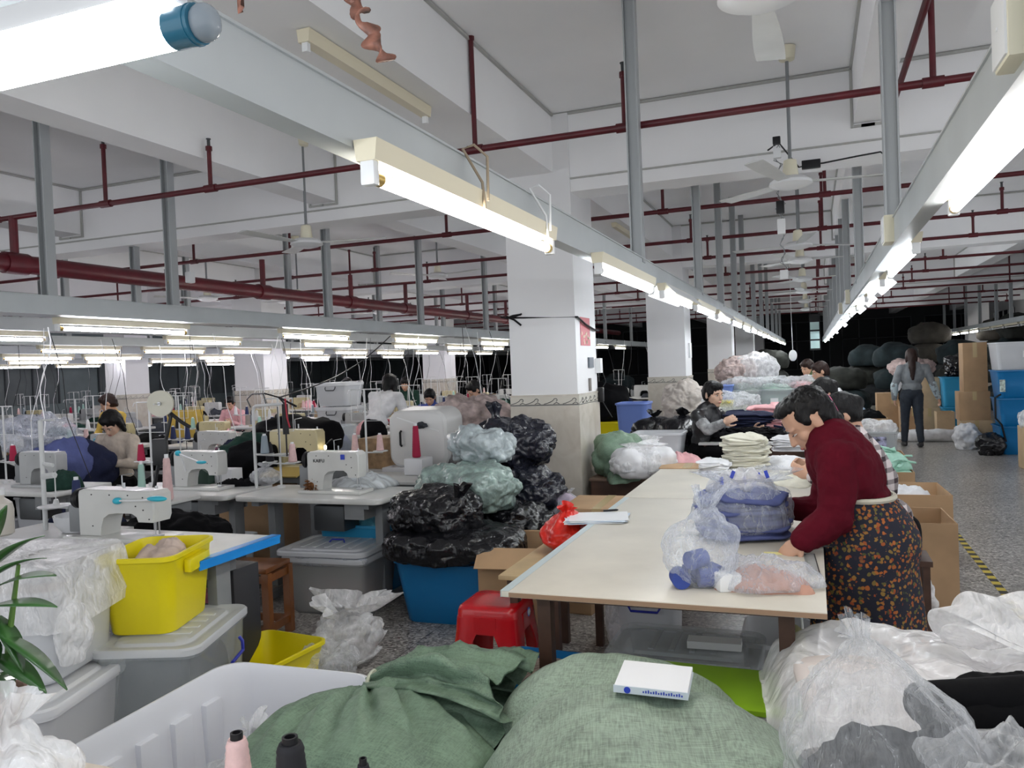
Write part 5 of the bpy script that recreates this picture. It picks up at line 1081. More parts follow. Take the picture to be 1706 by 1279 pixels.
# --- front station with the blue-edged table
Yf=3.10
t=dup(TP,(-3.20,Yf,0),0,'sewing table with a bright blue taped right edge, nearest the camera'); t['group']='sewing tables in the left hall'
mb=MB(); mb.box((.545,-.29,.752),(.60,.285,.7635),0); mb.box((.588,-.29,.72),(.594,.285,.7635)); obj('blue_edge_tape',mb,mat('bright_blue_tape',(.01,.25,.70),.35),t,smooth=False)
m1=dup(MP[0],(-3.42,3.16,.7605),0,'white sewing machine nearest the camera, partly behind the yellow tub'); m1.scale=(1.25,1.15,.92)
for m_,(bx,by,bz) in ((m1,(.22,-.062,.25)),):
    mb=MB(); mb.tube([(-.14,0,-.0),(0,-.02,.01),(.10,-.03,.02)],.006,8); obj('led_arm',mb,WPLAS,m_,loc=(bx-.05,by,bz-.02)); mb=MB(); mb.ell((.10,-.03,.025),(.05,.02,.016)); mb.sph((-.14,0,0),.02); obj('led_lamp',mb,mat('cyan_plastic',(.03,.45,.60),.35),m_,loc=(bx-.05,by,bz-.02))
# KAIFU machine
kb=dup(MP[0],(-3.12,4.70,.7605),0,'white sewing machine with dark lettering, on the table in front of the black bags')
lettering('KAIFU',.034,BLKP,kb,(-.10,-.057,.225),(PI/2,0,0))
mb=MB(); mb.box((.08,-.062,.235),(.11,-.056,.27)); obj('blue_label',mb,MATS['blue_ink'],kb,smooth=False)
# left neighbour machine lamp
mb=MB(); mb.tube([(-.1,-.07,.24),(0,-.10,.22),(.12,-.12,.19)],.006,8); la=thing('work_lamp','white clip lamp with turquoise ends on the second machine from the column','lamp',(-4.30,4.66,.80)); obj('lamp_arm',mb,WPLAS,la); mb=MB(); mb.sph((-.11,-.07,.245),.022); mb.ell((.15,-.12,.185),(.045,.02,.013)); obj('lamp_ends',mb,MATS['cyan_plastic'],la)
mb=MB(); mb.tube([(-.11,-.07,.245),(-.11,-.03,.2),(-.11,.0,.1)],.005,6); obj('lamp_clip',mb,WPLAS,la)
# small lit work lamp near the bent person
p=py(162,745,6.1); la=thing('work_lamp','small glowing needle lamp beside the bent person at left','lamp',p); mb=MB(); mb.ell((0,0,0),(.028,.028,.055)); obj('bulb',mb,mat('bulb_glow',(.85,.9,1),.4,emit=14),la); mb=MB(); mb.lathe([(.02,.05),(.035,.04),(.03,.09),(.01,.10)],14); mb.tube([(0,0,.09),(.0,.1,.12),(0,.2,.0),(0,.2,-.12)],.006,6); obj('lamp_shade',mb,MATS['cyan_plastic'],la)
p=py(542,745,5.6); la=thing('work_lamp','small warm glowing needle lamp on the cream machine','lamp',p); mb=MB(); mb.ell((0,0,0),(.012,.012,.02)); obj('bulb',mb,mat('bulb_warm',(1,.9,.6),.4,emit=8),la); mb=MB(); mb.tube([(0,0,.02),(0,.1,.06),(0,.15,.0)],.005,6); obj('lamp_arm',mb,BLKP,la)
# --- things on the front tables
def at76(x,y): return pz(x,y,.761)
o=obj('striped_cloth',heap(.24,.16,.09,.03,10,31,folds=.006),mat('striped_cotton',(.55,.58,.60),.8,var=.45,vscale=3,stretch=(1,14,1)),loc=at76(590,815)+Vector((0,.12,0)),rot=.2,angle=180); tag(o,'crumpled pale striped cloth beside the sewing machine with lettering','cloth',kind='stuff')
t=thing('fringe_ball','fuzzy rust brown ball of fringe on the table by the lettered machine','trim ball',at76(515,822)+Vector((0,.06,.05))); mb=MB(); r2=random.Random(3)
for i in range(260):
    d=Vector((r2.gauss(0,1),r2.gauss(0,1),r2.gauss(0,1))).normalized(); mb.tube([d*.03,d*.058+Vector((0,0,-.004)),d*r2.uniform(.065,.078)+Vector((r2.uniform(-.01,.01),0,-.01))],[.004,.003,.001],4)
mb.sph((0,0,0),.045); obj('fringe',mb,mat('rust_fringe',(.20,.075,.02),.8,var=.5,vscale=30),t,angle=180)
t=thing('box','dark green box on the sewing table left of the white pole stand','box',at76(320,808)+Vector((0,.1,0))); mb=MB(); mb.prism([(-.14,0),(.12,0),(.12,.09),(.06,.12),(-.10,.12),(-.14,.08)],-.06,.06,'Y'); obj('box_body',mb,mat('dark_green_box',(.015,.045,.03),.6),t)
t=thing('box','white carton beside the dark green box on the sewing table','box',at76(352,808)+Vector((.03,.16,0))); mb=MB(); mb.box((-.09,-.06,0),(.09,.06,.11),0,bev=.004); obj('box_body',mb,WPLAS,t)
o=obj('black_cloth',heap(.20,.07,.05,.03,12,33),C_BLACK,loc=at76(385,812)+Vector((0,.1,0)),rot=.25,angle=180); tag(o,'black strip of cloth lying beside the white carton','cloth',kind='stuff')
bagthing('small clear bag beside the pole stand on the front table',at76(425,812)+Vector((0,.12,0)),0,CLEAR,.12,.08,.17,None,None,seed=131,neck=.8,flare=.04)
# white pole stand
p=at76(405,818)+Vector((0,.15,0)); t=thing('thread_stand','tall white pole stand with a looped top at the front of the sewing hall','thread stand',p)
WS=MATS['white_rod']; mb=MB(); mb.tube([(0,0,0),(0,0,.57),(.01,0,.60),(.03,0,.61),(.26,0,.62)],.012,10); obj('pole',mb,WS,t)
mb=MB(); mb.tube([(0,0,.25),(.30,0,.24)],.008,8); mb.lathe([(.06,.25),(.068,.255),(.01,.257)],20,cx=.09); mb.lathe([(.06,.25),(.068,.255),(.01,.257)],20,cx=.24); obj('cone_tray',mb,WS,t)
mb=MB(); mb.tube([(.22,0,.26),(.22,0,.60)],.004,6); mb.tube([(-.02,0,.60),(-.05,0,.66),(.0,.0,.70),(.1,0,.70),(.12,0,.62)],.005,6); obj('guide_arm',mb,DKMET,t)
dup(CONES[4],(p.x+.09,p.y,p.z+.258),None,'blue grey thread cone on the tall white pole stand'); 
t=thing('spool_holder','black padded spool bar hanging on the tall white pole stand','spool holder',(p.x+.30,p.y-.02,p.z+.40)); mb=MB(); mb.tube([(0,0,.22),(0,0,0)],.022,12); mb.tube([(0,0,.22),(-.05,0,.27),(.1,0,.2)],.008,6); mb.tube([(0,0,0),(0,0,-.16)],.006,6); obj('bar',mb,BLKP,t)
mb=MB(); mb.tube([(.02,-.02,.26),(.03,-.02,.12),(.05,-.02,.05)],.006,6); obj('red_cord',mb,mat('red_cord',(.35,.01,.03),.6),t)
# tape reel on a black stand
p=py(270,672,4.15); t=thing('tape_reel','large cream double disc tape reel on a slanting black stand','tape reel',p,.35)
for dy in (-.03,.03):
    mb=MB(); mb.tube([(0,dy-.003,0),(0,dy+.003,0)],.088,40,M=Matrix.Translation((-.02 if dy>0 else 0,0,0)))
    obj('disc',mb,mat('cream_disc',(.66,.64,.54),.45,var=.05),t)
mb=MB(); mb.tube([(0,-.05,0),(0,.05,0)],.012,10); mb.tube([(0,-.034,0),(.0,-.12,.0)],.004,6); obj('spindle',mb,STEEL,t)
mb=MB(); dz=p.z-.80
mb.tube([(.0,.05,0),(.03,.05,-.10),(-.0,.05,-.22),(-.06,.05,-.38),(-.12,.05,-dz)],.013,8); mb.box((-.10,.03,-.42),(-.0,.07,-.24),0,bev=.01); mb.tube([(.02,.05,-.06),(.10,.05,-.13),(.16,.05,-.17)],.013,8); mb.box((-.20,-.02,-dz-.01),(-.06,.12,-dz+.006)); obj('stand',mb,FR,t)
work_table('narrow grey side shelf below the tape reel stand',-4.25,-3.95,3.9,4.3,.79,TOPW,GREYLEG,name='side_shelf',cat='shelf')
c=dup(CONES[0],(-4.02,4.08,.955-.16),None,'tall salmon pink thread cone beside the tape reel stand'); c.scale=(1.1,1.1,2.1)
t=dup(CONES[5],(-4.18,4.02,.80),None,'mint and navy thread cone left of the tape reel stand'); t.scale=(.9,.9,1.8)
# near-left thread stand (tall, white) with plate and cones, jug beside it
p=py(72,800,3.55); t=thing('thread_stand','tall white thread stand with a round plate nearest the left edge','thread stand',(p.x,3.55,.62)); mb=MB(); mb.tube([(0,0,-.62),(0,0,.75)],.014,10); mb.tube([(0,0,.75),(.12,0,.75)],.006,6); mb.tube([(0,0,.40),(.10,0,.41)],.02,6); mb.tube([(0,0,.48),(.09,0,.47)],.012,6); obj('pole',mb,WS,t)
mb=MB(); mb.lathe([(.10,.215),(.105,.222),(.02,.23),(.012,.26)],24,cx=.10); mb.tube([(.10,0,.22),(.10,0,.42)],.004,6); mb.tube([(0,0,.21),(.2,0,.21)],.007,6); obj('plate',mb,WS,t)
dup(CONES[3],(p.x+.24,3.58,.80),None,'navy thread cone beside the round plate at the left edge').scale=(1.1,1.1,1.5)
mb=MB(); mb.lathe([(.10,.0),(.14,.05),(.15,.10),(.14,.10),(.10,.03)],24); t=thing('plastic_basin','pale grey basin below the navy cone at the left edge','basin',(p.x+.26,3.58,.69)); obj('basin_body',mb,MILKY,t)
work_table('grey sewing side table at the left edge behind the clear tubs',-4.75,-3.98,2.85,3.75,.685,TOPW,GREYLEG,name='sewing_table',cat='sewing table')
# white lamp cords dropping from the trunking
for i,(x,y,Y) in enumerate([(80,545,4.4),(262,575,6.8),(460,560,7.0),(500,563,7.4),(700,560,9.3),(640,575,9.9),(740,566,10.5)]):
    a=py(x,y,Y); r2=random.Random(i)
    n_=9; z1=a.z-.82; mb=MB(); mb.tube([(.03*math.sin(k*.9+i)+.015*k*(1 if i%2 else -1),.01*math.sin(k),-(a.z-z1)*k/n_) for k in range(n_+1)],.0045 if i==0 else .003,6); obj('lamp_cord',mb,WPLAS,lt,loc=a-lt.location)
t=thing('power_cable','dark cable sagging diagonally from the trunking to the pole stand','cable',(0,0,0)); A=py(650,560,8.2); B=py(465,662,4.9); mb=MB(); mb.tube([(A.lerp(B,u)+Vector((0,0,-.10*math.sin(PI*u))))[:] for u in [k/12 for k in range(13)]]+[py(440,655,4.85)[:]],.006,6); obj('cord',mb,BLKP,t); 
# --- props among the lanes at the places the photo shows
def tubat(label,x,y,Y,w,l,h,m,zb=None,**kw):
    p=py(x,y,Y); return tub(label,(p.x,Y,max(0,p.z) if zb is None else zb),kw.pop('rz',0.),w,l,h,m,**kw)
# black mound behind the cream machine
p=py(480,700,6.2); tub('grey tub under the large black cloth mound left of centre',(p.x,6.3,0),0,.9,.6,.72,MILKY)
big_mound('large black cloth mound left of centre behind the cream sewing machine',(p.x,6.3,.72),(1.35,1.1,1.05),0)
big_mound('dark bundle on the floor in front of the black cloth mound',(p.x-.1,5.75,.62),(.9,.8,.95),8,1.); tub('tub below the dark green bundle, front sewing hall',(p.x-.1,5.75,0),0,.6,.45,.62,MILKY)
mp=dup(MP[1],py(510,790,5.65),0,'cream sewing machine with a warm lamp, in front of the black mound'); mp.location=(py(495,760,5.6).x,5.6,.80); mp.scale=(1.15,)*3
work_table('cream machine table in front of the black cloth mound',mp.location.x-.55,mp.location.x+.36,5.35,5.9,.80,TOPW,GREYLEG,name='sewing_table',cat='sewing table')
t=thing('board','mustard yellow board leaning on the cream machine table','board',(mp.location.x+.05,5.38,.80),0); mb=MB(); mb.box((-.18,-.12,.0),(.18,.08,.012),0,bev=.002,M=Matrix.Rotation(.25,4,'X')); obj('board_panel',mb,mat('mustard_board',(.42,.30,.08),.5),t)
p=py(545,690,7.2)
t=tub('clear tub of dark blue cloth standing right of the black mound',(p.x,7.2,.62),0,.52,.42,.42,CLEARP,contents=C_BLU2,ch=.85); tub('pale tub beneath the clear tub of dark blue cloth',(p.x,7.2,0),0,.6,.5,.62,MILKY)
p=py(540,660,9.0)
tub('grey lidded tub, lower of two stacked left of the person in white',(p.x-.15,9.6,.80),0,.55,.45,.30,MILKYC,lid=MILKYC,handle=BLKP,contents=C_GREY); tub('grey lidded tub, upper of two stacked left of the person in white',(p.x-.15,9.6,1.14),0,.55,.45,.30,MILKYC,lid=MILKYC,handle=BLKP,contents=C_GREY)
tub('big tub supporting the two stacked grey tubs',(p.x-.15,9.6,0),0,.62,.5,.79,MILKY)
p=py(640,735,6.4); carton('patterned open carton on a table in front of the person in white',(p.x,6.5,.70),0,.46,.35,.28,False,m=mat('patterned_carton',(.34,.22,.12),.7,var=.4,vscale=16)); work_table('table under the patterned carton',p.x-.5,p.x+.5,6.25,6.8,.70,TOPW,GREYLEG,name='sewing_table',cat='sewing table')
# stand with two pink cones and a red cone in front of white shirt
p=py(625,720,5.9); t=dup(SP,(p.x,5.75,.72),0,'thread stand carrying two salmon pink cones near the centre'); t.scale=(1.1,)*3
for q,dx in enumerate((-.09,.02)): dup(CONES[0],(p.x+(-.11 if q==0 else .13),5.75,.935),None,'salmon pink cone, %s of the pair on the centre stand'%('left','right')[q],'pink cones on the centre stand')
work_table('table under the stand with two salmon pink cones',p.x-.19,p.x+.68,5.45,6.0,.72,TOPW,GREYLEG,name='sewing_table',cat='sewing table')
p=py(693,735,5.9); c=dup(CONES[1],(p.x,5.9,.86),None,'tall magenta thread cone left of the large white tub lid'); c.scale=(1.15,1.15,2.0)
t=thing('box','white machine box under the magenta cone','box',(p.x,5.9,.722)); mb=MB(); mb.box((-.07,-.1,0),(.1,.1,.136),0,bev=.01); obj('box_body',mb,MILKY,t)
# big white tub lying on its side
t=thing('storage_tub','large white tub tipped on its side with its base toward the camera','storage tub',(py(755,700,6.9).x,6.15,.99),0); mb=MB(); 
mb.loft([rrect(.52,.46,.10,0,6),rrect(.56,.50,.11,.02,6),rrect(.60,.54,.12,.3,6)],M=Matrix.Rotation(-PI/2,4,'X')); obj('tub_body',mb,mat('milk_white_tub',(.66,.66,.65),.35),t,angle=40)
mb=MB(); mb.tube([(-.15,-.012,-.06),(-.15,-.03,-.05),(-.15,-.03,.06),(-.15,-.012,.07)],.010,8); obj('handle',mb,BLKP,t); mb=MB(); mb.box((-.24,-.004,.12),(.18,.0,.128),M=Matrix.Rotation(.3,4,'Y')); obj('ridge',mb,WPLAS,t)
o=obj('rag',heap(.05,.03,.04,.02,20,2),C_DGREY,t,loc=(.06,-.015,.12),rot=(PI/2,0,0),angle=180)
work_table('table under the tipped white tub left of the column',-3.85,-2.65,5.95,6.75,.70,TOPW,GREYLEG,name='sewing_table',cat='sewing table') if 0 else None
mb=MB(); mb.box((-.35,0,0),(.35,.35,.74),0,bev=.01); t=thing('crate','grey crate holding up the tipped white tub','crate',(py(755,700,6.9).x,6.12,0)); obj('crate_body',mb,MILKY,t)
# yellow cloth-covered rack, magenta tub, blanket
p=py(308,690,8.6); t=thing('cutting_board','large straw yellow cloth-covered board standing behind the reel','board',(p.x,8.6,p.z-.22)); mb=MB(); mb.box((-.30,-.02,-.1),(.30,.02,.28),0,bev=.006); obj('board_panel',mb,C_YEL,t); mb=MB(); mb.box((-.28,.02,-p.z+.22),(-.24,.06,.2)); mb.box((.24,.02,-p.z+.22),(.28,.06,.2)); obj('leg',mb,GREYLEG,t,smooth=False)
p=py(400,722,6.9); tub('magenta tub heaped with grey cloth between the sewing lanes',(p.x,6.95,.62),0,.62,.4,.22,mat('magenta_plastic',(.30,.01,.14),.35)); o=obj('cloth_heap',heap(.30,.2,.14,.04,9,77),mat('ash_cloth',(.42,.41,.40),.85,var=.25,vscale=9),loc=(p.x,6.95,.84),angle=180); tag(o,'ash grey cloth heaped on the magenta tub','cloth heap',kind='stuff')
tub('white tub under the magenta tub',(p.x,6.95,0),0,.66,.45,.62,MILKY)
p=py(385,770,5.2); big_mound('black cloth mound on a carton behind the white carton box',(p.x+.02,5.42,.70),(.62,.55,.75),0,.5); carton('brown carton under the black cloth mound beside the pole stand',(p.x+.02,5.42,0),0,.62,.4,.70,False,m=CARD)
# left pile of translucent bags of dark blue cloth
for i,(x,y,Y,s,ci,zt) in enumerate([(45,720,5.2,.9,6,.62),(85,715,5.35,.8,2,.58),(20,735,5.1,.8,3,.55)]):
    p=py(x,y,Y); big_mound(['slate blue bundle in the pile at the left edge','navy bundle at the right side of the left edge pile','grey bundle low in the left edge pile'][i],(p.x,Y+.35,zt),(s,s,s*1.1),ci,i); tub(['pale tub under the slate blue bundle at the left edge','pale tub under the navy bundle near the left edge','pale tub under the grey bundle at the left edge'][i],(p.x,Y+.35,0),0,.5,.4,zt,MILKY)
p=py(60,700,5.6); softbag('thin clear wrap over the pile of bundles at the left edge',(p.x,5.6,.95),0,.40,.3,.2,CLEARB,141,.06,.06,2.2,cat='plastic bag',name='clear_bag',sub=5)
# under-table colours
p=pz(530,868,0.3); tub('blue tub under the table with the lettered machine',(-3.05,4.95,0),0,.60,.36,.52,BLUEP2)
bagthing('turquoise plastic bag in the blue tub under the lettered machine',(-3.05,4.95,.3),0,mat('turquoise_film',(.12,.42,.55),.3,bump=.5,bscale=14,dist=.02),.2,.15,.34,None,None,seed=151,neck=.9,flare=.05)
red_stool('red plastic stool behind the table with the lettered machine',(-2.95,5.75,0),.1,.28,.46)
red_stool('red plastic stool under the right end of the lettered machine table',(-2.62,5.25,0),.1,.28,.40)
t=thing('dark_cabinet','dark pedal box with a printed bag under the blue-edged table','cabinet',(-3.0,3.35,0)); mb=MB(); mb.box((-.15,-.1,0),(.2,.1,.6),0,bev=.01); obj('cabinet_body',mb,mat('dark_grey_box',(.03,.03,.035),.5),t); mb=MB(); mb.box((-.05,-.104,.42),(.15,-.1,.5)); obj('pink_print',mb,mat('pink_print',(.5,.1,.2),.5,var=.6,vscale=30),t,smooth=False)
softbag('black cloth heaped behind the blue-edged sewing table',(-3.85,3.95,.50),.1,.40,.22,.14,C_BLACK,161,.05,.05,2.3,cat='cloth bundle',name='cloth_bundle',sub=5)
tub('dark tub carrying the black cloth behind the blue-edged table',(-3.9,3.95,0),0,.6,.4,.50,mat('charcoal_plastic',(.05,.05,.055),.4))
tub('low grey tub under the sewing table left of the lettered machine',(-4.3,4.75,0),0,.6,.4,.4,MILKY,contents=C_GREY)
# bins right of the nearest column (lilac tub, black pile, yellow crate)
p=pz(1010,745,0); 
tub('lilac blue crate behind the nearest column',(-1.95,9.1,.62),0,.36,.4,.50,VIOLETP); tub('pale crate under the lilac blue crate',(-1.95,9.1,0),0,.5,.5,.62,MILKY)
tub('yellow crate under the dark cloth between the first two columns',(-2.75,11.2,.40),0,.5,.4,.35,YELLOW); tub('pale tub below the yellow crate',(-2.75,11.2,0),0,.5,.4,.40,MILKY)
big_mound('black cloth mound between the first two columns',(-2.9,11.3,.75),(1.1,1,1.2),0); big_mound('dark grey mound beside the second column base',(-2.55,11.6,.35),(.7,.7,1.1),1)
tub('tub under the dark grey mound by the second column',(-2.55,11.6,0),0,.5,.4,.35,MILKY)
for i,x in enumerate((-3.1,-2.75)): 
    t=thing('tape_reel','%s white tape reel hanging between the columns'%('left','right')[i],'tape reel',(x,10.2,1.42),PI/2); mb=MB(); mb.tube([(0,-.01,0),(0,.01,0)],.09,24); obj('disc',mb,WPLAS,t); mb=MB(); mb.tube([(0,0,0),(0,.03,0),(0,.03,2.2)],.005,6); obj('hook_rod',mb,WPLAS,t)
# distant dark stacks at the very back and along the lanes
rnd=random.Random(5)
for P in MP+[TP,SP]+CONES:
    for ch in list(P.children): bpy.data.objects.remove(ch)
    bpy.data.objects.remove(P)
# ================================================================== TABLES BEHIND AND THE AISLE
def pile(label,x,y,Y,w,l,h,m,n=10,z=TZ,seed=1,cat='cloth pile'):
    p=py(x,y,Y); o=obj('cloth_pile',stack(w,l,h,n,seed,.07,.02,.12),m,loc=(p.x,Y,z),angle=180); return tag(o,label,cat,kind='stuff')
pile('navy folded cloth stacked high in front of the person in the black jacket',1238,700,8.35,.50,.40,.24,C_NAVY,14,seed=11)
def jumble(label,xc,Y,rx,ry,h,m,z,seed,n=55):
    mb=heap(rx,ry,h,.03,9,seed); r2=random.Random(seed)
    for i in range(n):
        a=r2.uniform(0,6.28); r=math.sqrt(r2.random()); x=rx*.95*r*math.cos(a); y=ry*.95*r*math.sin(a); zz=h*(1-r**2.6)**.6
        M=Matrix.Translation((x,y,zz+.005))@Matrix.Rotation(r2.uniform(0,6.28),4,'Z')@Matrix.Rotation(r2.uniform(-.5,.5),4,'X'); L_=r2.uniform(.05,.11); 
        mb.loft([[(u*L_,.022*math.cos(b)*(1-.3*u*u),.010*math.sin(b)+.012*math.sin(u*3+i)) for b in [2*PI*q/8 for q in range(8)]] for u in (-1,-.5,0,.5,1)],0,True,True,M)
    o=obj('cloth_pile',mb,m,loc=(xc,Y,z),angle=180); return tag(o,label,'cloth pile',kind='stuff')
jumble('tangled black pieces spread along the front of the far table',-.58,8.08,.50,.22,.10,C_BLACK,TZ,21,80)
jumble('tangled black pieces at the right of the far table behind the maroon figure',-.10,8.2,.24,.30,.17,C_NAVY,TZ,22,50)
pile('pale pink folded cloth in the middle of the far table',1285,690,8.85,.42,.36,.28,C_PINK,12,seed=23)
pile('pale grey green cloth under clear plastic behind the navy stack',1225,672,9.4,.50,.4,.22,mat('sage_cloth',(.50,.52,.45),.8,var=.15),8,seed=24)
softbag('clear plastic lying loosely over the sage green cloth',(py(1220,665,9.4).x,9.4,.98),0,.32,.25,.13,CLEAR,171,.05,.05,2.2,cat='plastic bag',name='clear_bag',sub=5)
pile('white and black tops piled behind the pink cloth',1300,676,9.9,.45,.25,.16,mat('checked_tops',(.10,.10,.14),.8,var=.9,vscale=14),6,seed=25)
t=work_table('dark bench with pink cloth beside the person in the black jacket',-1.55,-.98,6.95,7.55,.60,MATS['brown_board'],DKWOOD,name='wooden_bench',cat='bench')
o=obj('cloth_pile',heap(.24,.2,.13,.04,9,41),C_PINK,loc=(-1.15,7.25,.601),angle=180); tag(o,'bright pink cloth on the dark bench below the black jacket','cloth pile',kind='stuff')
# clear tubs on the third table
for i,(x,Y,w,m,cm,zb,lab) in enumerate([(1235,11.0,.62,CLEARP,mat('sage_grey_cloth',(.26,.30,.28),.8),TZ,'clear tub of grey green cloth with a paper tag, right of the violet tub'),(1291,11.2,.62,CLEARP,mat('mint_grey_cloth',(.40,.52,.46),.8),TZ,'clear tub of mint cloth with two paper tags, centre of the table'),(1335,11.4,.5,CLEARP,C_PINK,TZ+.0,'clear tub of pale pink cloth at the right of the table row')]):
    p=py(x,650,Y); t=tub(lab,(p.x,Y,zb),0,w*.85,.5,.38,m,contents=cm,ch=.9,paper=True,tap=.9); o=obj('overflow',heap(.24,.2,.10,.03,9,60+i),cm,t,loc=(0,0,.34),angle=180)
    softbag('clear bag spilling over the top of the %s'%('grey green tub','mint tub','pink tub')[i],(p.x,Y,zb+.38),0,.27,.22,.09,CLEAR,181+i,.04,.04,2.4,cat='plastic bag',name='clear_bag',sub=4)
p=py(1200,655,10.9); tub('violet blue crate behind the person in the black jacket',(p.x,10.9,.62),0,.36,.4,.62,VIOLETP,tap=.9); tub('pale crate under the violet blue crate',(p.x,10.9,0),0,.5,.5,.62,MILKY)
tub('white tub standing on the floor behind the person in the black jacket',(py(1190,715,8.9).x,8.9,.50),0,.6,.4,.36,MILKY); tub('pale tub under the white tub behind the black jacket',(py(1190,715,8.9).x,8.9,0),0,.6,.4,.50,MILKY)
tub('yellow tub just behind the head of the person in the black jacket',(py(1200,680,9.8).x,9.8,.80),0,.3,.3,.28,YELLOW); tub('pale tub under the small yellow tub',(py(1200,680,9.8).x,9.8,0),0,.4,.4,.80,MILKY)
softbag('round cream sack against the second column',(-1.60,10.6,.80),0,.30,.30,.30,mat('cream_sack',(.55,.50,.46),.7,var=.2),191,.04,.05,2.2,cat='sack',name='fabric_sack'); tub('pale tub under the round cream sack',(-1.6,10.6,0),0,.6,.6,.80,MILKY)
softbag('pale clear-wrapped sack by the third column',(-1.3,14.9,1.1),0,.35,.3,.30,FLORALBAG,192,.05,.05,2.2,cat='sack',name='fabric_sack'); tub('pale tub under the wrapped sack by the third column',(-1.3,14.9,.0),0,.7,.6,1.1,MILKYC,contents=C_GREY)
softbag('large clear bag of beige cloth on top of tubs beyond the violet crate',(-.95,14.9,1.15),0,.4,.3,.3,CLEARW,193,.05,.05,2.2,cat='plastic bag',name='clear_bag',sub=5)
# far table clothing heaps
for i,(x,Y,ci,s) in enumerate([(1345,13.9,C_LBLUE,.3),(1322,13.7,C_WHITE,.33),(1362,14.6,C_LBLUE,.25),(1390,13.8,C_WHITE,.2)]):
    p=py(x,630,Y); o=obj('cloth_pile',heap(s,.3,.26,.05,7,70+i),ci,loc=(p.x,Y,TZ),angle=180); tag(o,['light blue clothes heaped on the farthest table','white clothes at the left of the farthest table','light blue clothes in front of the distant sorter','white clothes at the right of the farthest table'][i],'cloth pile',kind='stuff')
# cartons right of the tables
p1=pz(1580,980,0)
carton('tall open brown carton beside the floral apron, nearest the aisle',(.57,5.70+.0,0),.03,.44,.55,.52,True,flap=0,seed=3)
t=carton('open brown carton with white cloth, second along the table edge',(.66,6.75,0),.03,.50,.62,.53,True,seed=4); o=obj('white_liner',heap(.22,.2,.10,.05,7,5),C_WHITE,t,loc=(-.02,-.02,.42),angle=180); c=obj('filling',MB().box((-.23,-.29,.01),(.23,.29,.43)),C_WHITE,t)
t=carton('open carton heaped with mint green cloth, third along the tables',(.55,8.15,0),.02,.54,.60,.50,True,seed=5); o=jumble('x',0,0,.25,.27,.19,C_MINT,.49,33,40); o.name='mint_cloth'; o.parent=t
for k_ in ('label','category'): del o[k_]
c=obj('filling',MB().box((-.25,-.28,.01),(.25,.28,.495)),C_MINT,t)
carton('empty open carton behind the mint green cloth',(.60,9.3,0),0,.56,.6,.50,True,seed=6)
softbag('clear bag of white cloth standing against the tall carton and the apron',(.50,5.20,.0),.2,.15,.12,.17,CLEARW,195,.04,.05,2.2,cat='plastic bag',name='clear_bag',sub=5)
t=tub('grey clear tub with a printed label beyond the mint cloth',(.72,11.2,0),0,.52,.5,.58,CLEARP,contents=mat('lilac_grey_cloth',(.40,.42,.48),.8),ch=.9); mb=MB(); mb.box((-.05,-.262,.30),(.12,-.255,.52)); obj('label_sheet',mb,mat('printed_label',(.35,.35,.5),.5,var=.9,vscale=22),t,smooth=False); mb=MB(); mb.box((.12,-.262,.16),(.20,-.255,.30)); obj('paper_tag',mb,WPLAS,t,smooth=False)
softbag('clear bag lying over the top of the grey labelled tub',(.72,11.2,.56),0,.27,.25,.09,CLEARW,196,.04,.04,2.4,cat='plastic bag',name='clear_bag',sub=5)
softbag('pale clear bag on the floor in front of the grey labelled tub',(.62,10.4,0),0,.26,.2,.22,CLEARW,197,.04,.04,2.2,cat='plastic bag',name='clear_bag',sub=5)
t=thing('barrel','round blue barrel bin behind the checked shirt','barrel',(.42,11.9,0)); mb=MB(); mb.lathe([(.15,0),(.18,.75),(.20,.76),(.20,.78),(.18,.78),(.15,.1)],28); obj('barrel_body',mb,BLUEP,t); obj('bin_liner',heap(.2,.2,.12,.04,8,4),BLACKBAG,t,loc=(0,0,.74),angle=180)
for i,(x,Y) in enumerate([(1415,14.0),(1435,13.2)]):
    p=py(x,690,Y); carton(['brown carton with cloth far along the tables','brown carton with black cloth on top, far along the tables'][i],(p.x+.1,Y,0),0,.5,.5,.60,True,contents=(C_LBLUE,C_BLACK)[i],ch=1.,seed=i)
# --- right side stacks of tubs and cartons
def stackA(x,Y,specs):
    z=0
    for lab,w,l,h,m,kw in specs: tub(lab,(x,Y,z),0,w,l,h,m,**kw); z+=h*.985
    return z
B1={'tap':.88}
stackA(2.92,13.75,[('blue tub at the foot of the tall stack by the right edge',.74,.62,.42,BLUEP,B1),('blue tub second from the floor in the right edge stack',.74,.62,.42,BLUEP,B1),('blue tub with a white sticker, third from the floor in the right edge stack',.76,.62,.42,BLUEP,B1),('clear tub of grey cloth with a paper tag on top of the right edge stack',.78,.62,.42,MILKYC,{'tap':.9,'contents':C_GREY,'ch':.9,'paper':True})])
t=thing('sticker_sheet','white and green sticker on the third blue tub of the right edge stack','sticker',(2.585,13.43,1.02)); mb=MB(); mb.box((-.02,-.003,-.09),(.05,.003,.09)); obj('sheet',mb,mat('sticker_green_white',(.55,.65,.6),.5,var=.8,vscale=20),t)
t=thing('strap','black strap hanging down the front left corner of the right edge stack','strap',(2.52,13.40,.9)); mb=MB(); mb.tube([(0.05,0,0),(-.03,-.03,-.05),(-.03,-.03,-.35),(.05,0,-.45),(.10,0,-.7)],.014,6); obj('strap_band',mb,BLKP,t)
carton('dented carton on edge beside the tall tub stack, upper',(2.42,14.6,.90),0,.34,.4,.78,False,m=CARD); carton('brown carton wrapped in clear plastic in the middle of the stack behind the tubs',(2.40,14.6,.44),0,.44,.4,.46,False,m=CARD); carton('brown carton on the floor behind the tall tub stack',(2.42,14.6,0),0,.44,.4,.44,False,m=CARD2)
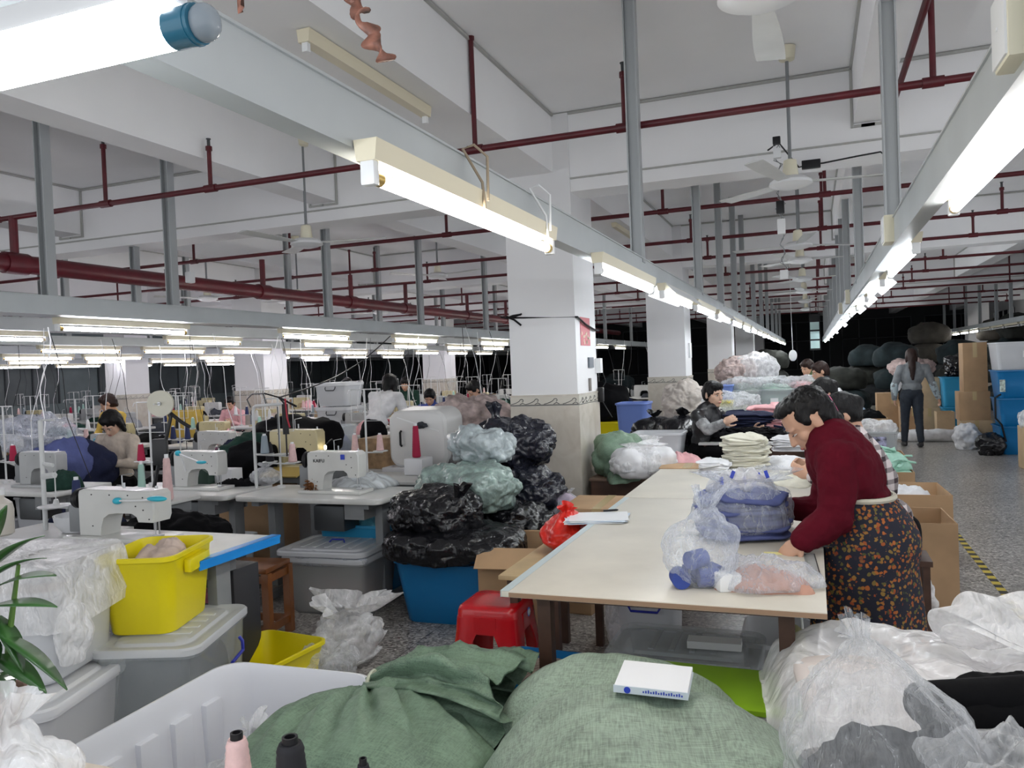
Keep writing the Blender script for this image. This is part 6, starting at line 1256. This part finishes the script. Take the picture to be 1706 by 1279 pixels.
stackA(2.45,16.3,[('light blue tub at the foot of the second stack',.56,.5,.55,BLUEP2,B1),('light blue tub in the middle of the second stack',.56,.5,.55,BLUEP2,B1)])
softbag('shiny black cloth bag on top of the light blue tubs',(2.50,16.3,1.09),0,.26,.22,.24,BLACKBAG,201,.05,.05,2.2)
carton('tall closed carton left of the light blue tubs, upper',(2.0,16.6,.52),0,.36,.4,.56,False,m=CARD2); carton('closed carton left of the light blue tubs, lower',(2.0,16.6,0),0,.36,.4,.52,False,m=CARD2)
softbag('grey white bundle on a carton near the light blue tubs',(1.98,17.6,.46),0,.24,.2,.18,C_WHITE,202,.04,.04,2.2,cat='cloth bundle',name='cloth_bundle',sub=4)
carton('wide carton beyond the walker, right',(1.75,16.8,0),0,.42,.45,.52,False,m=CARD,seed=2); carton('wide carton beyond the walker, left',(1.98,17.6,0),0,.5,.45,.46,False,m=CARD,seed=3)
t=carton('narrow open carton standing behind the white roll on the floor',(2.15,15.75,0),0,.28,.3,.50,True,m=CARD2,seed=8)
carton('carton with dark cloth hidden behind the walker',(1.55,18.6,0),0,.6,.5,.72,False,m=CARD,seed=9); big_mound('black garments on the carton behind the walker',(1.9,18.4,.5),(.7,.6,.8),0); carton('carton under the black garments',(1.9,18.4,0),0,.5,.4,.5,False,m=CARD)
softbag('pink and clear wrapped bag on a pile to the right of the walker',(2.1,20.0,1.05),0,.50,.35,.22,mat('pink_clear_wrap',(.55,.42,.40),.4,var=.4,vscale=6),203,.04,.05,2.2,cat='plastic bag',name='clear_bag'); tub('grey tub under the pink wrapped bag',(2.1,20,0),0,.7,.6,1.05,MILKY,contents=C_GREY)
t=thing('white_roll','long white cloth roll lying on the aisle floor behind the walker','cloth roll',(1.95,15.5,0),.05); obj('roll_body',blob(.62,.17,.12,.03,4,6,5,2.4,.02),C_WHITE,t,angle=180)
softbag('white cloth bag leaning at the foot of the cartons on the right',(2.25,14.25,0),0,.20,.18,.24,C_WHITE,204,.05,.04,2.2,cat='bag',name='cloth_bag',sub=5)
softbag('shiny black rubbish bag on the floor beside the right edge stack',(2.43,13.42,0),0,.18,.16,.19,BLACKBAG,205,.04,.05,2.2,sub=5)
carton('open carton with white plastic at the right edge, nearest of the right stacks',(2.72,11.9,0),0,.42,.5,.55,True,m=CARD2,seed=12); softbag('white plastic bundle bulging out of the carton at the right edge',(2.72,11.9,.50),0,.24,.25,.17,CLEARW,206,.04,.05,2.2,cat='plastic bag',name='clear_bag',sub=5)
# bales at the far end; its dimness is put into their dark colours
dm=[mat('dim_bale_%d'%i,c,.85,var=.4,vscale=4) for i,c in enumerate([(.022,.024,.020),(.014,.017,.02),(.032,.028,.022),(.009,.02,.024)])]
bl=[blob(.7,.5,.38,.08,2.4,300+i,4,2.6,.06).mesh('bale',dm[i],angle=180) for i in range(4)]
rnd=random.Random(9)
k=0
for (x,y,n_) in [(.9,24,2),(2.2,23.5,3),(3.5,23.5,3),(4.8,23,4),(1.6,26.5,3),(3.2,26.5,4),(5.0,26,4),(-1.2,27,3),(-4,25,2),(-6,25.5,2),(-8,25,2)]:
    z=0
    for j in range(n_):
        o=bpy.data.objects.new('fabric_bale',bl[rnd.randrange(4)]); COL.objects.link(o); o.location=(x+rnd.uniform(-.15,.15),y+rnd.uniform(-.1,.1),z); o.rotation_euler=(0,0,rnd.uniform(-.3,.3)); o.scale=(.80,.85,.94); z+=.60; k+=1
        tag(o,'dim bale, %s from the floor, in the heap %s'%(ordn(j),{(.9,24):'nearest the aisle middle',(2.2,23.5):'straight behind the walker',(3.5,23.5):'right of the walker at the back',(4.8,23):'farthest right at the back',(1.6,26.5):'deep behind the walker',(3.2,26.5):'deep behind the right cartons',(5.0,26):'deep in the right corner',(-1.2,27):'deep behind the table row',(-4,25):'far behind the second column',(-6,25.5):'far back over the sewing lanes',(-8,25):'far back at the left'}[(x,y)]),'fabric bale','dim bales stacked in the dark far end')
# ================================================================== PEOPLE
def remeshed(mb,vox,name,m,smooth_it=3):
    me=bpy.data.meshes.new('tmp'); me.from_pydata(mb.v,[],mb.f); o=bpy.data.objects.new('tmp',me); COL.objects.link(o)
    bm=bmesh.new(); bm.from_mesh(me); bmesh.ops.recalc_face_normals(bm,faces=bm.faces[:]); bm.to_mesh(me); bm.free()
    r=o.modifiers.new('r','REMESH'); r.mode='VOXEL'; r.voxel_size=vox; r.use_smooth_shade=True
    if smooth_it: s=o.modifiers.new('s','SMOOTH'); s.iterations=smooth_it; s.factor=.5
    dg=bpy.context.evaluated_depsgraph_get(); dg.update(); n=bpy.data.meshes.new_from_object(o.evaluated_get(dg)); bpy.data.objects.remove(o); bpy.data.meshes.remove(me)
    n.name=name; n.materials.clear()
    for q in (m if isinstance(m,list) else [m]): n.materials.append(q)
    n.polygons.foreach_set('use_smooth',[True]*len(n.polygons)); return n
def wrinkle(me,amp,sc,seed=0,st=(1,1,1)):
    of=Vector((seed*3.,seed*5.,seed)); me.update()
    ns=[v.normal.copy() for v in me.vertices]
    for v,n_ in zip(me.vertices,ns):
        q=Vector((v.co.x*st[0],v.co.y*st[1],v.co.z*st[2]))*sc+of; v.co+=n_*amp*fr(q)
    me.update(); return me
def frame(fwd,up=Vector((0,0,1))):
    f=Vector(fwd).normalized(); l=up.cross(f).normalized(); u=f.cross(l).normalized()
    return Matrix((f,l,u)).transposed()      # columns: forward, left, up
def add_head(mb,c,R,s=1.):
    """skull, jaw, nose, lips, ears: c centre of the head, R columns forward/left/up"""
    P=lambda f,l,u: Vector(c)+R@Vector((f,l,u))*s
    mb.ell(P(-.01,0,.025),(.092*s,.074*s,.092*s),R); mb.ell(P(.022,0,-.035),(.066*s,.058*s,.075*s),R)
    mb.ell(P(.045,0,-.088),(.032*s,.032*s,.024*s),R)                       # chin
    for sd in (-1,1):
        mb.ell(P(.045,sd*.036,-.022),(.028*s,.024*s,.026*s),R)              # cheek
        mb.ell(P(-.012,sd*.073,-.008),(.019*s,.008*s,.032*s),R)             # ear
        mb.ell(P(-.010,sd*.076,.012),(.013*s,.007*s,.014*s),R)
        mb.ell(P(.072,sd*.030,.022),(.014*s,.020*s,.007*s),R)               # brow
        mb.ell(P(.080,sd*.010,-.034),(.012*s,.009*s,.009*s),R)
    mb.cap(P(.080,0,.012),.008*s,P(.100,0,-.028),.011*s,8)                  # nose
    mb.ell(P(.078,0,-.055),(.014*s,.022*s,.006*s),R); mb.ell(P(.075,0,-.066),(.014*s,.019*s,.007*s),R)   # lips
def head_parts(t,c,R,hairm,style='short',s=1.,band=None,vox=.006):
    P=lambda f,l,u: Vector(c)+R@Vector((f,l,u))*s
    mb=MB()
    if style=='crop':
        mb.ell(P(-.030,0,.045),(.088*s,.080*s,.074*s),R,24,16); mb.ell(P(-.050,0,.0),(.062*s,.074*s,.075*s),R,24,16); mb.ell(P(.016,0,.090),(.066*s,.062*s,.030*s),R,20,12); mb.ell(P(-.075,0,-.055),(.026*s,.05*s,.035*s),R)
        for sd in (-1,1): mb.ell(P(.012,sd*.066,.035),(.024*s,.012*s,.040*s),R)
    else: mb.ell(P(-.020,0,.040),(.098*s,.084*s,.088*s),R,24,16); mb.ell(P(-.045,0,.0),(.072*s,.080*s,.085*s),R,24,16); mb.ell(P(.030,0,.078),(.055*s,.066*s,.040*s),R,20,12)
    if style=='short':
        for sd in (-1,1): mb.ell(P(.018,sd*.066,.030),(.030*s,.014*s,.045*s),R)
        mb.ell(P(-.07,0,-.05),(.035*s,.055*s,.04*s),R)
        for k in range(7): mb.ell(P(.055-.01*abs(k-3),(k-3)*.018,.066-.006*abs(k-3)),(.020*s,.012*s,.024*s),R)
    elif style=='tied':
        mb.ell(P(-.105,0,.01),(.040*s,.045*s,.045*s),R)
        for sd in (-1,1): mb.ell(P(.0,sd*.070,.02),(.030*s,.012*s,.045*s),R)
    elif style=='long':
        mb.cap(P(-.07,0,.0),.06*s,P(-.10,0,-.20),.05*s); mb.cap(P(-.10,0,-.2),.05*s,P(-.11,0,-.36),.025*s)
        for sd in (-1,1): mb.ell(P(-.02,sd*.072,-.03),(.045*s,.018*s,.075*s),R)
    elif style=='bob':
        for sd in (-1,1): mb.cap(P(-.01,sd*.075,.02),.03*s,P(-.01,sd*.078,-.09),.022*s)
        mb.cap(P(-.07,0,.0),.06*s,P(-.07,0,-.10),.045*s)
    me=remeshed(mb,vox,'hair',hairm,2); wrinkle(me,.006*s,45,3,(1,1,.5)); h=obj('hair',me,None,t)
    if band:
        mb=MB(); mb.tube([P(.018+.0,math.cos(a)*.094,.02+math.sin(a)*.115)-R@Vector((.03*math.sin(a),0,0)) for a in [PI*q/16 for q in range(17)]],.008*s,8); obj('hair_band',mb,band,h)
    EW=mat('eye_white',(.7,.68,.66),.2); EY=mat('eye_dark',(.015,.01,.008),.15)
    shut=.35 if R.col[0].z<-.35 else 1.
    for sd in (-1,1):
        mb=MB(); mb.ell(P(.074,sd*.030,.001),(.010*s,.013*s,.0055*s*shut),R); e=obj('eye',mb,EW,t); mb=MB(); mb.ell(P(.081,sd*.030,.002),(.005*s,.007*s,.0052*s*shut),R); obj('iris',mb,EY,e)
        mb=MB(); mb.ell(P(.0865,sd*.031,.024),(.004*s,.018*s,.0035*s),R); obj('eyebrow',mb,hairm,t)
    mb=MB(); mb.ell(P(.0875,0,-.060),(.0065*s,.019*s,.0055*s),R); obj('lips',mb,mat('lip',(.40,.13,.11),.45),t)
def add_hand(mb,w,d,n,side=1,curl=.6,s=1.):
    """w wrist, d direction of the hand, n normal out of the back of the hand, side +1/-1 thumb side"""
    d=Vector(d).normalized(); n=(Vector(n)-d*Vector(n).dot(d)).normalized(); b=d.cross(n)*side
    F=Matrix((d,b,n)).transposed(); w=Vector(w); Q=lambda x,y,z: w+F@Vector((x,y,z))*s
    mb.cap(w-d*.02,.026*s,w+d*.015,.026*s); mb.ell(Q(.050,0,0),(.048*s,.040*s,.016*s),F); mb.ell(Q(.045,-.01,-.004),(.040*s,.03*s,.018*s),F)
    for k,(y,L_) in enumerate(((.028,.070),(.010,.078),(-.010,.072),(-.028,.058))):
        p=Q(.078,y,0); a=0; dd=d.copy()
        for j,(ll,r0,r1) in enumerate(((.45,.0090,.0082),(.30,.0082,.0074),(.25,.0074,.0062))):
            a+=curl*(.5+.35*j)+.05*k; dd=(d*math.cos(a)-n*math.sin(a)+b*(y*1.5)).normalized(); q=p+dd*L_*ll*s; mb.cap(p,r0*s,q,r1*s,8); p=q
    p=Q(.020,.030,-.006); 
    for j,(L_,r0,r1) in enumerate(((.036,.012,.0105),(.030,.0105,.009),(.024,.009,.007))):
        dd=(d*(.75+.12*j)+b*(.62-.32*j)-n*(.30+.25*j*curl)).normalized(); q=p+dd*L_*s; mb.cap(p,r0*s,q,r1*s,8); p=q
def person(label,loc,J,hd,cols,style='short',hairm=HAIR,skin=SKIN,hs=1.,vox=.008,detail=True,group=None,skirt=None,hand=None,band=None,curl=.6,cuff=None,vest=False,collar=False,nlook=None,bulk=1.):
    """J: world joints; hd: face direction; cols: top, bottom, shoes"""
    t=thing('person',label,'person',loc,0,group); O=Vector(loc); g={k:Vector(v)-O for k,v in J.items()}
    R=frame(hd)
    sh=(g['shL']-g['shR']).normalized(); tor=(g['neck']-g['pel']).normalized(); fw=sh.cross(tor).normalized(); TR=Matrix((fw,sh,tor)).transposed()
    wsh=(g['shL']-g['shR']).length/2; mid=g['pel'].lerp(g['neck'],.55)
    body=MB(); add_head(body,g['head'],R,hs); body.cap(g['neck']-tor*.05,.055,g['head']+R@Vector((-.02,0,-.06))*hs,.050)
    body.ell(g['pel'].lerp(g['neck'],.62),(.085,wsh*.86,.20),TR); body.ell(g['pel'],(.095,.135,.11),TR); body.ell(mid-tor*.06,(.08,.115,.14),TR)
    for s in 'LR':
        body.cap(g['sh'+s],.045,g['el'+s],.036); body.cap(g['el'+s],.036,g['wr'+s],.025)
        if s+'leg' not in g and 'kn'+s in g:
            body.cap(g['hip'+s],.07,g['kn'+s],.05); body.cap(g['kn'+s],.05,g['an'+s],.034)
        hdn=(hand or {}).get(s)
        if hdn is None:
            dd=(g['wr'+s]-g['el'+s]).normalized(); out=sh*(1 if s=='L' else -1); hdn=(dd,out if abs(dd.dot(out))<.9 else fw,1)
        add_hand(body,g['wr'+s],hdn[0],hdn[1],hdn[2],curl)
    obj('body',remeshed(body,min(vox,.0055) if detail else vox,'body',skin,1),None,t)
    head_parts(t,g['head'],R,hairm,style,hs,band,vox if detail else .012)
    # top
    mb=MB(); K=bulk; mb.ell(g['pel'].lerp(g['neck'],.64),(.115*K,wsh*1.02*K,.22),TR,20,14); mb.ell(g['pel']+tor*.09,(.118,.158,.11),TR,20,14); mb.ell(mid-tor*.02,(.115*K,.145*K,.15),TR,20,14)
    mb.cap(g['shL']-sh*.03,.068,g['shR']+sh*.03,.068); mb.cap(g['neck']-tor*.04,.075,g['neck']+tor*.012,.060)
    for s in 'LR':
        if vest: mb.cap(g['sh'+s],.07,g['sh'+s].lerp(g['el'+s],.25),.062); continue
        mb.cap(g['sh'+s],.070*K,g['el'+s],.058*K); mb.cap(g['el'+s],.058*K,g['el'+s].lerp(g['wr'+s],.93),.045*K)
    if collar:
        for q in range(9):
            a=-1.9+q*.475; mb.ell(g['neck']+TR@Vector((.062*math.cos(a)+.01,.07*math.sin(a),.012+.012*math.cos(a))),(.024,.026,.034),TR)
        mb.cap(g['neck']+TR@Vector((.085,.02,-.0)),.02,mid+TR@Vector((.125,.03,-.10)),.022); 
    me=remeshed(mb,vox,'jacket',cols[0],3); wrinkle(me,.014,6,2); wrinkle(me,.003,18,5); j=obj('jacket' if collar or vest else 'top',me,None,t)
    if vest or cuff:
        for s in 'LR':
            mb=MB(); a,b,c=(g['sh'+s].lerp(g['el'+s],.45),g['el'+s],g['wr'+s]) if not cuff else (g['el'+s].lerp(g['wr'+s],.0),g['el'+s].lerp(g['wr'+s],.5),g['wr'+s]); mb.cap(a,.062,b,.056); mb.cap(b,.056,b.lerp(c,.92),.042); me=remeshed(mb,vox,'sleeve',vest if vest else cuff,3); wrinkle(me,.006,22,4); obj('sleeve',me,None,t)
    # legs
    if skirt:
        w0=g['pel']+tor*.12; mb=MB(); rings=[]; fx=Vector((fw.x,fw.y,0)).normalized(); lx=Vector((0,0,1)).cross(fx)
        z1=.28; 
        for j_ in range(26):
            u=j_/25; c=w0.lerp(Vector((g['pel'].x+fx.x*.02,g['pel'].y+fx.y*.02,z1-O.z)),u); a_=.135+.06*math.sin(min(1,u*3)*PI/2)+.035*u; b_=.160+.05*math.sin(min(1,u*3)*PI/2)+.035*u; c-=fx*.03*math.sin(min(1,u*2.5)*PI)
            rings.append([(c+fx*math.cos(q)*a_*(1+.05*u*math.sin(9*q+u*2))+lx*math.sin(q)*b_*(1+.05*u*math.sin(7*q+1)))[:] for q in [2*PI*i/72 for i in range(72)]])
        mb.loft(rings); s_=obj('apron',mb,skirt,t,angle=180)
        mb=MB(); ring=rings[0]; cc=sum((Vector(p) for p in ring),Vector())/len(ring)
        mb.tube([(cc+(Vector(ring[i%72])-cc)*1.03)[:] for i in range(0,73,3)],.012,6); obj('waist_band',mb,mat('band_cream',(.58,.55,.45),.8),s_)
    if 'knL' in g:
        mb=MB(); mb.ell(g['pel'],(.118,.165,.13),TR,20,14)
        for s in 'LR': mb.cap(g['hip'+s],.098,g['kn'+s],.068); mb.cap(g['kn'+s],.068,g['an'+s]+Vector((0,0,.03)),.052)
        me=remeshed(mb,vox,'trousers',cols[1],3); wrinkle(me,.006,12,6); obj('trousers',me,None,t)
        for s in 'LR':
            mb=MB(); a=g['an'+s]; fx=Vector((fw.x,fw.y,0)).normalized() if abs(fw.z)<.95 else Vector((hd[0],hd[1],0)).normalized(); mb.cap(a+Vector((0,0,-.02)),.042,a+fx*.0+Vector((0,0,-.035)),.045); mb.cap(a-fx*.04+Vector((0,0,-.045)),.035,a+fx*.13+Vector((0,0,-.05)),.036)
            obj('shoe',remeshed(mb,vox,'shoe',cols[2],2),None,t)
    return t
SHOE=mat('dark_shoe',(.02,.018,.02),.5)
def legs_stand(pel,fwd,spread=.1,step=0.):
    f=Vector(fwd).normalized(); l=Vector((0,0,1)).cross(f); d={}
    for s,k in (('L',1),('R',-1)):
        h=pel+l*k*.085; h.z=pel.z-.06; an=h+l*k*(spread-.085)+f*step*k*.5; an.z=.085; kn=h.lerp(an,.5)+f*.02; d['hip'+s]=h; d['kn'+s]=kn; d['an'+s]=an
    return d
def legs_sit(pel,fwd):
    f=Vector(fwd).normalized(); l=Vector((0,0,1)).cross(f); d={}
    for s,k in (('L',1),('R',-1)):
        h=pel+l*k*.085; kn=h+f*.40+l*k*.03; kn.z=pel.z; an=kn+f*.03; an.z=.085; d['hip'+s]=h; d['kn'+s]=kn; d['an'+s]=an
    return d
# --- person in the maroon jacket, bending over the nearest table
Yn=3.50; Yc=3.66; Yf=3.84
pel=py(1452,868,Yc); neck=py(1378,722,Yc)+Vector((0,0,0)); head=py(1347,701,Yc-.04)
J=dict(pel=pel,neck=neck,head=head,shL=py(1392,768,Yn),shR=py(1392,752,Yf+.02),elL=py(1393,862,Yn-.06),wrL=py(1334,900,Yn-.13),elR=py(1372,850,Yf+.06),wrR=Vector((-.12,3.86,.88)))
J['shL']=py(1396,762,Yn); 
lg=legs_stand(pel,(-1,0,0),.12); J.update(lg)
hd=Vector((-.74,-.16,-.68))
person('person in a maroon jacket and floral apron bending over the nearest cutting table',(pel.x,pel.y,0),J,hd,(C_MAROON,C_DGREY,SHOE),'crop',HAIR,SKIN,1.15,.007,True,skirt=FLORAL,collar=True,hand={'L':(Vector((-.75,-.10,-.65)),Vector((-.45,-.6,.5)),-1),'R':(Vector((-.8,0,-.6)),Vector((-.4,.5,.7)),1)},curl=.75,bulk=1.24)
p=J['wrL']+Vector((-.07,-.02,-.085)); t=thing('thread_snips','small metal snips held in the hand of the person in maroon','snips',p); mb=MB(); mb.tube([(.02,0,.035),(-.015,0,-.02)],.003,6); mb.tube([(.025,.005,.035),(-.02,.006,-.018)],.003,6); obj('blade',mb,STEEL,t)
# --- seated person in the black jacket
Y=8.0; head=py(1189,657,Y); hd=Vector((.72,-.62,-.12)); f=Vector((.85,-.45,0)).normalized(); l=Vector((0,0,1)).cross(f)
pel=py(1172,748,Y); pel=Vector((pel.x,Y,max(.56,pel.z))); neck=py(1180,680,Y)
J=dict(pel=pel,neck=neck,head=head); ns=neck-Vector((0,0,.07))
for s,k in (('L',1),('R',-1)): J['sh'+s]=ns+l*k*.185
J['elR']=py(1180,716,Y-.25); J['wrR']=py(1205,704,Y-.30); J['elL']=J['shL']+Vector((.10,.05,-.22)); J['wrL']=J['elL']+Vector((.22,-.05,.05)); J.update(legs_sit(pel,f))
person('person with tied black hair in a black quilted jacket sitting at the far table',(pel.x,pel.y,0),J,hd,(mat('black_shiny_jacket',(.012,.012,.014),.35),C_BLACK,SHOE),'tied',HAIR,SKIN2,1.08,.009,True,vest=CAMO,collar=True)
mb=MB(); q=(pel.x,pel.y); t=thing('stool','dark stool under the person in the black quilted jacket','stool',(pel.x,pel.y,0)); h=pel.z-.13; mb.box((-.16,-.16,h-.04),(.16,.16,h)); obj('seat',mb,DKWOOD,t)
for sx in (-1,1):
    for sy in (-1,1): obj('leg',MB().box((sx*.13-.02,sy*.13-.02,0),(sx*.13+.02,sy*.13+.02,h-.04)),DKWOOD,t,smooth=False)
# --- walker, seen from behind
Y=14.2; base=pz(1521,744,0); hx=py(1518,592,base.y); f=Vector((-.1,1,0)).normalized(); l=Vector((0,0,1)).cross(f)
pel=Vector((base.x,base.y,.90)); neck=Vector((hx.x+.02,base.y,1.37)); head=Vector((hx.x,base.y+.02,1.50))
J=dict(pel=pel,neck=neck,head=head)
for s,k in (('L',1),('R',-1)):
    J['sh'+s]=neck+l*k*.19-Vector((0,0,.07)); J['el'+s]=J['sh'+s]+l*k*.10+Vector((0,-.02,-.27)); J['wr'+s]=J['el'+s]+l*k*(.08 if k<0 else .0)+Vector((0,.04,-.23))
lg=legs_stand(pel,f,.11,.12); J.update(lg)
person('person in a grey sweatshirt and dark trousers walking away down the aisle',(pel.x,pel.y,0),J,(0,1,-.05),(C_LGREY,mat('dark_jeans',(.018,.025,.038),.8,var=.2,vscale=9),SHOE),'long',HAIRB,SKIN,1.05,.009,False,cuff=mat('pale_blue_sleeve',(.38,.46,.50),.7,var=.15))
# --- people behind the one in maroon
def bender(label,hp,Y,hd,cols,style,hairm=HAIR,facing=(-1,0,0),skin=SKIN,backlen=.50,lean=.75,hs=1.05,standing=True,vox=.010,armz=.90,**kw):
    head=py(hp[0],hp[1],Y); f=Vector(facing).normalized(); l=Vector((0,0,1)).cross(f); neck=head-f*.06-Vector((0,0,.10)); 
    pz_=.92 if standing else .56
    dz=neck.z-.03-pz_; back=max(0.02,math.sqrt(max(0,backlen**2-dz**2))); pel=neck-f*back; pel.z=pz_
    J=dict(pel=pel,neck=neck,head=head)
    tor=(neck-pel).normalized()
    for s,k in (('L',1),('R',-1)):
        J['sh'+s]=neck+l*k*.18-tor*.07; e=J['sh'+s]+l*k*.06+f*.06-Vector((0,0,.24)); J['el'+s]=e; w_=e+f*.20-l*k*.06; w_.z=max(armz,e.z-.1); J['wr'+s]=w_
    J.update(legs_stand(pel,f) if standing else legs_sit(pel,f))
    if not standing:
        st=thing('stool','low dark stool under the '+' '.join(label.replace(',','').split()[:10]),'stool',(pel.x,pel.y,0)); hh=pel.z-.13
        obj('seat',MB().box((-.15,-.14,hh-.03),(.15,.14,hh)),DKWOOD,st)
        for sx in (-1,1):
            for sy in (-1,1): obj('leg',MB().box((sx*.12-.018,sy*.11-.018,0),(sx*.12+.018,sy*.11+.018,hh-.03)),DKWOOD,st,smooth=False)
    return person(label,(pel.x,pel.y,0),J,hd,cols,style,hairm,skin,hs,vox,False,**kw)
bender('person in a checked flannel shirt with a pink hair band, behind the one in maroon',(1402,692),4.95,(-.8,-.1,-.6),(PLAID,C_BLACK,SHOE),'tied',HAIR,band=mat('pink_band',(.55,.12,.25),.5),backlen=.58,standing=False)
bender('person in a black top with dark hair bending over the far table',(1372,654),7.45,(-.8,-.25,-.5),(C_BLACK,C_BLACK,SHOE),'tied',HAIR,backlen=.58,standing=False)
bender('person in a dark red and black top further down the table row',(1366,619),10.9,(-.9,-.2,-.3),(mat('dark_blue_coat',(.015,.02,.03),.8),C_BLACK,SHOE),'short',HAIRB,backlen=.58,standing=False)
bender('person in an olive green top, farthest at the table row',(1345,613),12.6,(-.6,-.7,-.35),(C_GREEN,C_BLACK,SHOE),'short',HAIRB,backlen=.58,standing=False)
# --- people among the sewing lanes
bender('person with black bobbed hair in a cream jacket bent over sewing at left',(186,706),6.05,(.1,-.75,-.65),(cloth('cream_jacket',(.55,.48,.40)),C_BLACK,SHOE),'bob',HAIR,(.1,-1,0),SKIN2,backlen=.45,standing=False,armz=.80,hs=1.12)
bender('person in a straw yellow top sewing behind the cream-jacketed one',(180,672),8.0,(-.6,-.5,-.4),(C_YEL,C_BLACK,SHOE),'short',HAIRB,(-.2,-1,0),backlen=.45,standing=False,armz=.80)
bender('person in a white shirt with red sleeve covers, seen from behind, centre left',(650,640),8.7,(.05,1,-.2),(C_WHITE,C_BLACK,SHOE),'bob',HAIR,(0.1,1,0),backlen=.50,armz=.95,cuff=mat('red_print_sleeve',(.45,.04,.08),.7,var=.6,vscale=25))
bender('person in a dark top bent over sewing left of the nearest column',(790,650),9.6,(-.5,-.6,-.5),(C_BLACK,C_BLACK,SHOE),'short',HAIR,(-.3,-1,0),backlen=.45,standing=False,armz=.80)
bender('person with dark hair sewing behind the tipped white tub',(716,662),10.8,(.2,-.8,-.5),(C_BLUE,C_BLACK,SHOE),'short',HAIR,(0,-1,0),backlen=.45,standing=False,armz=.80)
bender('person with dark hair far back right of the one in white',(675,640),13.2,(.2,-.9,-.4),(C_DGREEN,C_BLACK,SHOE),'short',HAIR,(0,-1,0),backlen=.45,standing=False,armz=.80)
bender('person in grey far back beyond the stacked grey tubs',(578,640),13.6,(-.3,-.9,-.4),(C_GREY,C_BLACK,SHOE),'bob',HAIR,(0,-1,0),backlen=.45,standing=False,armz=.80)
bender('person with dark hair far back below the lamps at centre left',(383,672),11.6,(.3,-.9,-.4),(C_PINK,C_BLACK,SHOE),'short',HAIR,(0,-1,0),backlen=.45,standing=False,armz=.80)
